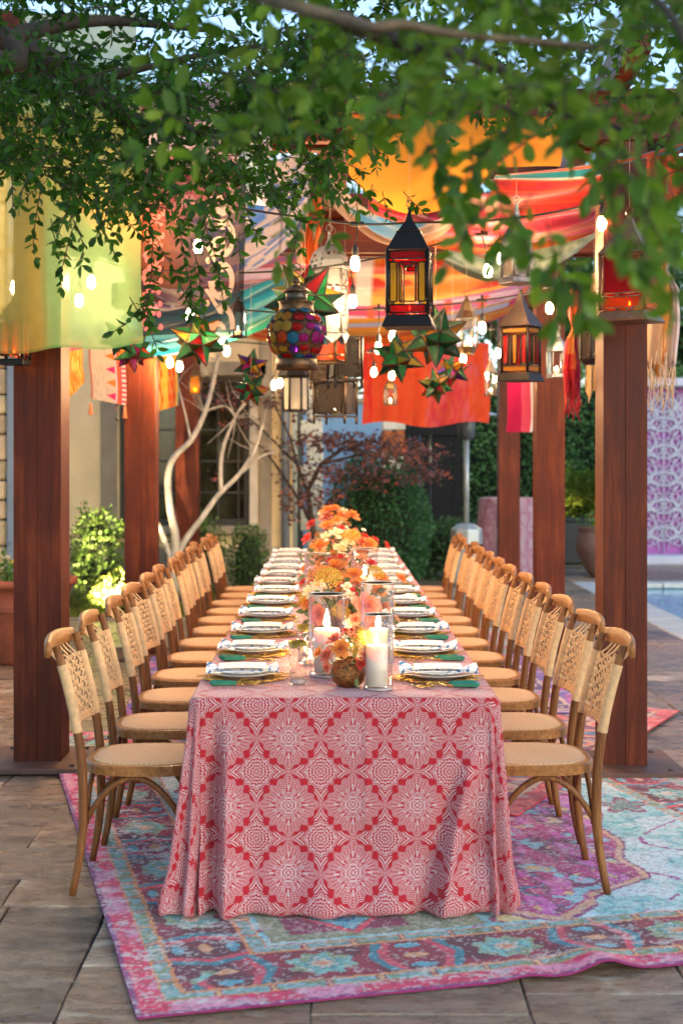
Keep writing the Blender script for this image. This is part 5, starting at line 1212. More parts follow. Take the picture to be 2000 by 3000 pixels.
# flowers -----------------------------------------------------------
def petal_mat(name, c, c2):
    m, nt, out = _new(name); L = nt.links.new; at_ = nd(nt, 'ShaderNodeAttribute', attribute_name='Col'); oi = nd(nt, 'ShaderNodeObjectInfo')
    mix = nd(nt, 'ShaderNodeMix', data_type='RGBA'); mix.inputs[6].default_value = rgb(c); mix.inputs[7].default_value = rgb(c2); sp2 = nd(nt, 'ShaderNodeSeparateColor'); L(at_.outputs['Color'], sp2.inputs[0]); L((X(nt, sp2.outputs[0])*.8+X(nt, oi.outputs['Random'])*.4-.1).cl().so, mix.inputs[0])
    b = principled(nt, .65, 0, .25); L(mix.outputs[2], b.inputs['Base Color']); b.inputs['Sheen Weight'].default_value = .2
    t = nd(nt, 'ShaderNodeBsdfTranslucent'); L(mix.outputs[2], t.inputs[0]); ms = nd(nt, 'ShaderNodeMixShader', i_0=.35); L(b.outputs[0], ms.inputs[1]); L(t.outputs[0], ms.inputs[2]); L(ms.outputs[0], out.inputs[0]); return m
def rose_mesh(name, mat, n=22, open_=1.0, sd=0):
    rs = np.random.default_rng(sd); V = []; Fq = []; Cc = []
    for k in range(n):
        t = k/(n-1); th = k*2.39996; phi = R(6+72*open_*t**1.1); l = .55+.45*t**.6; hw = lerp(.9, .55, t)*rs.uniform(.85, 1.15); r0 = .04+.10*t; z0 = .34*(1-t)*.6
        gr = []
        for i in range(5):
            b_ = i/4
            for j in range(5):
                a = lerp(-1, 1, j/4); wd = hw*(math.sin(math.pi*(.15+.75*b_))**.7); ang = th+a*wd
                curl = max(0, b_-.7)*(.35+.3*t); rho = r0+l*(math.sin(phi)*b_+curl*.5*t)+.02*rs.normal()*b_; z = z0+l*math.cos(phi)*b_-curl*.35*t-(a*a)*.10*b_*(1-t*.4)+.05*math.sin(a*5+k)*b_*b_
                gr.append((rho*math.cos(ang), rho*math.sin(ang), z))
        b0 = len(V); V += gr; Cc += [(min(1, (t*.7+.3*(i/4))),)*3 for i in range(5) for j in range(5)]
        for i in range(4):
            for j in range(4): q = b0+i*5+j; Fq.append((q, q+1, q+6, q+5))
    return np_mesh(name, np.array(V), np.array(Fq), mat, np.array(Cc))
m_coral = petal_mat('petal_coral', C('#d8563a'), C('#f0a080')); m_orange = petal_mat('petal_orange', C('#d9731f'), C('#f0a552')); m_hot = petal_mat('petal_red', C('#c22a2a'), C('#e0503c')); m_peach = petal_mat('petal_peach', C('#e08a4a'), C('#f2c79a')); m_cream = petal_mat('petal_cream', C('#e8d79a'), C('#f6efd2'))
ROSE = {'coral': rose_mesh('rose', m_coral, 24, 1, 1), 'orange': rose_mesh('rose', m_orange, 20, 1, 2), 'red': rose_mesh('ranunculus', m_hot, 16, .8, 3), 'peach': rose_mesh('rose', m_peach, 22, 1, 4), 'cream': rose_mesh('stock_floret', m_cream, 12, 1.1, 5)}
m_yar = pm('yarrow_yellow', C('#c9911f'), .85, .35, 60, c2=C('#e8bf4a')); m_petw = pm('daisy_white', C('#f0ead8'), .7, .05, 20)
def cluster(name, n, r, mat, dome=.6, rs=4):
    g = np.random.default_rng(rs); mb = MB()
    for k in range(n):
        a = k*2.39996; q = math.sqrt((k+.5)/n); mb.sphere((q*math.cos(a), q*math.sin(a), dome*math.sqrt(max(0, 1-q*q*.9))+g.normal()*.03), r*g.uniform(.8, 1.25), 5, 3)
    return mb.mesh(name, mat)
me_yar = cluster('yarrow', 90, .085, m_yar)
def daisy():
    mb = MB()
    for k in range(8):
        a = k*math.pi/4; d = Vector((math.cos(a), math.sin(a), .1)); s = Vector((-d.y, d.x, 0))*.22; mb.add([d*.2, d*.6+s, d*1.0, d*.6-s], [(0, 1, 2, 3)])
    me = mb.mesh('daisy', m_petw); return me
me_daisy = daisy(); me_eye = MB().sphere((0, 0, .1), .28, 8, 5, (1, 1, .6)).mesh('daisy_eye', m_yar)
m_euc = leafmat('eucalyptus_leaf', .2, .5, .3)
def arrangement(name, base, blooms, foliage, label, vase=None):
    """blooms: (kind, offset xyz, radius); each faces away from the heart of the bouquet"""
    e = empty(name, base, label=label, cat='flowers', group='flower arrangements on the table')
    if vase: vase(e)
    heart = Vector((0, 0, .08))
    for (k, p, r) in blooms:
        p = Vector(p); d = (p-heart); d = (d.normalized()+Vector((random.gauss(0, .15), -.35+random.gauss(0, .15), .25))).normalized(); q = d.to_track_quat('Z', 'Y').to_euler()
        me = ROSE.get(k) or {'yarrow': me_yar, 'daisy': me_daisy}[k]; nm = {'coral': 'rose', 'orange': 'rose', 'peach': 'rose', 'red': 'ranunculus', 'cream': 'stock_floret', 'yarrow': 'yarrow_head', 'daisy': 'daisy'}[k]
        o = link(nm, me, e, loc=p, rot=q, scale=r*1.02)
        if k == 'daisy': link('daisy_eye', me_eye, o)
    n, spread, zr, size = foliage
    P = rng.normal(size=(n, 3)); P /= np.linalg.norm(P, axis=1, keepdims=True); P[:, 2] = np.abs(P[:, 2])*.9-.15; d = P.copy()
    P = P*np.array([spread[0], spread[1], zr])*rng.uniform(.35, 1.0, (n, 1))+np.array([0, 0, .06]); P[:, 2] = np.maximum(P[:, 2], .012)
    D = d+rng.normal(size=d.shape)*.5+np.array([0, 0, -.1])
    cl = leaf_colors(n, (.10, .16, .06), .4, .3); k = rng.random(n) < .45; cl[k] = leaf_colors(k.sum(), (.16, .20, .15), .3, .1)
    link('foliage', leaf_mesh('foliage', P, D, rng.uniform(.7, 1.3, n)*size, cl, m_euc, .42), e)
    mb = MB()
    for (k, p, r) in blooms[::2]: mb = MB().tube([(p[0]*.15, p[1]*.15, .02), (p[0]*.7, p[1]*.7, p[2]*.7), p], .0022, 4); mb.build('stem', pm('stem_green', C('#4f6a2c'), .7, .2, 20), e)
    return e
m_bronze = pm('bronze_bowl', C('#6b4022'), .35, .45, 90, .6, 160, metal=.55, c2=C('#b5793f'))
def bowl_vase(e, s=1.0):
    MB().lathe([(0, 0), (.038*s, 0), (.058*s, .02*s), (.066*s, .048*s), (.062*s, .078*s), (.045*s, .1*s), (.038*s, .106*s), (.034*s, .104*s), (.04*s, .095*s), (.05*s, .06*s), (0, .02*s)], 32).build('bowl', m_bronze, e)
def low_vase(e): bowl_vase(e, 1.25)
# front bowl: offsets read from the photo at its distance
B0 = on_table(1020, 5.24)
def off(px, py, dy=0, Y=5.24, base=B0): p = at(px, py, Y+dy); return tuple(p-base)
arrangement('flower_bowl', B0, [
    ('coral', off(965, 1925, -.02), .036), ('orange', off(1000, 1905, -.075), .036), ('coral', off(985, 1880, .02), .036), ('coral', off(1015, 1868, .05), .03), ('red', off(1050, 1945, -.06), .022), ('red', off(1065, 1925, -.04), .02), ('coral', off(963, 1955, -.03), .022),
    ('red', off(1040, 1873, -.06), .016), ('red', off(1012, 1850, 0), .016), ('red', off(1028, 1850, 0), .014), ('peach', off(1045, 1848, .02), .026), ('peach', off(1035, 1872, -.02), .026),
    ('yarrow', off(1050, 1885, -.06), .034), ('yarrow', off(1070, 1890, -.03), .03), ('yarrow', off(1040, 1912, -.065), .026), ('yarrow', off(1062, 1860, .0), .03), ('yarrow', off(1075, 1912, -.04), .022), ('cream', off(1010, 1870, -.05), .014), ('orange', off(940, 1915, .03), .03)],
    (36, (.085, .085), .16, .04), 'coral roses and yellow yarrow in a round bronze bowl at the near end', bowl_vase)
def bouquet(name, px, Y, spec, foliage, label):
    base = on_table(px, Y); bl = []
    for (k, x, y, dy, r) in spec: bl.append((k, tuple(at(x, y, Y+dy)-base), r))
    # fill the heart and the back with more of the same
    for i in range(64):
        a = random.uniform(0, 6.28); q = random.uniform(.2, 1); z = random.uniform(.06, foliage[2]*.85); w = foliage[1][0]*math.sqrt(max(.1, 1-(z/foliage[2])**2))
        bl.append((random.choice(['coral', 'orange', 'orange', 'peach', 'peach', 'cream', 'yarrow', 'red', 'daisy', 'cream', 'coral']), (math.cos(a)*w*q, math.sin(a)*foliage[1][1]*q+.04, z), random.uniform(.016, .03)))
    return arrangement(name, base, bl, foliage, label, low_vase)
bouquet('flower_centrepiece', 1020, 6.65, [('coral', 1070, 1780, -.3, .062), ('coral', 1085, 1825, -.3, .04), ('orange', 950, 1690, -.05, .055), ('yarrow', 962, 1700, -.16, .062), ('orange', 985, 1670, -.02, .055), ('orange', 1035, 1690, -.14, .044), ('coral', 1045, 1710, -.1, .03), ('red', 890, 1710, -.1, .024), ('red', 1085, 1655, 0, .03), ('red', 1000, 1640, .02, .034), ('red', 970, 1648, .05, .03),
    ('cream', 905, 1735, -.16, .034), ('cream', 925, 1715, -.14, .028), ('cream', 1015, 1722, -.2, .026), ('cream', 1025, 1745, -.2, .024), ('yarrow', 1098, 1680, -.08, .04), ('orange', 1115, 1700, -.04, .04), ('orange', 1172, 1698, -.02, .03), ('orange', 1105, 1735, -.05, .034), ('daisy', 1130, 1790, -.2, .014), ('daisy', 1012, 1748, -.2, .014), ('daisy', 1150, 1700, -.05, .014), ('daisy', 905, 1665, 0, .013), ('daisy', 870, 1690, -.05, .013), ('daisy', 945, 1650, 0, .014),
    ('red', 1030, 1740, -.18, .03), ('yarrow', 990, 1790, -.25, .03), ('yarrow', 1010, 1800, -.25, .03), ('cream', 1020, 1830, -.3, .026), ('coral', 935, 1800, -.15, .045), ('orange', 905, 1770, -.1, .04), ('yarrow', 895, 1750, -.08, .034), ('coral', 1040, 1815, -.3, .026), ('orange', 1120, 1780, .0, .04), ('peach', 920, 1690, 0, .04), ('peach', 1060, 1640, .05, .035)],
    (90, (.26, .16), .34, .07), 'orange roses, yellow yarrow and white blossom, the largest centrepiece behind the hurricane vases')
bouquet('flower_centrepiece', 990, 9.0, [('orange', 1080, 1600, -.1, .055), ('coral', 1060, 1595, -.1, .05), ('yarrow', 1028, 1575, -.15, .06), ('cream', 985, 1565, -.12, .045), ('cream', 955, 1575, -.1, .04), ('red', 905, 1582, -.1, .045), ('orange', 940, 1605, -.1, .055), ('orange', 960, 1545, 0, .05), ('red', 1000, 1553, -.05, .035), ('red', 1065, 1575, -.05, .035), ('red', 1095, 1585, 0, .032), ('red', 1128, 1600, 0, .032), ('orange', 990, 1530, .05, .045), ('cream', 1020, 1600, -.12, .05), ('cream', 1000, 1615, -.12, .05), ('peach', 1050, 1620, -.1, .05), ('daisy', 1065, 1552, -.05, .02), ('daisy', 1015, 1556, -.1, .02)],
    (70, (.27, .2), .38, .07), 'orange, coral and cream flowers, the second large centrepiece along the table')
bouquet('flower_centrepiece', 985, 11.2, [('orange', 960, 1500, -.1, .055), ('orange', 980, 1495, -.1, .05), ('cream', 945, 1508, -.1, .045), ('cream', 1005, 1500, -.1, .04), ('orange', 1030, 1515, -.1, .06), ('coral', 955, 1520, -.1, .06), ('red', 915, 1540, -.05, .05), ('orange', 1000, 1515, -.12, .05), ('cream', 990, 1535, -.14, .04)],
    (60, (.25, .25), .42, .07), 'tall orange flower centrepiece farthest down the table')
# ------------------------------------------------------------------ cloths on the pergola
m_sheer = clothmat('sheer_cloth', .6, .5); m_sheer2 = clothmat('sheer_dark_cloth', .4, .42); m_cot = clothmat('cotton_cloth', .5); m_silk = clothmat('silk_cloth', .45, rough=.55); m_wool = clothmat('wool_cloth', .2, bump=.4, bs=300)
CG = 'cloths draped on the pergola'
def hang(name, px0, px1, pyt, pyb, Y, colf, mat, label, nu=60, nv=70, fold=.02, nf=5, sd=0, top_pull=0, bot=None, tilt=0):
    """a cloth hung by its upper edge; px/py give its corners at distance Y"""
    a = at(px0, pyt, Y); b = at(px1, pyb, Y); w = b.x-a.x; h = a.z-b.z; ph = random.uniform(0, 6)
    def P(U, V):
        f = fold*(np.sin(U*nf*6.28+ph)*.7+np.sin(U*nf*13+V*2+ph)*.3)*(.35+.65*V)
        x = a.x+w*U+.012*np.sin(V*5+ph)*V+tilt*V*h
        y = Y+f+.02*np.sin(V*4+U*3+ph)
        z = a.z-h*V+(bot(U)*V if bot else 0)-top_pull*(1-V)*np.sin(U*3.14)
        return x, y, z
    return sheet(name, P, nu, nv, colf, mat, label, 'cloth', CG)
def tab(c, *layers):
    for (cc, mask) in layers: c = cmix(c, C(cc) if isinstance(cc, str) else cc, mask*1.0)
    return c
def flat(c, U): return np.tile(np.array(C(c)), (len(U), 1))
# green and yellow sheer at the left
def c_green(U, V):
    c = flat('#a4dc98', U); c = cmix(c, C('#f0e47a'), 1-sstep(.45, .52, U)); c = cmix(c, C('#cfd67a'), sstep(.62, .3, V)*.7*(U > .3)); return cmix(c, C('#3f9f5a'), (V > .985)*.6)
hang('sheer_cloth', -140, 415, 300, 1040, 7.08, c_green, m_sheer, 'sheer yellow and green cloth hanging in front of the front left post', 80, 60, .018, 2, bot=lambda U: .05*U+.012*np.sin(U*14))
# dark sheer with pink dots and a white scroll
def c_maroon(U, V):
    c = flat('#2c2227', U); c = cmix(c, C('#7a1838'), (1-sstep(.3, .5, V+U*.25))); c = cmix(c, C('#5c3a44'), sstep(.4, .6, fbm(U*4, V*6, 3, 3))*.5)
    x, y = U*.56, V*.66
    for k in range(7):
        cy0 = .08+k*.088; m = 0
        for q in range(9):
            a = math.pi*(.2+q*.19); m = np.maximum(m, (np.hypot(x-(.075+.05*math.cos(a)), y-(cy0+.036*math.sin(a))) < .0125))
        c = cmix(c, C('#f07f86'), m)
    s = 0; cxs = .44
    for k in range(4):
        y0 = .13+k*.165; r = np.hypot((x-cxs)*1.1, y-y0); s = np.maximum(s, (np.abs(r-.062) < .014)*((x > cxs-.02)+(y > y0) > 0)); s = np.maximum(s, np.abs(np.hypot(x-(cxs-.02), y-(y0+.03))-.028) < .011); s = np.maximum(s, np.hypot(x-(cxs-.075), y-(y0+.085)) < .013); s = np.maximum(s, np.abs((x-cxs+.04)-(y-y0-.08)*.8) < .012*(np.abs(y-y0-.08) < .05))
    c = cmix(c, C('#c4ad9c'), s*1.0); c = cmix(c, C('#0b0809'), (U > .957)*1.0); c = cmix(c, C('#15100f'), (V > .985)*.9); return c
hang('sheer_cloth', 413, 719, 480, 968, 7.16, c_maroon, m_sheer2, 'sheer dark wine cloth with pink dots and white scrolls', 170, 200, .008, 1.3, bot=lambda U: -.03*(1-U))
def c_palepink(U, V): return tab(flat('#c9a8b0', U), ('#c96a80', (np.hypot((U*9) % 1-.5, (V*7) % 1-.5) < .3)*(U < .45)), ('#a9c9cf', (U > .75)*1.0), ('#cfc3cf', fbm(U*6, V*6, 3, 4) > .55))
hang('printed_cloth', 400, 800, 240, 600, 7.24, c_palepink, m_cot, 'pale pink and white printed cloth half hidden by leaves at upper left', 80, 60, .03, 3)
def c_teal0(U, V): return tab(flat('#d9e2c8', U), ('#9fd2c0', sstep(.3, .7, V)))
hang('printed_cloth', -260, 400, 40, 330, 7.22, c_teal0, m_cot, 'pale mint cloth along the front beam at far left', 50, 40, .03, 3)
# orange in the middle
def c_orange(U, V): return tab(flat('#f2a53a', U), ('#e8882e', sstep(.5, .7, fbm(U*5, V*4, 3, 8))*.6), ('#d9642a', (V < .03)*1.0))
hang('orange_cloth', 1015, 1640, 338, 500, 7.18, c_orange, m_cot, 'bright orange cloth hanging from the front beam at centre', 80, 50, .02, 2, bot=lambda U: -.24*np.sin(np.clip(U*1.45, 0, 1)*3.14)**.7+.02)
def c_redteal(U, V): return tab(flat('#d8322e', U), ('#c01f3a', sstep(.45, .6, fbm(U*14, V*9, 3, 9))), ('#1fa0b4', V < .16), ('#e9efe9', np.abs(V-.19) < .03), ('#e0502e', np.sin(V*40) > .8))
sheet('red_cloth', lambda U, V: (lerp(.85, 1.85, U), 7.22+V*.6, 3.04+.20*U-.10*V-.06*np.sin(U*3.14)+.02*np.sin(V*9+U*4)), 50, 40, c_redteal, m_silk, 'red cloth with a turquoise hem slung under the front right beam', 'cloth', CG)
def c_terra(U, V): return tab(flat('#c2603c', U), ('#7a2a1c', np.abs(np.sin(np.hypot((U*3) % 1-.5, (V*3) % 1-.5)*26)) > .6))
hang('printed_scarf', 1890, 2080, 455, 600, 7.1, c_terra, m_cot, 'terracotta swirl printed scarf at the upper right edge', 40, 40, .03, 3)
# strips slung under the roof
def swag(name, x0, x1, y0, y1, z0, z1, sag, colf, label, mat=None, rip=.018, nu=90, nv=34, dz=0, pw=1.0):
    ph = random.uniform(0, 6)
    def P(U, V):
        s = sag*(4*U*(1-U))**pw
        return lerp(x0, x1, U), lerp(y0, y1, V)+.05*np.sin(U*5+ph), lerp(z0, z1, U)-s*(1-.18*np.abs(V-.5))-dz*V*(.15+.85*(4*U*(1-U))**.7)+rip*np.sin(V*17+U*4+ph)*(.3+.7*4*U*(1-U))+rip*.6*np.sin(V*31-U*7)
    return sheet(name, P, nu, nv, colf, mat or m_silk, label, 'cloth', CG)
def c_pinkstripe(U, V): return tab(flat('#e0304a', U), ('#f0688a', np.sin(V*24+U*2) > .3), ('#b8153a', np.sin(V*24+U*2) < -.75), ('#c94a3a', (V > .8)))
swag('pink_cloth', .45, 1.72, 7.55, 8.5, 3.05, 3.14, .08, c_pinkstripe, 'pink and red striped cloth slung under the front right corner', dz=.16)
def c_blueend(U, V): return tab(flat('#3a86c0', U), ('#a8968a', sstep(.4, .7, np.sin(U*9+V*4)*.5+.5)), ('#8a6a56', V > .5))
swag('blue_cloth', .0, .75, 7.6, 8.4, 3.14, 2.98, .22, c_blueend, 'blue and sand cloth peeking out below the orange one')
def c_crim(U, V): return tab(flat('#c81f3e', U), ('#e0487a', np.sin(V*17+U*3) > .4), ('#e06a2a', np.sin(V*17+U*3) < -.7), ('#1f9aa8', V < .08))
swag('crimson_cloth', .25, 1.78, 8.7, 9.3, 3.2, 3.14, .07, c_crim, 'crimson and magenta cloth slung behind the striped one at right', dz=.16)
def c_sage(U, V): return tab(flat('#6a8a74', U), ('#a9bba0', sstep(.45, .65, fbm(U*9, V*9, 4, 21))), ('#8a5a40', (np.abs(V-.3) < .04)), ('#3f4a3a', V > .93))
swag('sage_cloth', .85, 1.8, 9.2, 10.6, 3.06, 3.1, .16, c_sage, 'mottled sage green cloth under the roof right of the black lantern', m_cot)
def c_tie1(U, V): return tab(flat('#c9beb8', U), ('#3f74b8', (np.sin(V*46+np.sin(U*9)*3+fbm(U*7, V*7, 2, 2)*5) > .55)*(U > .1)), ('#e98a2e', sstep(.35, .1, np.abs(U-.22))*1.0), ('#d8402e', (U < .08)), ('#2f7ad0', (np.abs(U-.78) < .03)*(V < .5)))
swag('tie_dye_cloth', -1.5, -.12, 7.7, 9.6, 3.12, 3.3, .14, c_tie1, 'orange, white and blue tie-dyed cloth under the left roof bay', m_cot, .026, dz=.36)
def c_or2(U, V): return tab(flat('#e8792a', U), ('#c9521e', np.sin(U*34) > .35), ('#efd0b0', (U < .3)))
sheet('orange_strip', lambda U, V: (lerp(-.2, -.05, U)+.02*np.sin(V*6), 9.4+.03*np.sin(U*20)+V*.15, 3.32-.42*V), 24, 30, c_or2, m_silk, 'narrow orange cloth tail hanging beside the centre rafter', 'cloth', CG)
def c_red2(U, V): return tab(flat('#b8283e', U), ('#d9c6d6', np.sin(V*21+U*3) > .55), ('#7a3a78', np.sin(V*21+U*3) < -.6), ('#e6d9c9', (U < .25)*(np.sin(V*38) > .2)), ('#4a2a2a', (U < .25)*(np.sin(V*38+1) > .86)))
swag('striped_cloth', -1.5, -.1, 9.7, 11.2, 3.05, 3.02, .08, c_red2, 'wine, lilac and cream striped cloth in the left roof bay', dz=.26)
def c_lilac(U, V): return tab(flat('#dcd3e2', U), ('#6a4a8a', (fbm(U*8, V*10, 2, 33) > .6)), ('#3fb0d0', V > .82))
swag('lilac_cloth', -1.45, -.2, 10.9, 11.6, 2.80, 2.92, .06, c_lilac, 'lilac and white printed cloth above the turquoise drape', m_cot, dz=.2)
def c_turq(U, V): return tab(flat('#22a6cc', U), ('#1a86b0', np.sin(V*22+U*3) > .4), ('#6fd0e0', np.sin(V*22+U*3) < -.7), ('#17a08c', (U > .55)*(V > .7)))
sheet('turquoise_cloth', lambda U, V: (lerp(-1.5, -.25, U), 10.2+V*.9, lerp(2.62, 2.98, U**1.4)-.06*np.sin(U*3.14)-.24*V+.02*np.sin(V*19+U*4)), 70, 40, c_turq, m_silk, 'turquoise cloth draped diagonally above the window', 'cloth', CG)
def c_fire(U, V): return tab(flat('#e88a26', U), ('#d8301f', sstep(.4, .7, np.sin(U*11+V*5)*.5+.5)), ('#f0b04a', (np.sin(V*13-U*5) > .75)), ('#efe0d0', (np.abs(U-.52) < .02)), ('#e05a28', (U < .35)))
swag('orange_red_cloth', -1.4, 1.85, 11.75, 12.6, 3.3, 3.28, .07, c_fire, 'orange and red cloth swag beyond the second beam', dz=.30)
def c_mauve(U, V): return tab(flat('#a878b0', U), ('#c94a78', np.sin(V*30+U*2) > .3), ('#d9c9d6', np.sin(V*30+U*2) < -.75), ('#e8604a', (np.sin(U*60) > .8)*(V > .5)), ('#e6b0a8', (U < .45)), ('#d0205a', (U < .45)*(np.sin(V*17+U*20) > .6)))
swag('mauve_cloth', -1.4, 1.9, 12.6, 13.4, 3.18, 3.2, .08, c_mauve, 'mauve and pink striped cloth swag below the orange one', dz=.20)
def c_yel(U, V): return tab(flat('#f0a428', U), ('#3f8a5a', (fbm(U*9, V*5, 2, 44) > .66)), ('#b9c4dc', V > .86), ('#d8256a', (U > .96)), ('#d04a5a', (U < .42)*(np.sin(U*30+V*9) > .3)))
swag('yellow_cloth', -1.4, 1.95, 13.5, 14.4, 3.16, 3.24, .10, c_yel, 'yellow cloth swag with green patches and pale blue hem', dz=.20)
def c_or3(U, V): return tab(flat('#e8761f', U), ('#c9441a', np.sin(V*20+U*9) > .5), ('#d8283e', (V > .88)), ('#3f8ad0', (V > .95)), ('#f0a040', sstep(.55, .7, fbm(U*6, V*4, 2, 55))))
swag('deep_orange_cloth', -1.3, 1.95, 14.5, 15.3, 3.10, 3.2, .10, c_or3, 'deep orange cloth swag with red and blue hem at the far end', dz=.26)
# red panel at the far end and banners by the posts
def c_redpanel(U, V): return tab(flat('#e2502e', U), ('#cf3f48', sstep(.5, .56, U)*(1-sstep(.82, .84, U))), ('#d8322e', (U < .07)), ('#d9606a', sstep(.45, .7, fbm(U*40, V*6, 3, 66))*(U > .5)), ('#e06a3a', sstep(.4, .7, fbm(U*60, V*8, 3, 67))*.5))
hang('hanging_cloth', 1062, 1432, 1005, 1238, 14.9, c_redpanel, m_cot, 'orange-red woven panel hanging across the far end', 90, 50, .03, 4, bot=lambda U: .03*np.sin(U*9)-.02)
def c_mag(U, V): return tab(flat('#b01848', U), ('#d24a62', U > .52), ('#efe6da', (U > .86)), ('#1f9a94', (U > .93)))
hang('magenta_banner', 1486, 1566, 1080, 1266, 12.4, c_mag, m_wool, 'magenta and pink striped banner beside the second right post', 40, 40, .012, 1, tilt=-.02)
def c_white(U, V):
    c = flat('#c4b4a0', U); c = cmix(c, C('#8a7a6c'), (np.abs(np.sin(U*40+fbm(U*4, V*8, 2, 3)*4)) < .08)*.7)
    for k, cc in enumerate(('#d8286a', '#e0752e', '#d8286a', '#e0752e', '#d8286a')): c = cmix(c, C(cc), (np.abs(V-(.1+k*.2)) < (U-.42)*.22)*(U > .42)*(U < .68))
    c = cmix(c, C('#b9b4c0'), (U > .68)*(U < .74)); c = cmix(c, C('#e0603c'), (U > .74)*(U < .84)); c = cmix(c, C('#e8405a'), (U >= .84)*1.0); c = cmix(c, C('#f4c9c0'), (U > .88)*(np.sin(V*90) > 0)); return cmix(c, C('#b0483c'), U < .04)
wb = hang('embroidered_banner', 264, 368, 985, 1180, 10.7, c_white, m_wool, 'white banner embroidered with pink and orange triangles', 60, 90, .012, 1, bot=lambda U: .05*(1-U)-.02)
m_tas = pm('tassel_peach', C('#e08a5a'), .9, .2, 60)
for px in (266, 366):
    p = at(px, 1180 if px < 300 else 1190, 10.7); MB().lathe([(.006, 0), (.012, -.012), (.009, -.02), (.02, -.09), (.0, -.088)], 10).build('tassel', m_tas, wb, loc=p)
def c_saf(U, V): return tab(flat('#e8a83a', U), ('#d84a26', (U > .5)*(U < .84)*1.0), ('#c9541e', (np.abs(U-.2+.05*np.sin(V*20)) < .05)), ('#e8b84a', (U > .84)), ('#17808a', U > .94), ('#f0c060', np.sin(U*70+V*6) > .8))
hang('saffron_banner', 456, 522, 960, 1206, 13.2, c_saf, m_wool, 'saffron and red striped banner between the left posts', 40, 50, .012, 1, bot=lambda U: .06*U)
def c_och(U, V): return tab(flat('#b07a30', U), ('#d8a85a', fbm(U*14, V*4, 3, 5) > .55), ('#8a4a5a', V < .2))
hang('fringed_scarf', 198, 244, 1000, 1165, 8.6, c_och, m_silk, 'ochre fringed scarf hanging behind the front left post', 30, 50, .02, 2, bot=lambda U: .10*U)
def scarf(name, pts, width, colf, mat, label, nu=26, nv=90, fringe=None):
    """a gathered scarf hanging along points, width per point"""
    P3 = np.array([tuple(p) for p in pts]); ts = np.linspace(0, 1, len(pts)); ph = random.uniform(0, 6)
    def P(U, V):
        w = np.interp(V, ts, width); x = np.interp(V, ts, P3[:, 0]); y = np.interp(V, ts, P3[:, 1]); z = np.interp(V, ts, P3[:, 2]); g = 1/(w*8+.4)
        return x+(U-.5)*w, y+.35*np.minimum(w, .09)*np.sin(U*14+V*2+ph)*g, z-.03*np.sin(U*9+ph)*(V > .9)
    o = sheet(name, P, nu, nv, colf, mat, label, 'scarf', CG)
    if fringe:
        p = pts[-1]; mb = MB()
        for k in range(fringe[0]):
            x = p.x+random.uniform(-.5, .5)*width[-1]; l = random.uniform(.4, 1)*fringe[1]; z = p.z+random.uniform(0, .12)
            mb.tube([(x, p.y+random.gauss(0, .02), z), (x+random.gauss(0, .006), p.y, z-l*.5), (x+random.gauss(0, .012), p.y, z-l)], .003, 4)
        mb.build('fringe', fringe[2], o)
    return o
def c_redscarf(U, V): return tab(flat('#b3202a', U), ('#e0702e', sstep(.45, .62, fbm(U*4, V*7, 3, 6))*(V < .8)), ('#7a1a3a', (U > .8)), ('#d89a50', (np.abs(V-.55) < .14)*(np.abs(U-.5) < .2)))
m_cfr = pm('cream_fringe', C('#d9b896'), .9, .15, 80); m_rfr = pm('red_fringe', C('#a01c26'), .9, .2, 80)
scarf('knotted_scarf', [at(1682, 850, 9.6), at(1680, 905, 9.6), at(1681, 962, 9.6), at(1674, 1000, 9.6), at(1672, 1080, 9.6), at(1676, 1160, 9.6)], [.09, .10, .022, .085, .12, .10], c_redscarf, m_silk, 'red and orange knotted scarf with ragged ends right of the glass lantern', fringe=(34, .22, m_rfr))
def c_creamscarf(U, V): return tab(flat('#e0b98c', U), ('#b9742e', sstep(.5, .62, fbm(U*5, V*5, 3, 7))*(np.abs(U-.5) < .3)), ('#d9d2d2', (U > .8)), ('#c98a50', np.sin(U*30) > .9))
scarf('fringed_scarf', [at(1955, 660, 8.0), at(1950, 720, 8.0), at(1944, 790, 8.0), at(1945, 850, 8.0), at(1938, 950, 8.0), at(1930, 1060, 8.0), at(1930, 1090, 8.0)], [.14, .12, .03, .16, .2, .19, .17], c_creamscarf, m_silk, 'peach and cream scarf with long fringe beside the front right post', fringe=(46, .26, m_cfr))
scarf('linen_strip', [at(1742, 800, 10.4), at(1738, 960, 10.4), at(1734, 1155, 10.4)], [.06, .10, .10], lambda U, V: tab(flat('#c9a878', U), ('#b08a5a', fbm(U*20, V*20, 2, 1) > .6)), m_wool, 'narrow beige linen strip behind the front right post', fringe=(6, .1, m_cfr))

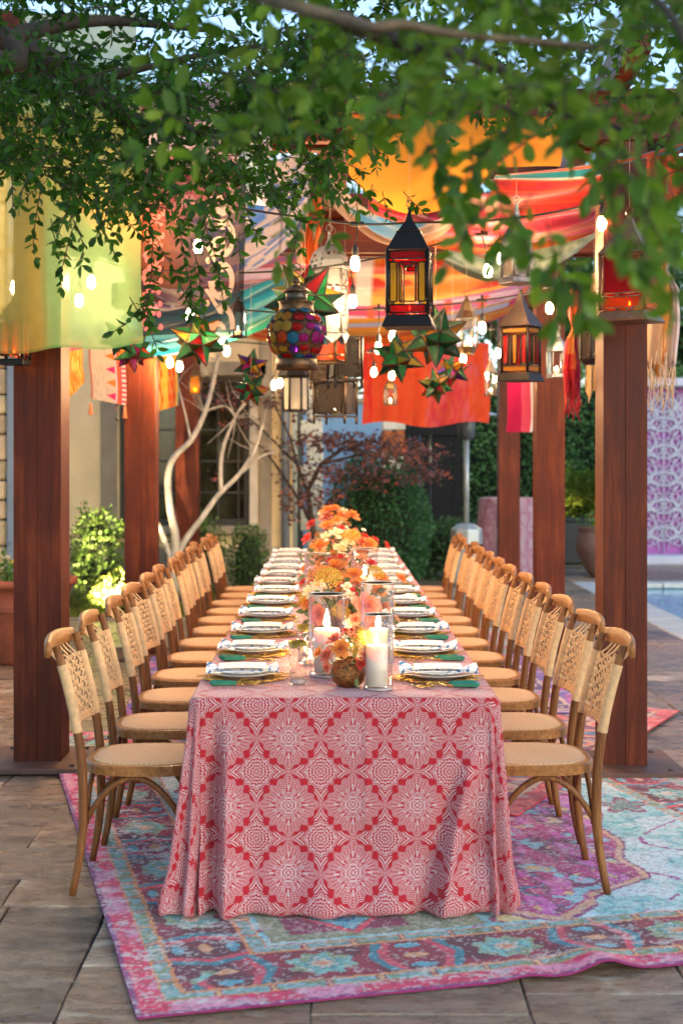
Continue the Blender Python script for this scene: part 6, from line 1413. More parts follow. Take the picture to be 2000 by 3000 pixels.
# ------------------------------------------------------------------ string lights
m_bulb = emit('bulb_glow', (1.0, .60, .28), BULB); m_rubber = pm('black_rubber', C('#0e0e0f'), .6, .2, 20)
me_bulb = MB().lathe([(0, -.083), (.012, -.08), (.021, -.066), (.0235, -.05), (.021, -.032), (.014, -.014), (.012, 0)], 12).mesh('bulb', m_bulb)
me_sock = MB().lathe([(.0135, -.012), (.017, -.008), (.017, .03), (.012, .042), (.005, .05), (.005, .06)], 10).mesh('socket', m_rubber)
me_clip = MB().box((0, 0, 0), (.075, .02, .024), .006).box((0, 0, .02), (.018, .008, .03), .003).mesh('cable_clip', m_rubber)
def string(label, path, bulbs, r=.006):
    """path: cable points (px, py, Y); bulbs: (px, py of bulb centre, Y)"""
    pts = [at(*p) for p in path]; e = empty('string_lights', pts[0], label=label, cat='string lights', group='string lights under the pergola'); o0 = pts[0]
    sm = []
    for i in range(len(pts)-1):
        for q in range(8):
            t = q/8; p0 = pts[max(i-1, 0)]; p1 = pts[i]; p2 = pts[i+1]; p3 = pts[min(i+2, len(pts)-1)]
            sm.append(.5*((2*p1)+(p2-p0)*t+(2*p0-5*p1+4*p2-p3)*t*t+(3*p1-p0-3*p2+p3)*t**3))
    sm.append(pts[-1]); MB().tube([p-o0 for p in sm], r, 6).build('cable', m_rubber, e)
    for (px, py, Y) in bulbs:
        c = at(px, py, Y)+Vector((0, 0, .045)); near = min(sm, key=lambda q: (q-c).length); near = Vector((lerp(near.x, c.x, .5), lerp(near.y, c.y, .5), max(near.z, c.z+.07)))
        b = link('bulb', me_bulb, e, loc=c-o0); link('socket', me_sock, b); link('cable_clip', me_clip, b, loc=near-c)
        MB().tube([near-c, (near-c)*.5+Vector((.004, 0, 0)), (0, 0, .055)], .004, 5).build('drop_cable', m_rubber, b)
string('black string light cable across the front, passing in front of the black lantern', [(-100, 560, 7.3), (420, 575, 7.3), (835, 630, 7.3), (1050, 656, 7.28), (1220, 652, 7.28), (1500, 640, 7.28), (1900, 570, 7.3)], [(1040, 772, 7.28), (1762, 655, 7.28), (580, 722, 7.4)])
string('string light cable rising from behind the white lantern to upper right', [(700, 800, 8.2), (880, 790, 8.2), (1060, 765, 8.2), (1240, 725, 8.2), (1420, 680, 8.2), (1700, 610, 8.2), (1860, 560, 8.2)], [(1033, 882, 8.2), (1428, 793, 8.2), (1468, 756, 8.2)])
string('string light cable sagging through the middle above the star lanterns', [(640, 900, 9.6), (830, 915, 9.6), (1110, 905, 9.6), (1300, 893, 9.6), (1410, 880, 9.6), (1560, 855, 9.6), (1700, 790, 9.6)], [(1150, 985, 9.6), (1108, 1020, 9.6), (1412, 960, 9.6), (1609, 902, 9.6)])
string('string light cable at the far end in front of the red panel', [(560, 990, 12.6), (800, 1010, 12.6), (1080, 1030, 12.6), (1300, 1000, 12.6), (1520, 930, 12.6)], [(1095, 1090, 12.6), (1147, 1100, 12.6), (1459, 1035, 12.6), (820, 1122, 12.6), (1356, 1052, 12.6), (803, 1128, 12.8)])
string('string light cable behind the green and yellow sheer cloth', [(-160, 740, 8.0), (100, 735, 8.0), (260, 760, 8.0), (420, 790, 8.0), (620, 800, 8.2)], [(44, 842, 8.0), (170, 812, 8.0), (268, 826, 8.0), (233, 880, 8.2), (557, 922, 8.2)])
string('string light cable between the left posts below the turquoise cloth', [(330, 960, 11.2), (480, 985, 11.2), (600, 970, 11.2), (760, 920, 11.2)], [(498, 1062, 11.2), (526, 1074, 11.2), (664, 1028, 11.0), (478, 1000, 11.2)])

# ------------------------------------------------------------------ lanterns
m_iron = pm('dark_iron', C('#120f0d'), .5, .35, 30, .3, 90, metal=.35); m_brass = pm('aged_brass', C('#6b5a3c'), .4, .35, 30, .2, 90, metal=.8); m_silver = pm('aged_silver', C('#8a8c8c'), .35, .3, 30, .25, 90, metal=.85); m_whitem = pierced('white_pierced_metal', C('#5f6064'), 34, .55, .2, .36); m_ironp = pierced('pierced_iron', C('#100d0a'), 40, .6, .3, .28); m_brownp = pierced('pierced_bronze', C('#2f251c'), 40, .6, .3, .28)
g_red = stained('red_glass', C('#c01818'), .35); g_amb = stained('amber_glass', C('#d9a02a'), .4); g_yel = stained('yellow_glass', C('#c9b43a'), .4); g_grn = stained('green_glass', C('#1f8a4c'), .3); g_dgrn = stained('dark_green_glass', C('#145a3c'), .25); g_olv = stained('olive_glass', C('#8a9a2a'), .4); g_org = stained('orange_glass', C('#e0641a'), .35); g_mag = stained('magenta_glass', C('#b01a8a'), .4); g_blu = stained('blue_glass', C('#3f9ac0'), .45); g_pur = stained('violet_glass', C('#6a3ab0'), .4); g_clr = stained('clear_pebbled_glass', C('#cfc9bc'), .45, .12, .8, 130); g_mlk = stained('milk_glass', C('#d8d4c8'), .1, .3, .1)
LG = 'lanterns hanging from the pergola'
def tealight(loc, label):
    e = empty('lantern_candle', loc, label=label, cat='candle', group='candles inside lanterns'); MB().lathe([(0, 0), (.018, 0), (.018, .03), (0, .028)], 12).build('wax', m_wax, e); link('flame', me_flame_s, e, loc=(0, 0, .029))
def lantern(name, label, base, n, Rb, hb, roof, base_prof, metal, layout, Rt=None, rz=0, ring=.02, top=3.22, post=.009, candle_lb=None, roof_mat=None, bars=None, cord=True):
    """n-sided lantern. base = point under its middle; layout: cells (u0,u1,v0,v1,material) on each side; roof, base_prof: (radius, z) profiles"""
    e = empty(name, base, rz, label, 'lantern', LG); Rt = Rt or Rb; a0 = math.pi/n-math.pi/2
    MB().lathe(base_prof, n, a0=a0, flat=True).build('base', metal, e)
    z0 = base_prof[-1][1]
    def corner(k, z, rr=1.0): a = a0+2*math.pi*k/n; q = lerp(Rb, Rt, (z-z0)/hb)*rr; return Vector((q*math.cos(a), q*math.sin(a), z))
    for k in range(n): MB().tube([corner(k, z0), corner(k, z0+hb)], post, 4).build('corner_post', metal, e)
    for k in range(n):
        L0 = layout(k) if callable(layout) else layout
        bb = MB()
        def pt(u, v, o=0):
            z = z0+hb*v; p = corner(k, z).lerp(corner(k+1, z), u); nn = Vector((p.x, p.y, 0)); m_ = (corner(k, z)+corner(k+1, z))/2; return p+Vector((m_.x, m_.y, 0)).normalized()*o
        for (u0, u1, v0, v1, gm) in L0:
            if gm is not None:
                q = [pt(u0, v0, -.001), pt(u1, v0, -.001), pt(u1, v1, -.001), pt(u0, v1, -.001)]; q2 = [pt(u0, v0, -.004), pt(u1, v0, -.004), pt(u1, v1, -.004), pt(u0, v1, -.004)]
                MB().add(q+q2, [(0, 1, 2, 3), (7, 6, 5, 4), (0, 4, 5, 1), (1, 5, 6, 2), (2, 6, 7, 3), (3, 7, 4, 0)], True).build('pane', gm, e)
            for (a, b_) in (((u0, v0), (u1, v0)), ((u0, v1), (u1, v1)), ((u0, v0), (u0, v1)), ((u1, v0), (u1, v1))): bb.tube([pt(*a), pt(*b_)], post*.5, 4)
        if bb.v: bb.build('leading', metal, e)
    zt = z0+hb
    MB().lathe([(r, zt+z) for (r, z) in roof], n, a0=a0, flat=True).build('roof', roof_mat or metal, e)
    zt += roof[-1][1]
    MB().sphere((0, 0, zt+.008), .011, 8, 6).build('finial', metal, e)
    MB().tube([(ring*math.cos(a), 0, zt+.016+ring+ring*math.sin(a)) for a in np.linspace(0, 6.2832, 17)], .0022, 5, cap=False).build('ring', metal, e)
    zr = zt+.016+2*ring
    if cord and top-base[2] > zr: MB().tube([(0, 0, zr), (0, 0, top-base[2])], .0011, 3).build('hanging_cord', pm('nylon_cord', C('#b9a890'), .6, .1, 30), e)
    if candle_lb: tealight((base[0], base[1], base[2]+z0+.002), candle_lb)
    return e
def lb(px, py, Y): return at(px, py, Y)
# the big black lantern with red and yellow glass
LR = [(.06, .94, .03, .15, g_red), (.06, .94, .85, .97, g_red), (.06, .24, .2, .8, g_yel), (.76, .94, .2, .8, g_yel), (.3, .7, .2, .8, None), (.38, .62, .74, .8, g_red)]
lantern('iron_lantern', 'tall black iron lantern with red and yellow glass panels', lb(1199, 962, 6.9), 4, .138, .315, [(.145, 0), (.139, .004), (.082, .085), (.084, .092), (.07, .098), (.045, .125), (.024, .15), (.012, .185), (.008, .20)], [(.168, 0), (.170, .008), (.148, .05), (.142, .058)], m_iron, LR, rz=R(-9), ring=.016, candle_lb='small candle glowing inside the tall black lantern')
# second red and amber one
LR2 = [(.04, .96, .03, .15, g_amb), (.04, .96, .86, .97, g_amb), (.05, .25, .2, .82, g_red), (.75, .95, .2, .82, g_red), (.42, .58, .2, .82, g_amb)]
lantern('iron_lantern', 'smaller lantern with amber and red glass strips near the second right post', lb(1524, 1118, 8.6), 4, .122, .28, [(.15, 0), (.145, .004), (.085, .08), (.055, .115), (.026, .16), (.012, .21)], [(.155, 0), (.156, .006), (.13, .05)], m_iron, LR2, rz=R(-33), roof_mat=pm('roof_tin', C('#2f2823'), .45, .3, 30, .2, 90, metal=.6))
# red glass lantern by the right post
LR3 = [(.08, .92, .04, .24, g_org), (.08, .92, .30, .96, g_red)]
lantern('red_glass_lantern', 'large red glass lantern in front of the front right post', lb(1843, 945, 6.95), 4, .158, .275, [(.175, 0), (.16, .012), (.09, .09), (.05, .13), (.02, .18)], [(.186, 0), (.19, .006), (.150, .052)], pm('bronze_sheet', C('#7a5a40'), .45, .3, 20, .1, 60, metal=.5), LR3, rz=R(-32), candle_lb='small candle glowing inside the large red lantern')
# hexagonal silver lantern
lantern('hexagonal_lantern', 'hexagonal silver lantern with pebbled glass at upper right', lb(1512, 832, 7.35), 6, .082, .15, [(.086, 0), (.084, .004), (.08, .035), (.064, .085), (.062, .09), (.04, .125), (.022, .15), (.014, .20), (.01, .22)], [(.098, 0), (.10, .006), (.084, .03)], m_silver, [(.07, .93, .04, .78, g_clr), (.07, .93, .82, .97, m_silver)], rz=R(12))
# clear glass lanterns
lantern('glass_lantern', 'clear faceted glass lantern hanging by the star lanterns', lb(1366, 1040, 9.3), 6, .07, .19, [(.075, 0), (.05, .045), (.045, .05), (.03, .10), (.012, .13)], [(.05, 0), (.05, .012), (.07, .05)], m_brass, [(.02, .98, .0, .98, m_glass)], Rt=.074, post=.004, candle_lb='small candle glowing inside the faceted glass lantern')
lantern('glass_lantern', 'clear glass lantern hanging in front of the second right post', lb(1630, 1108, 10.0), 6, .072, .16, [(.074, 0), (.07, .02), (.055, .06), (.025, .10), (.02, .13)], [(.076, 0), (.078, .01), (.07, .03)], m_silver, [(.03, .97, .0, 1, m_glass)], post=.0035, candle_lb='small candle glowing in the glass lantern before the second right post')
lantern('pierced_lantern', 'dark pierced octagonal lantern behind the front right post', lb(1738, 1068, 9.0), 8, .095, .19, [(.105, 0), (.10, .006), (.05, .07), (.02, .11)], [(.07, 0), (.085, .02), (.095, .03)], m_iron, [(.04, .96, .03, .97, m_brownp)], post=.006, candle_lb='small candle glowing inside the dark pierced octagonal lantern')
lantern('cage_lantern', 'slim glass cage lantern with pale cone roof at far right', lb(1437, 1160, 12.2), 6, .05, .19, [(.054, 0), (.045, .02), (.015, .09), (.01, .11)], [(.058, 0), (.06, .008), (.05, .012)], m_brass, [(.04, .96, 0, 1, m_glass)], post=.004, candle_lb='small candle glowing in the slim cage lantern', roof_mat=pm('pale_tin', C('#b9a88c'), .4, .2, 30, metal=.4))
lantern('cage_lantern', 'small glass cage lantern in front of the red panel', lb(1143, 1187, 13.2), 6, .06, .14, [(.064, 0), (.05, .04), (.02, .08)], [(.062, 0), (.064, .008), (.058, .012)], m_brass, [(.04, .96, 0, 1, m_glass)], post=.005, candle_lb='small candle glowing before the red panel')
lantern('amber_lantern', 'small amber glass lantern on the third left post', lb(572, 1157, 13.6), 4, .07, .17, [(.075, 0), (.05, .04), (.015, .07)], [(.07, 0), (.072, .01)], m_brass, [(.06, .94, .03, .97, g_amb)], candle_lb='small candle glowing inside the amber lantern')
lantern('iron_lantern', 'small black lantern with orange glass below the yellow sheer', lb(42, 1070, 7.2), 4, .088, .2, [(.095, 0), (.05, .06), (.015, .1)], [(.092, 0), (.094, .022), (.085, .03)], m_iron, [(.12, .46, .1, .9, g_org), (.54, .88, .1, .9, g_org)], rz=R(-6), candle_lb='small candle glowing inside the orange glass lantern')
lantern('iron_lantern', 'small clear lantern below the dark sheer cloth', lb(697, 990, 8.0), 6, .046, .14, [(.05, 0), (.03, .04), (.01, .06)], [(.05, 0), (.052, .008), (.045, .012)], m_iron, [(.05, .95, 0, 1, m_glass)], post=.004, candle_lb='small candle glowing below the dark sheer cloth')
# dark pierced boxes with feet
def box_lantern(label, base, R_, h, mat, metal, rz, glow=None, g=None):
    e = lantern('box_lantern', label, base+Vector((0, 0, .05)), 4, R_, h, [(R_*1.15, 0), (R_*1.15, .008), (R_*.7, .012)], [(R_*1.02, 0), (R_*1.02, .012)], metal, [(.1, .9, .06, .94, g or mat)], rz=rz, ring=.012, candle_lb=glow)
    for k in range(4): a = math.pi/4+k*math.pi/2-math.pi/2; MB().tube([(R_*.98*math.cos(a), R_*.98*math.sin(a), .004), (R_*.98*math.cos(a), R_*.98*math.sin(a), -.05)], [.014, .008], 4).build('foot', metal, e)
    return e
m_bz = pm('bronze_box', C('#3a2e24'), .5, .3, 20, metal=.5)
box_lantern('black pierced box lantern with feet, upper of the hanging cluster', lb(1010, 1138, 9.4), .13, .27, m_ironp, m_iron, R(14), 'small candle glowing inside the black pierced box')
box_lantern('brown pierced box lantern with feet, lowest of the hanging cluster', lb(982, 1243, 10.0), .165, .235, m_brownp, m_bz, R(-22), 'small candle glowing inside the brown pierced box')
box_lantern('bronze pierced box lantern half hidden below the jewelled globe', lb(940, 1142, 10.4), .095, .16, m_brownp, m_bz, R(-8))
lantern('iron_lantern', 'orange glass lantern with black ironwork behind the jewelled globe', lb(968, 1066, 9.0), 4, .10, .14, [(.11, 0), (.05, .05), (.02, .08)], [(.104, 0), (.106, .01)], m_brass, [(.08, .92, .08, .3, g_org), (.08, .92, .34, .95, g_org)], rz=R(-26), candle_lb='small candle glowing inside the orange ironwork lantern')
lantern('milk_glass_lantern', 'hexagonal white milk glass lantern left of the pierced boxes', lb(866, 1207, 11.2), 6, .095, .26, [(.1, 0), (.14, .015), (.12, .05), (.05, .10), (.02, .13)], [(.1, 0), (.1, .012)], m_iron, [(.06, .94, .02, .98, g_mlk)], candle_lb='small candle glowing in the milk glass lantern')
# white domed lantern
e = lantern('domed_lantern', 'tall white pierced lantern with a domed top behind the star', lb(965, 985, 8.4), 6, .108, .38, [(.12, 0), (.122, .012), (.118, .05), (.10, .095), (.07, .125), (.03, .145), (.02, .15), (.024, .16), (.012, .175), (.01, .21)], [(.117, 0), (.118, .012)], m_silver, [(.05, .95, .02, .72, m_whitem), (.05, .95, .76, .98, m_whitem)], roof_mat=pierced('dome_pierced', C('#6e7884'), 30, .5, .2, .34), rz=R(10), post=.006)
for k in range(6):
    a = math.pi/6-math.pi/2+k*math.pi/3; a2 = a+math.pi/3; p, q = Vector((.115*math.cos(a), .115*math.sin(a), .002)), Vector((.115*math.cos(a2), .115*math.sin(a2), .002)); m_ = (p+q)/2-Vector((0, 0, .05)); MB().add([p, q, m_, p*.97, q*.97, m_*.97], [(0, 1, 2), (5, 4, 3), (0, 3, 4, 1), (1, 4, 5, 2), (2, 5, 3, 0)], True).build('pointed_skirt', m_silver, e)
# jewelled globe
def globe(base):
    e = empty('jewelled_globe_lantern', base, label='round lantern studded with coloured glass jewels, nearest the camera', cat='lantern', group=LG); r = .142; zc = .05+r*.86
    m_pat = pm('patina_metal', C('#4a4438'), .45, .4, 25, .3, 80, metal=.7, c2=C('#7a5a3a'))
    MB().lathe([(.07, .03), (.096, .03), (.096, .0), (.1, .0), (.1, .05), (.085, .054), (.085, .05)], 32).build('base', m_pat, e)
    MB().sphere((0, 0, zc), r*.94, 32, 20).build('shell', stained('smoky_glass', C('#7a5a48'), .5), e)
    gl = [stained('jewel_'+g.name, c_, .6, .1, .3, 60) for g, c_ in ((g_blu, C('#4ab0dc')), (g_yel, C('#e0cc5a')), (g_amb, C('#e8b84a')), (g_red, C('#e0281f')), (g_mag, C('#d82ab0')), (g_pur, C('#8a4ad8')), (g_org, C('#f07a2a')), (g_clr, C('#e0dcd0')), (g_grn, C('#6ac0d0')), (g_olv, C('#b0b84a')))]
    jm = [MB().lathe([(1, 0), (.98, .18), (.6, .34), (.35, .4), (0, .41)], 10, flat=True).mesh('jewel', g) for g in gl]
    rm = MB().tube([(1.02*math.cos(a), 1.02*math.sin(a), .05) for a in np.linspace(0, 6.2832, 17)], .11, 5, cap=False).mesh('jewel_bezel', m_iron)
    rows = [(-56, 9), (-34, 13), (-11, 15), (12, 15), (34, 13), (56, 9)]
    for j, (el, n) in enumerate(rows):
        for k in range(n):
            a = 2*math.pi*(k+.5*(j % 2))/n+random.uniform(-.05, .05); el_ = R(el+random.uniform(-2, 2)); d = Vector((math.cos(el_)*math.cos(a), math.cos(el_)*math.sin(a), math.sin(el_)))
            # colours run in zones round the globe: amber on one side, magenta on the other
            hh = (math.degrees(a) % 360); gi = random.choice([1, 2, 1, 2, 7, 6] if 200 < hh < 262 and abs(el) < 40 else [4, 5, 4, 3, 4] if 285 < hh < 350 and abs(el) < 50 else [0, 0, 8, 7, 5, 0, 3, 8])
            s = r*math.cos(el_)*math.pi/n*random.uniform(.85, 1.1); s = min(s, .03)
            q = d.to_track_quat('Z', 'Y').to_euler(); o = link('jewel', jm[gi], e, loc=Vector((0, 0, zc))+d*r*.95, rot=q, scale=(s, s*random.choice((1, 1, .72)), s)); link('bezel', rm, o)
    zt = zc+r*.86
    MB().lathe([(.075, zt-.015), (.088, zt-.01), (.083, zt+.0), (.083, zt+.03), (.09, zt+.034), (.06, zt+.038)], 32).build('collar', m_pat, e)
    MB().lathe([(.053, zt+.036), (.053, zt+.085)], 28).build('chimney', pierced('chimney_mesh', C('#6a6258'), 110, .45, .7, .36), e)
    MB().lathe([(.066, zt+.082), (.068, zt+.086), (.045, zt+.102), (.022, zt+.112), (.012, zt+.118), (.02, zt+.128), (.022, zt+.138), (.013, zt+.15), (.005, zt+.155)], 28).build('cap', m_pat, e)
    MB().tube([(.025*math.cos(a), .006*math.sin(a), zt+.188+.034*math.sin(a)) for a in np.linspace(0, 6.2832, 21)], .003, 6, cap=False).build('ring', m_brass, e)
    MB().tube([(0, 0, zt+.222), (0, 0, 3.22-base.z)], .0012, 3).build('hanging_cord', pm('nylon_cord', C('#b9a890'), .6, .1, 30), e)
    tealight(base+Vector((0, 0, .056)), 'small candle glowing inside the jewelled globe')
globe(lb(868, 1083, 6.9))

# ------------------------------------------------------------------ star lanterns
phi = (1+5**.5)/2
ico = [Vector(v).normalized() for v in [(0, s1, s2*phi) for s1 in (-1, 1) for s2 in (-1, 1)]+[(s1, s2*phi, 0) for s1 in (-1, 1) for s2 in (-1, 1)]+[(s2*phi, 0, s1) for s1 in (-1, 1) for s2 in (-1, 1)]]
el = min((ico[0]-ico[k]).length for k in range(1, 12))*1.01
tri = [(i, j, k) for i in range(12) for j in range(i+1, 12) for k in range(j+1, 12) if (ico[i]-ico[j]).length < el and (ico[j]-ico[k]).length < el and (ico[i]-ico[k]).length < el]
RC = .47
dod = [((ico[a]+ico[b_]+ico[c])/3).normalized()*RC for (a, b_, c) in tri]
fac = []
for i in range(12):
    vs_ = [k for k, t in enumerate(tri) if i in t]; ax = ico[i]; u = (dod[vs_[0]]-ax*dod[vs_[0]].dot(ax)).normalized(); w = ax.cross(u)
    vs_.sort(key=lambda k: math.atan2((dod[k]).dot(w), (dod[k]).dot(u))); fac.append(vs_)
A, B_, D_ = ico[0], dod[fac[0][0]], dod[fac[0][1]]
bw = (B_-D_).length/2; hgt = (A-(B_+D_)/2).length
def pane_mesh(g, k=.86):
    cx_, cy_ = 0, hgt/3; t = [(-bw, 0), (bw, 0), (0, hgt)]; q = [(cx_+(x-cx_)*k, cy_+(y-cy_)*k) for x, y in t]
    return MB().add([(x, y, .006) for x, y in q]+[(x, y, -.006) for x, y in q], [(0, 1, 2), (5, 4, 3), (0, 3, 4, 1), (1, 4, 5, 2), (2, 5, 3, 0)], True).mesh('pane', g)
PAL = {'green': [g_grn, g_grn, g_dgrn, g_olv, g_grn, g_yel, g_dgrn, g_red], 'dark': [g_dgrn, g_grn, g_grn, g_dgrn, g_amb, g_grn], 'red': [g_red, g_amb, g_org, g_grn, g_mag, g_red], 'mixed': [g_grn, g_red, g_amb, g_pur, g_yel, g_dgrn, g_mag], 'moss': [g_grn, g_dgrn, g_olv, g_grn, g_red, g_grn, g_amb]}
PM = {}
fr_ = MB(); seen = set()
for i in range(12):
    for k in range(5):
        a, b_ = fac[i][k], fac[i][(k+1) % 5]; fr_.tube([ico[i], dod[a]], [.014, .028], 4)
        if (min(a, b_), max(a, b_)) not in seen: seen.add((min(a, b_), max(a, b_))); fr_.tube([dod[a], dod[b_]], .026, 4)
me_frame = fr_.mesh('star_frame', m_iron, False)
def star(label, px, py, Y, rpx, pal, rot, top=3.22):
    r = rpx*Y/F; c = at(px, py, Y)
    e = empty('star_lantern', c, label=label, cat='star lantern', group='glass star lanterns'); e.rotation_euler = rot; e.scale = (r, r, r)
    link('frame', me_frame, e)
    for i in range(12):
        for k in range(5):
            P0, P1, ap = dod[fac[i][k]], dod[fac[i][(k+1) % 5]], ico[i]; g = random.choice(PAL[pal])
            if g.name not in PM: PM[g.name] = pane_mesh(g)
            m0 = (P0+P1)/2; xx = (P1-P0).normalized(); yy = (ap-m0).normalized(); zz = xx.cross(yy).normalized(); yy = zz.cross(xx)
            o = link('pane', PM[g.name], e); o.matrix_local = Matrix((( xx.x, yy.x, zz.x, m0.x), (xx.y, yy.y, zz.y, m0.y), (xx.z, yy.z, zz.z, m0.z), (0, 0, 0, 1)))
    bpy.context.view_layer.update()
    inv = e.matrix_world.inverted(); MB().tube([inv @ (c+Vector((0, 0, r*.5))), inv @ Vector((c.x, c.y, top))], .0011/r, 3).build('hanging_cord', pm('nylon_cord', C('#b9a890'), .6, .1, 30), e)
star('big green glass star lantern behind the jewelled globe', 893, 880, 7.5, 128, 'green', (.2, .35, .5))
star('moss green star lantern below the dark sheer cloth', 581, 995, 8.4, 92, 'moss', (.1, -.2, .3))
star('red and amber star lantern on the second left post', 388, 1028, 8.8, 70, 'red', (.3, .1, .9))
star('small dark star tip below the green sheer hem', 350, 990, 7.4, 62, 'dark', (.0, .3, .2))
star('small mixed colour star lantern, upper of the pair before the window', 735, 1072, 10.2, 54, 'mixed', (.5, .2, .1))
star('small green and amber star lantern, lower of the pair before the window', 735, 1138, 10.0, 58, 'moss', (.1, .6, .4))
star('green and red star lantern in front of the red panel', 1167, 1046, 9.2, 82, 'green', (.3, .2, 1.0))
star('big dark green star lantern below the black lantern', 1275, 985, 8.2, 104, 'dark', (.15, .1, .2))
star('multicoloured star lantern at right of the red panel', 1325, 1082, 9.8, 60, 'mixed', (.7, .1, .5))
star('small dark star lantern, lowest before the red panel', 1275, 1130, 9.6, 56, 'moss', (.2, .8, .3))
# ------------------------------------------------------------------ things around the edge
m_terra = pm('terracotta', C('#8a4a30'), .8, .25, 6, .3, 60); m_clay = pm('brown_clay', C('#6e5448'), .6, .25, 4, .15, 60)
def potted(name, loc, prof, mat, label, n, spread, cols, up=.22):
    e = empty(name, loc, label=label, cat='planter'); zt = max(p[1] for p in prof); r = max(p[0] for p in prof)
    MB().lathe(prof, 40).build('pot', mat, e)
    MB().lathe([(0, zt-.06), (r*.8, zt-.06)], 24).build('soil', m_soil, e)
    P = rng.normal(size=(n, 3))*np.array([spread*.45, spread*.45, .06]); P[:, 2] = np.abs(P[:, 2])*up/.06*.5+zt-.05; D = rng.normal(size=(n, 3))*.8+np.array([0, 0, .7])
    link('foliage', leaf_mesh('foliage', P, D, rng.uniform(.03, .07, n), leaf_colors(n, (.06, .14, .03), .4, .3), m_leaf, .55, simple=True), e)
    for k in range(16):
        a = random.uniform(0, 6.28); q = random.uniform(.1, .8)*spread; me = random.choice([ROSE['cream'], ROSE['orange']] if k % 2 else [ROSE['cream']]); mt = random.choice(cols)
        o = link('bloom', mt, e, loc=(math.cos(a)*q*.8, math.sin(a)*q*.8, zt+random.uniform(.04, up*.8)), rot=(random.uniform(-.8, .2), random.uniform(-.5, .5), 0), scale=random.uniform(.022, .034))
    return e
yel = rose_mesh('pansy', petal_mat('petal_yellow', C('#e8b81f'), C('#f4dc6a')), 8, 1.1, 9)
potted('flower_pot', (-2.42, 11.2, 0), [(.0, 0), (.27, 0), (.30, .03), (.36, .40), (.365, .41), (.38, .42), (.365, .43), (.38, .445), (.365, .46), (.40, .60), (.44, .605), (.44, .655), (.40, .66), (.38, .62), (0, .56)], m_terra, 'large terracotta pot of yellow flowers behind the front left post', 420, .38, [yel, yel, ROSE['cream']])
potted('flower_pot', (3.62, 18.9, 0), [(.0, 0), (.14, 0), (.16, .02), (.22, .12), (.33, .34), (.345, .46), (.31, .58), (.29, .62), (.32, .65), (.32, .68), (.28, .68), (.26, .62), (0, .58)], m_clay, 'big round clay pot of flowers behind the front right post', 380, .3, [yel, ROSE['orange'], ROSE['cream']])
pb_ = empty('planter_box', (3.45, 21.3, 0), label='dark navy planter box behind the clay pot', cat='planter')
m_navy = pm('navy_planter', C('#080d14'), .5, .2, 5); MB().box((0, 0, .33), (.86, .5, .62), .012).build('box', m_navy, pb_); MB().box((0, 0, .66), (.92, .56, .04), .01).build('rim', m_navy, pb_)
# patio heater
ph_ = empty('patio_heater', (1.645, 17.0, 0), label='grey steel patio heater standing before the hedge', cat='patio heater')
m_st = pm('brushed_steel', C('#98a4a6'), .4, .12, 12, metal=.35)
MB().lathe([(.0, 0), (.24, 0), (.24, .05), (.19, .06), (.19, .72), (.185, .74), (.10, .80), (.05, .81)], 8, flat=True).build('tank_housing', m_st, ph_)
MB().tube([(0, 0, .8), (0, 0, 1.82)], .033, 12).build('pole', m_st, ph_); MB().lathe([(.03, 1.8), (.10, 1.83), (.11, 2.02), (.09, 2.05)], 20).build('burner', pm('burner_mesh', C('#5a5f60'), .5, .2, 60, metal=.5), ph_)
MB().lathe([(.40, 2.09), (.42, 2.095), (.3, 2.13), (.1, 2.16), (0, 2.165), (0, 2.15), (.3, 2.115), (.40, 2.09)], 32).build('reflector', m_st, ph_); MB().box((.13, -.15, .55), (.1, .1, .03), .004).build('vent', m_black, ph_)
# cocktail table with cloth
ct = empty('cocktail_table', (2.32, 18.5, 0), label='round cocktail table under the small pink cloth beside the third right post', cat='table')
MB().lathe([(0, 1.045), (.35, 1.045), (.355, 1.055), (.35, 1.065), (0, 1.065)], 30).build('table_top', m_ply, ct); MB().tube([(0, 0, .03), (0, 0, 1.05)], .035, 10).build('column', m_black, ct); MB().lathe([(0, 0), (.25, 0), (.25, .02), (.05, .04)], 20).build('foot', m_black, ct)
def c_ck(U, V): return tab(flat('#e6c6d0', U), ('#d490a4', sstep(.2, .9, np.sin(U*75+np.sin(V*40)))*.8), ('#cf7f96', (fbm(U*90, V*60, 2, 4) > .6)*.7))
def Pck(U, V):
    a = U*6.2832; r = np.where(V < .25, .36*V/.25, .362+.02*(V-.25)+(.035*np.sin(a*9)+.02*np.sin(a*5+1))*np.clip((V-.25)*1.6, 0, 1)+.03*(V-.25)); z = np.where(V < .25, 1.069, 1.069-(V-.25)/.75*1.05)
    return 2.32+r*np.cos(a), 18.5+r*np.sin(a), z
sheet('cocktail_cloth', Pck, 110, 40, c_ck, m_cot, 'pale pink patterned cloth draped to the ground over the cocktail table', 'tablecloth')
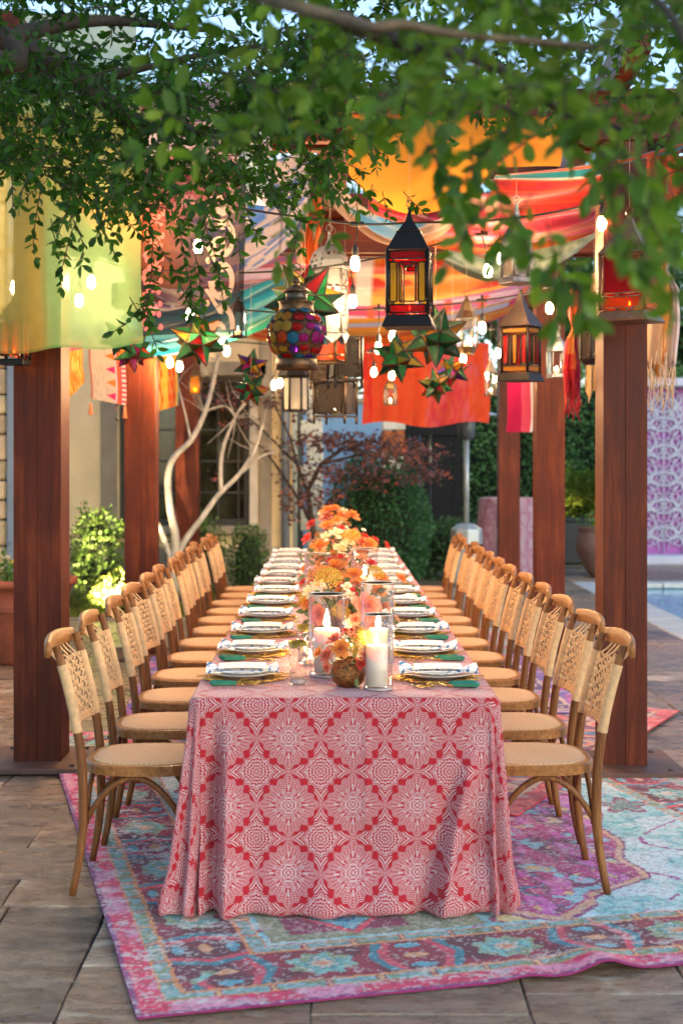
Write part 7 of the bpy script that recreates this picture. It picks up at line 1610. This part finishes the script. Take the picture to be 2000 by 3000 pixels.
cb_ = empty('table_candle', (2.36, 18.4, 1.071), label='small lit candle in a glass on the cocktail table', cat='candle'); MB().lathe([(0, 0), (.035, 0), (.035, .08), (.032, .08), (.03, .006), (0, .006)], 16).build('glass_cup', m_glass, cb_); MB().lathe([(0, .007), (.028, .007), (.028, .05), (0, .048)], 14).build('wax', m_wax, cb_); link('flame', me_flame, cb_, loc=(0, 0, .05), scale=1.3)
# garden spotlights that light the bed and the house wall
def spot(loc, aim, watts, label, size=R(75)):
    e = empty('garden_spotlight', loc, label=label, cat='spotlight', group='garden spotlights in the bed'); d = (Vector(aim)-Vector(loc)).normalized(); q = d.to_track_quat('Z', 'Y')
    MB().tube([(0, 0, -.1), (0, 0, .05)], .012, 6).build('spike', m_iron, e)
    o = MB().lathe([(0, -.06), (.035, -.055), (.04, 0), (.045, .04), (.038, .04), (.034, .0), (0, -.01)], 14).build('lamp_housing', m_iron, e, loc=(0, 0, .08)); o.rotation_euler = q.to_euler()
    MB().lathe([(0, .012), (.03, .012)], 14).build('lens', emit('spot_lens', (1, .75, .42), 30), o)
    ld = bpy.data.lights.new('spot', 'SPOT'); ld.energy = watts; ld.color = (1, .74, .42); ld.spot_size = size; ld.spot_blend = .6; ld.shadow_soft_size = .03
    lo = bpy.data.objects.new('spot_light', ld); col.objects.link(lo); lo.parent = e; lo.location = Vector((0, 0, .08))+d*.06; lo.rotation_euler = d.to_track_quat('-Z', 'Y').to_euler()
spot((-2.15, 13.98, .0), (-2.55, 16.5, 1.6), 330, 'small spotlight in the grass aimed at the leafy shrub')
spot((-.56, 15.75, .0), (-.68, 16.6, 1.7), 330, 'small spotlight in the grass aimed at the window wall')
spot((-1.95, 14.2, .0), (-1.6, 15.2, 1.3), 50, 'small spotlight in the grass aimed at the pale forked trunk')

spot((4.35, 22.7, .0), (4.25, 25.0, 1.3), 130, 'small spotlight in front of the bright hedge behind the planter', R(100))

dup = {k: v for k, v in LABELS.items() if len(v) > 1}
print('duplicate labels:', dup)
print('objects', len(scene.objects))
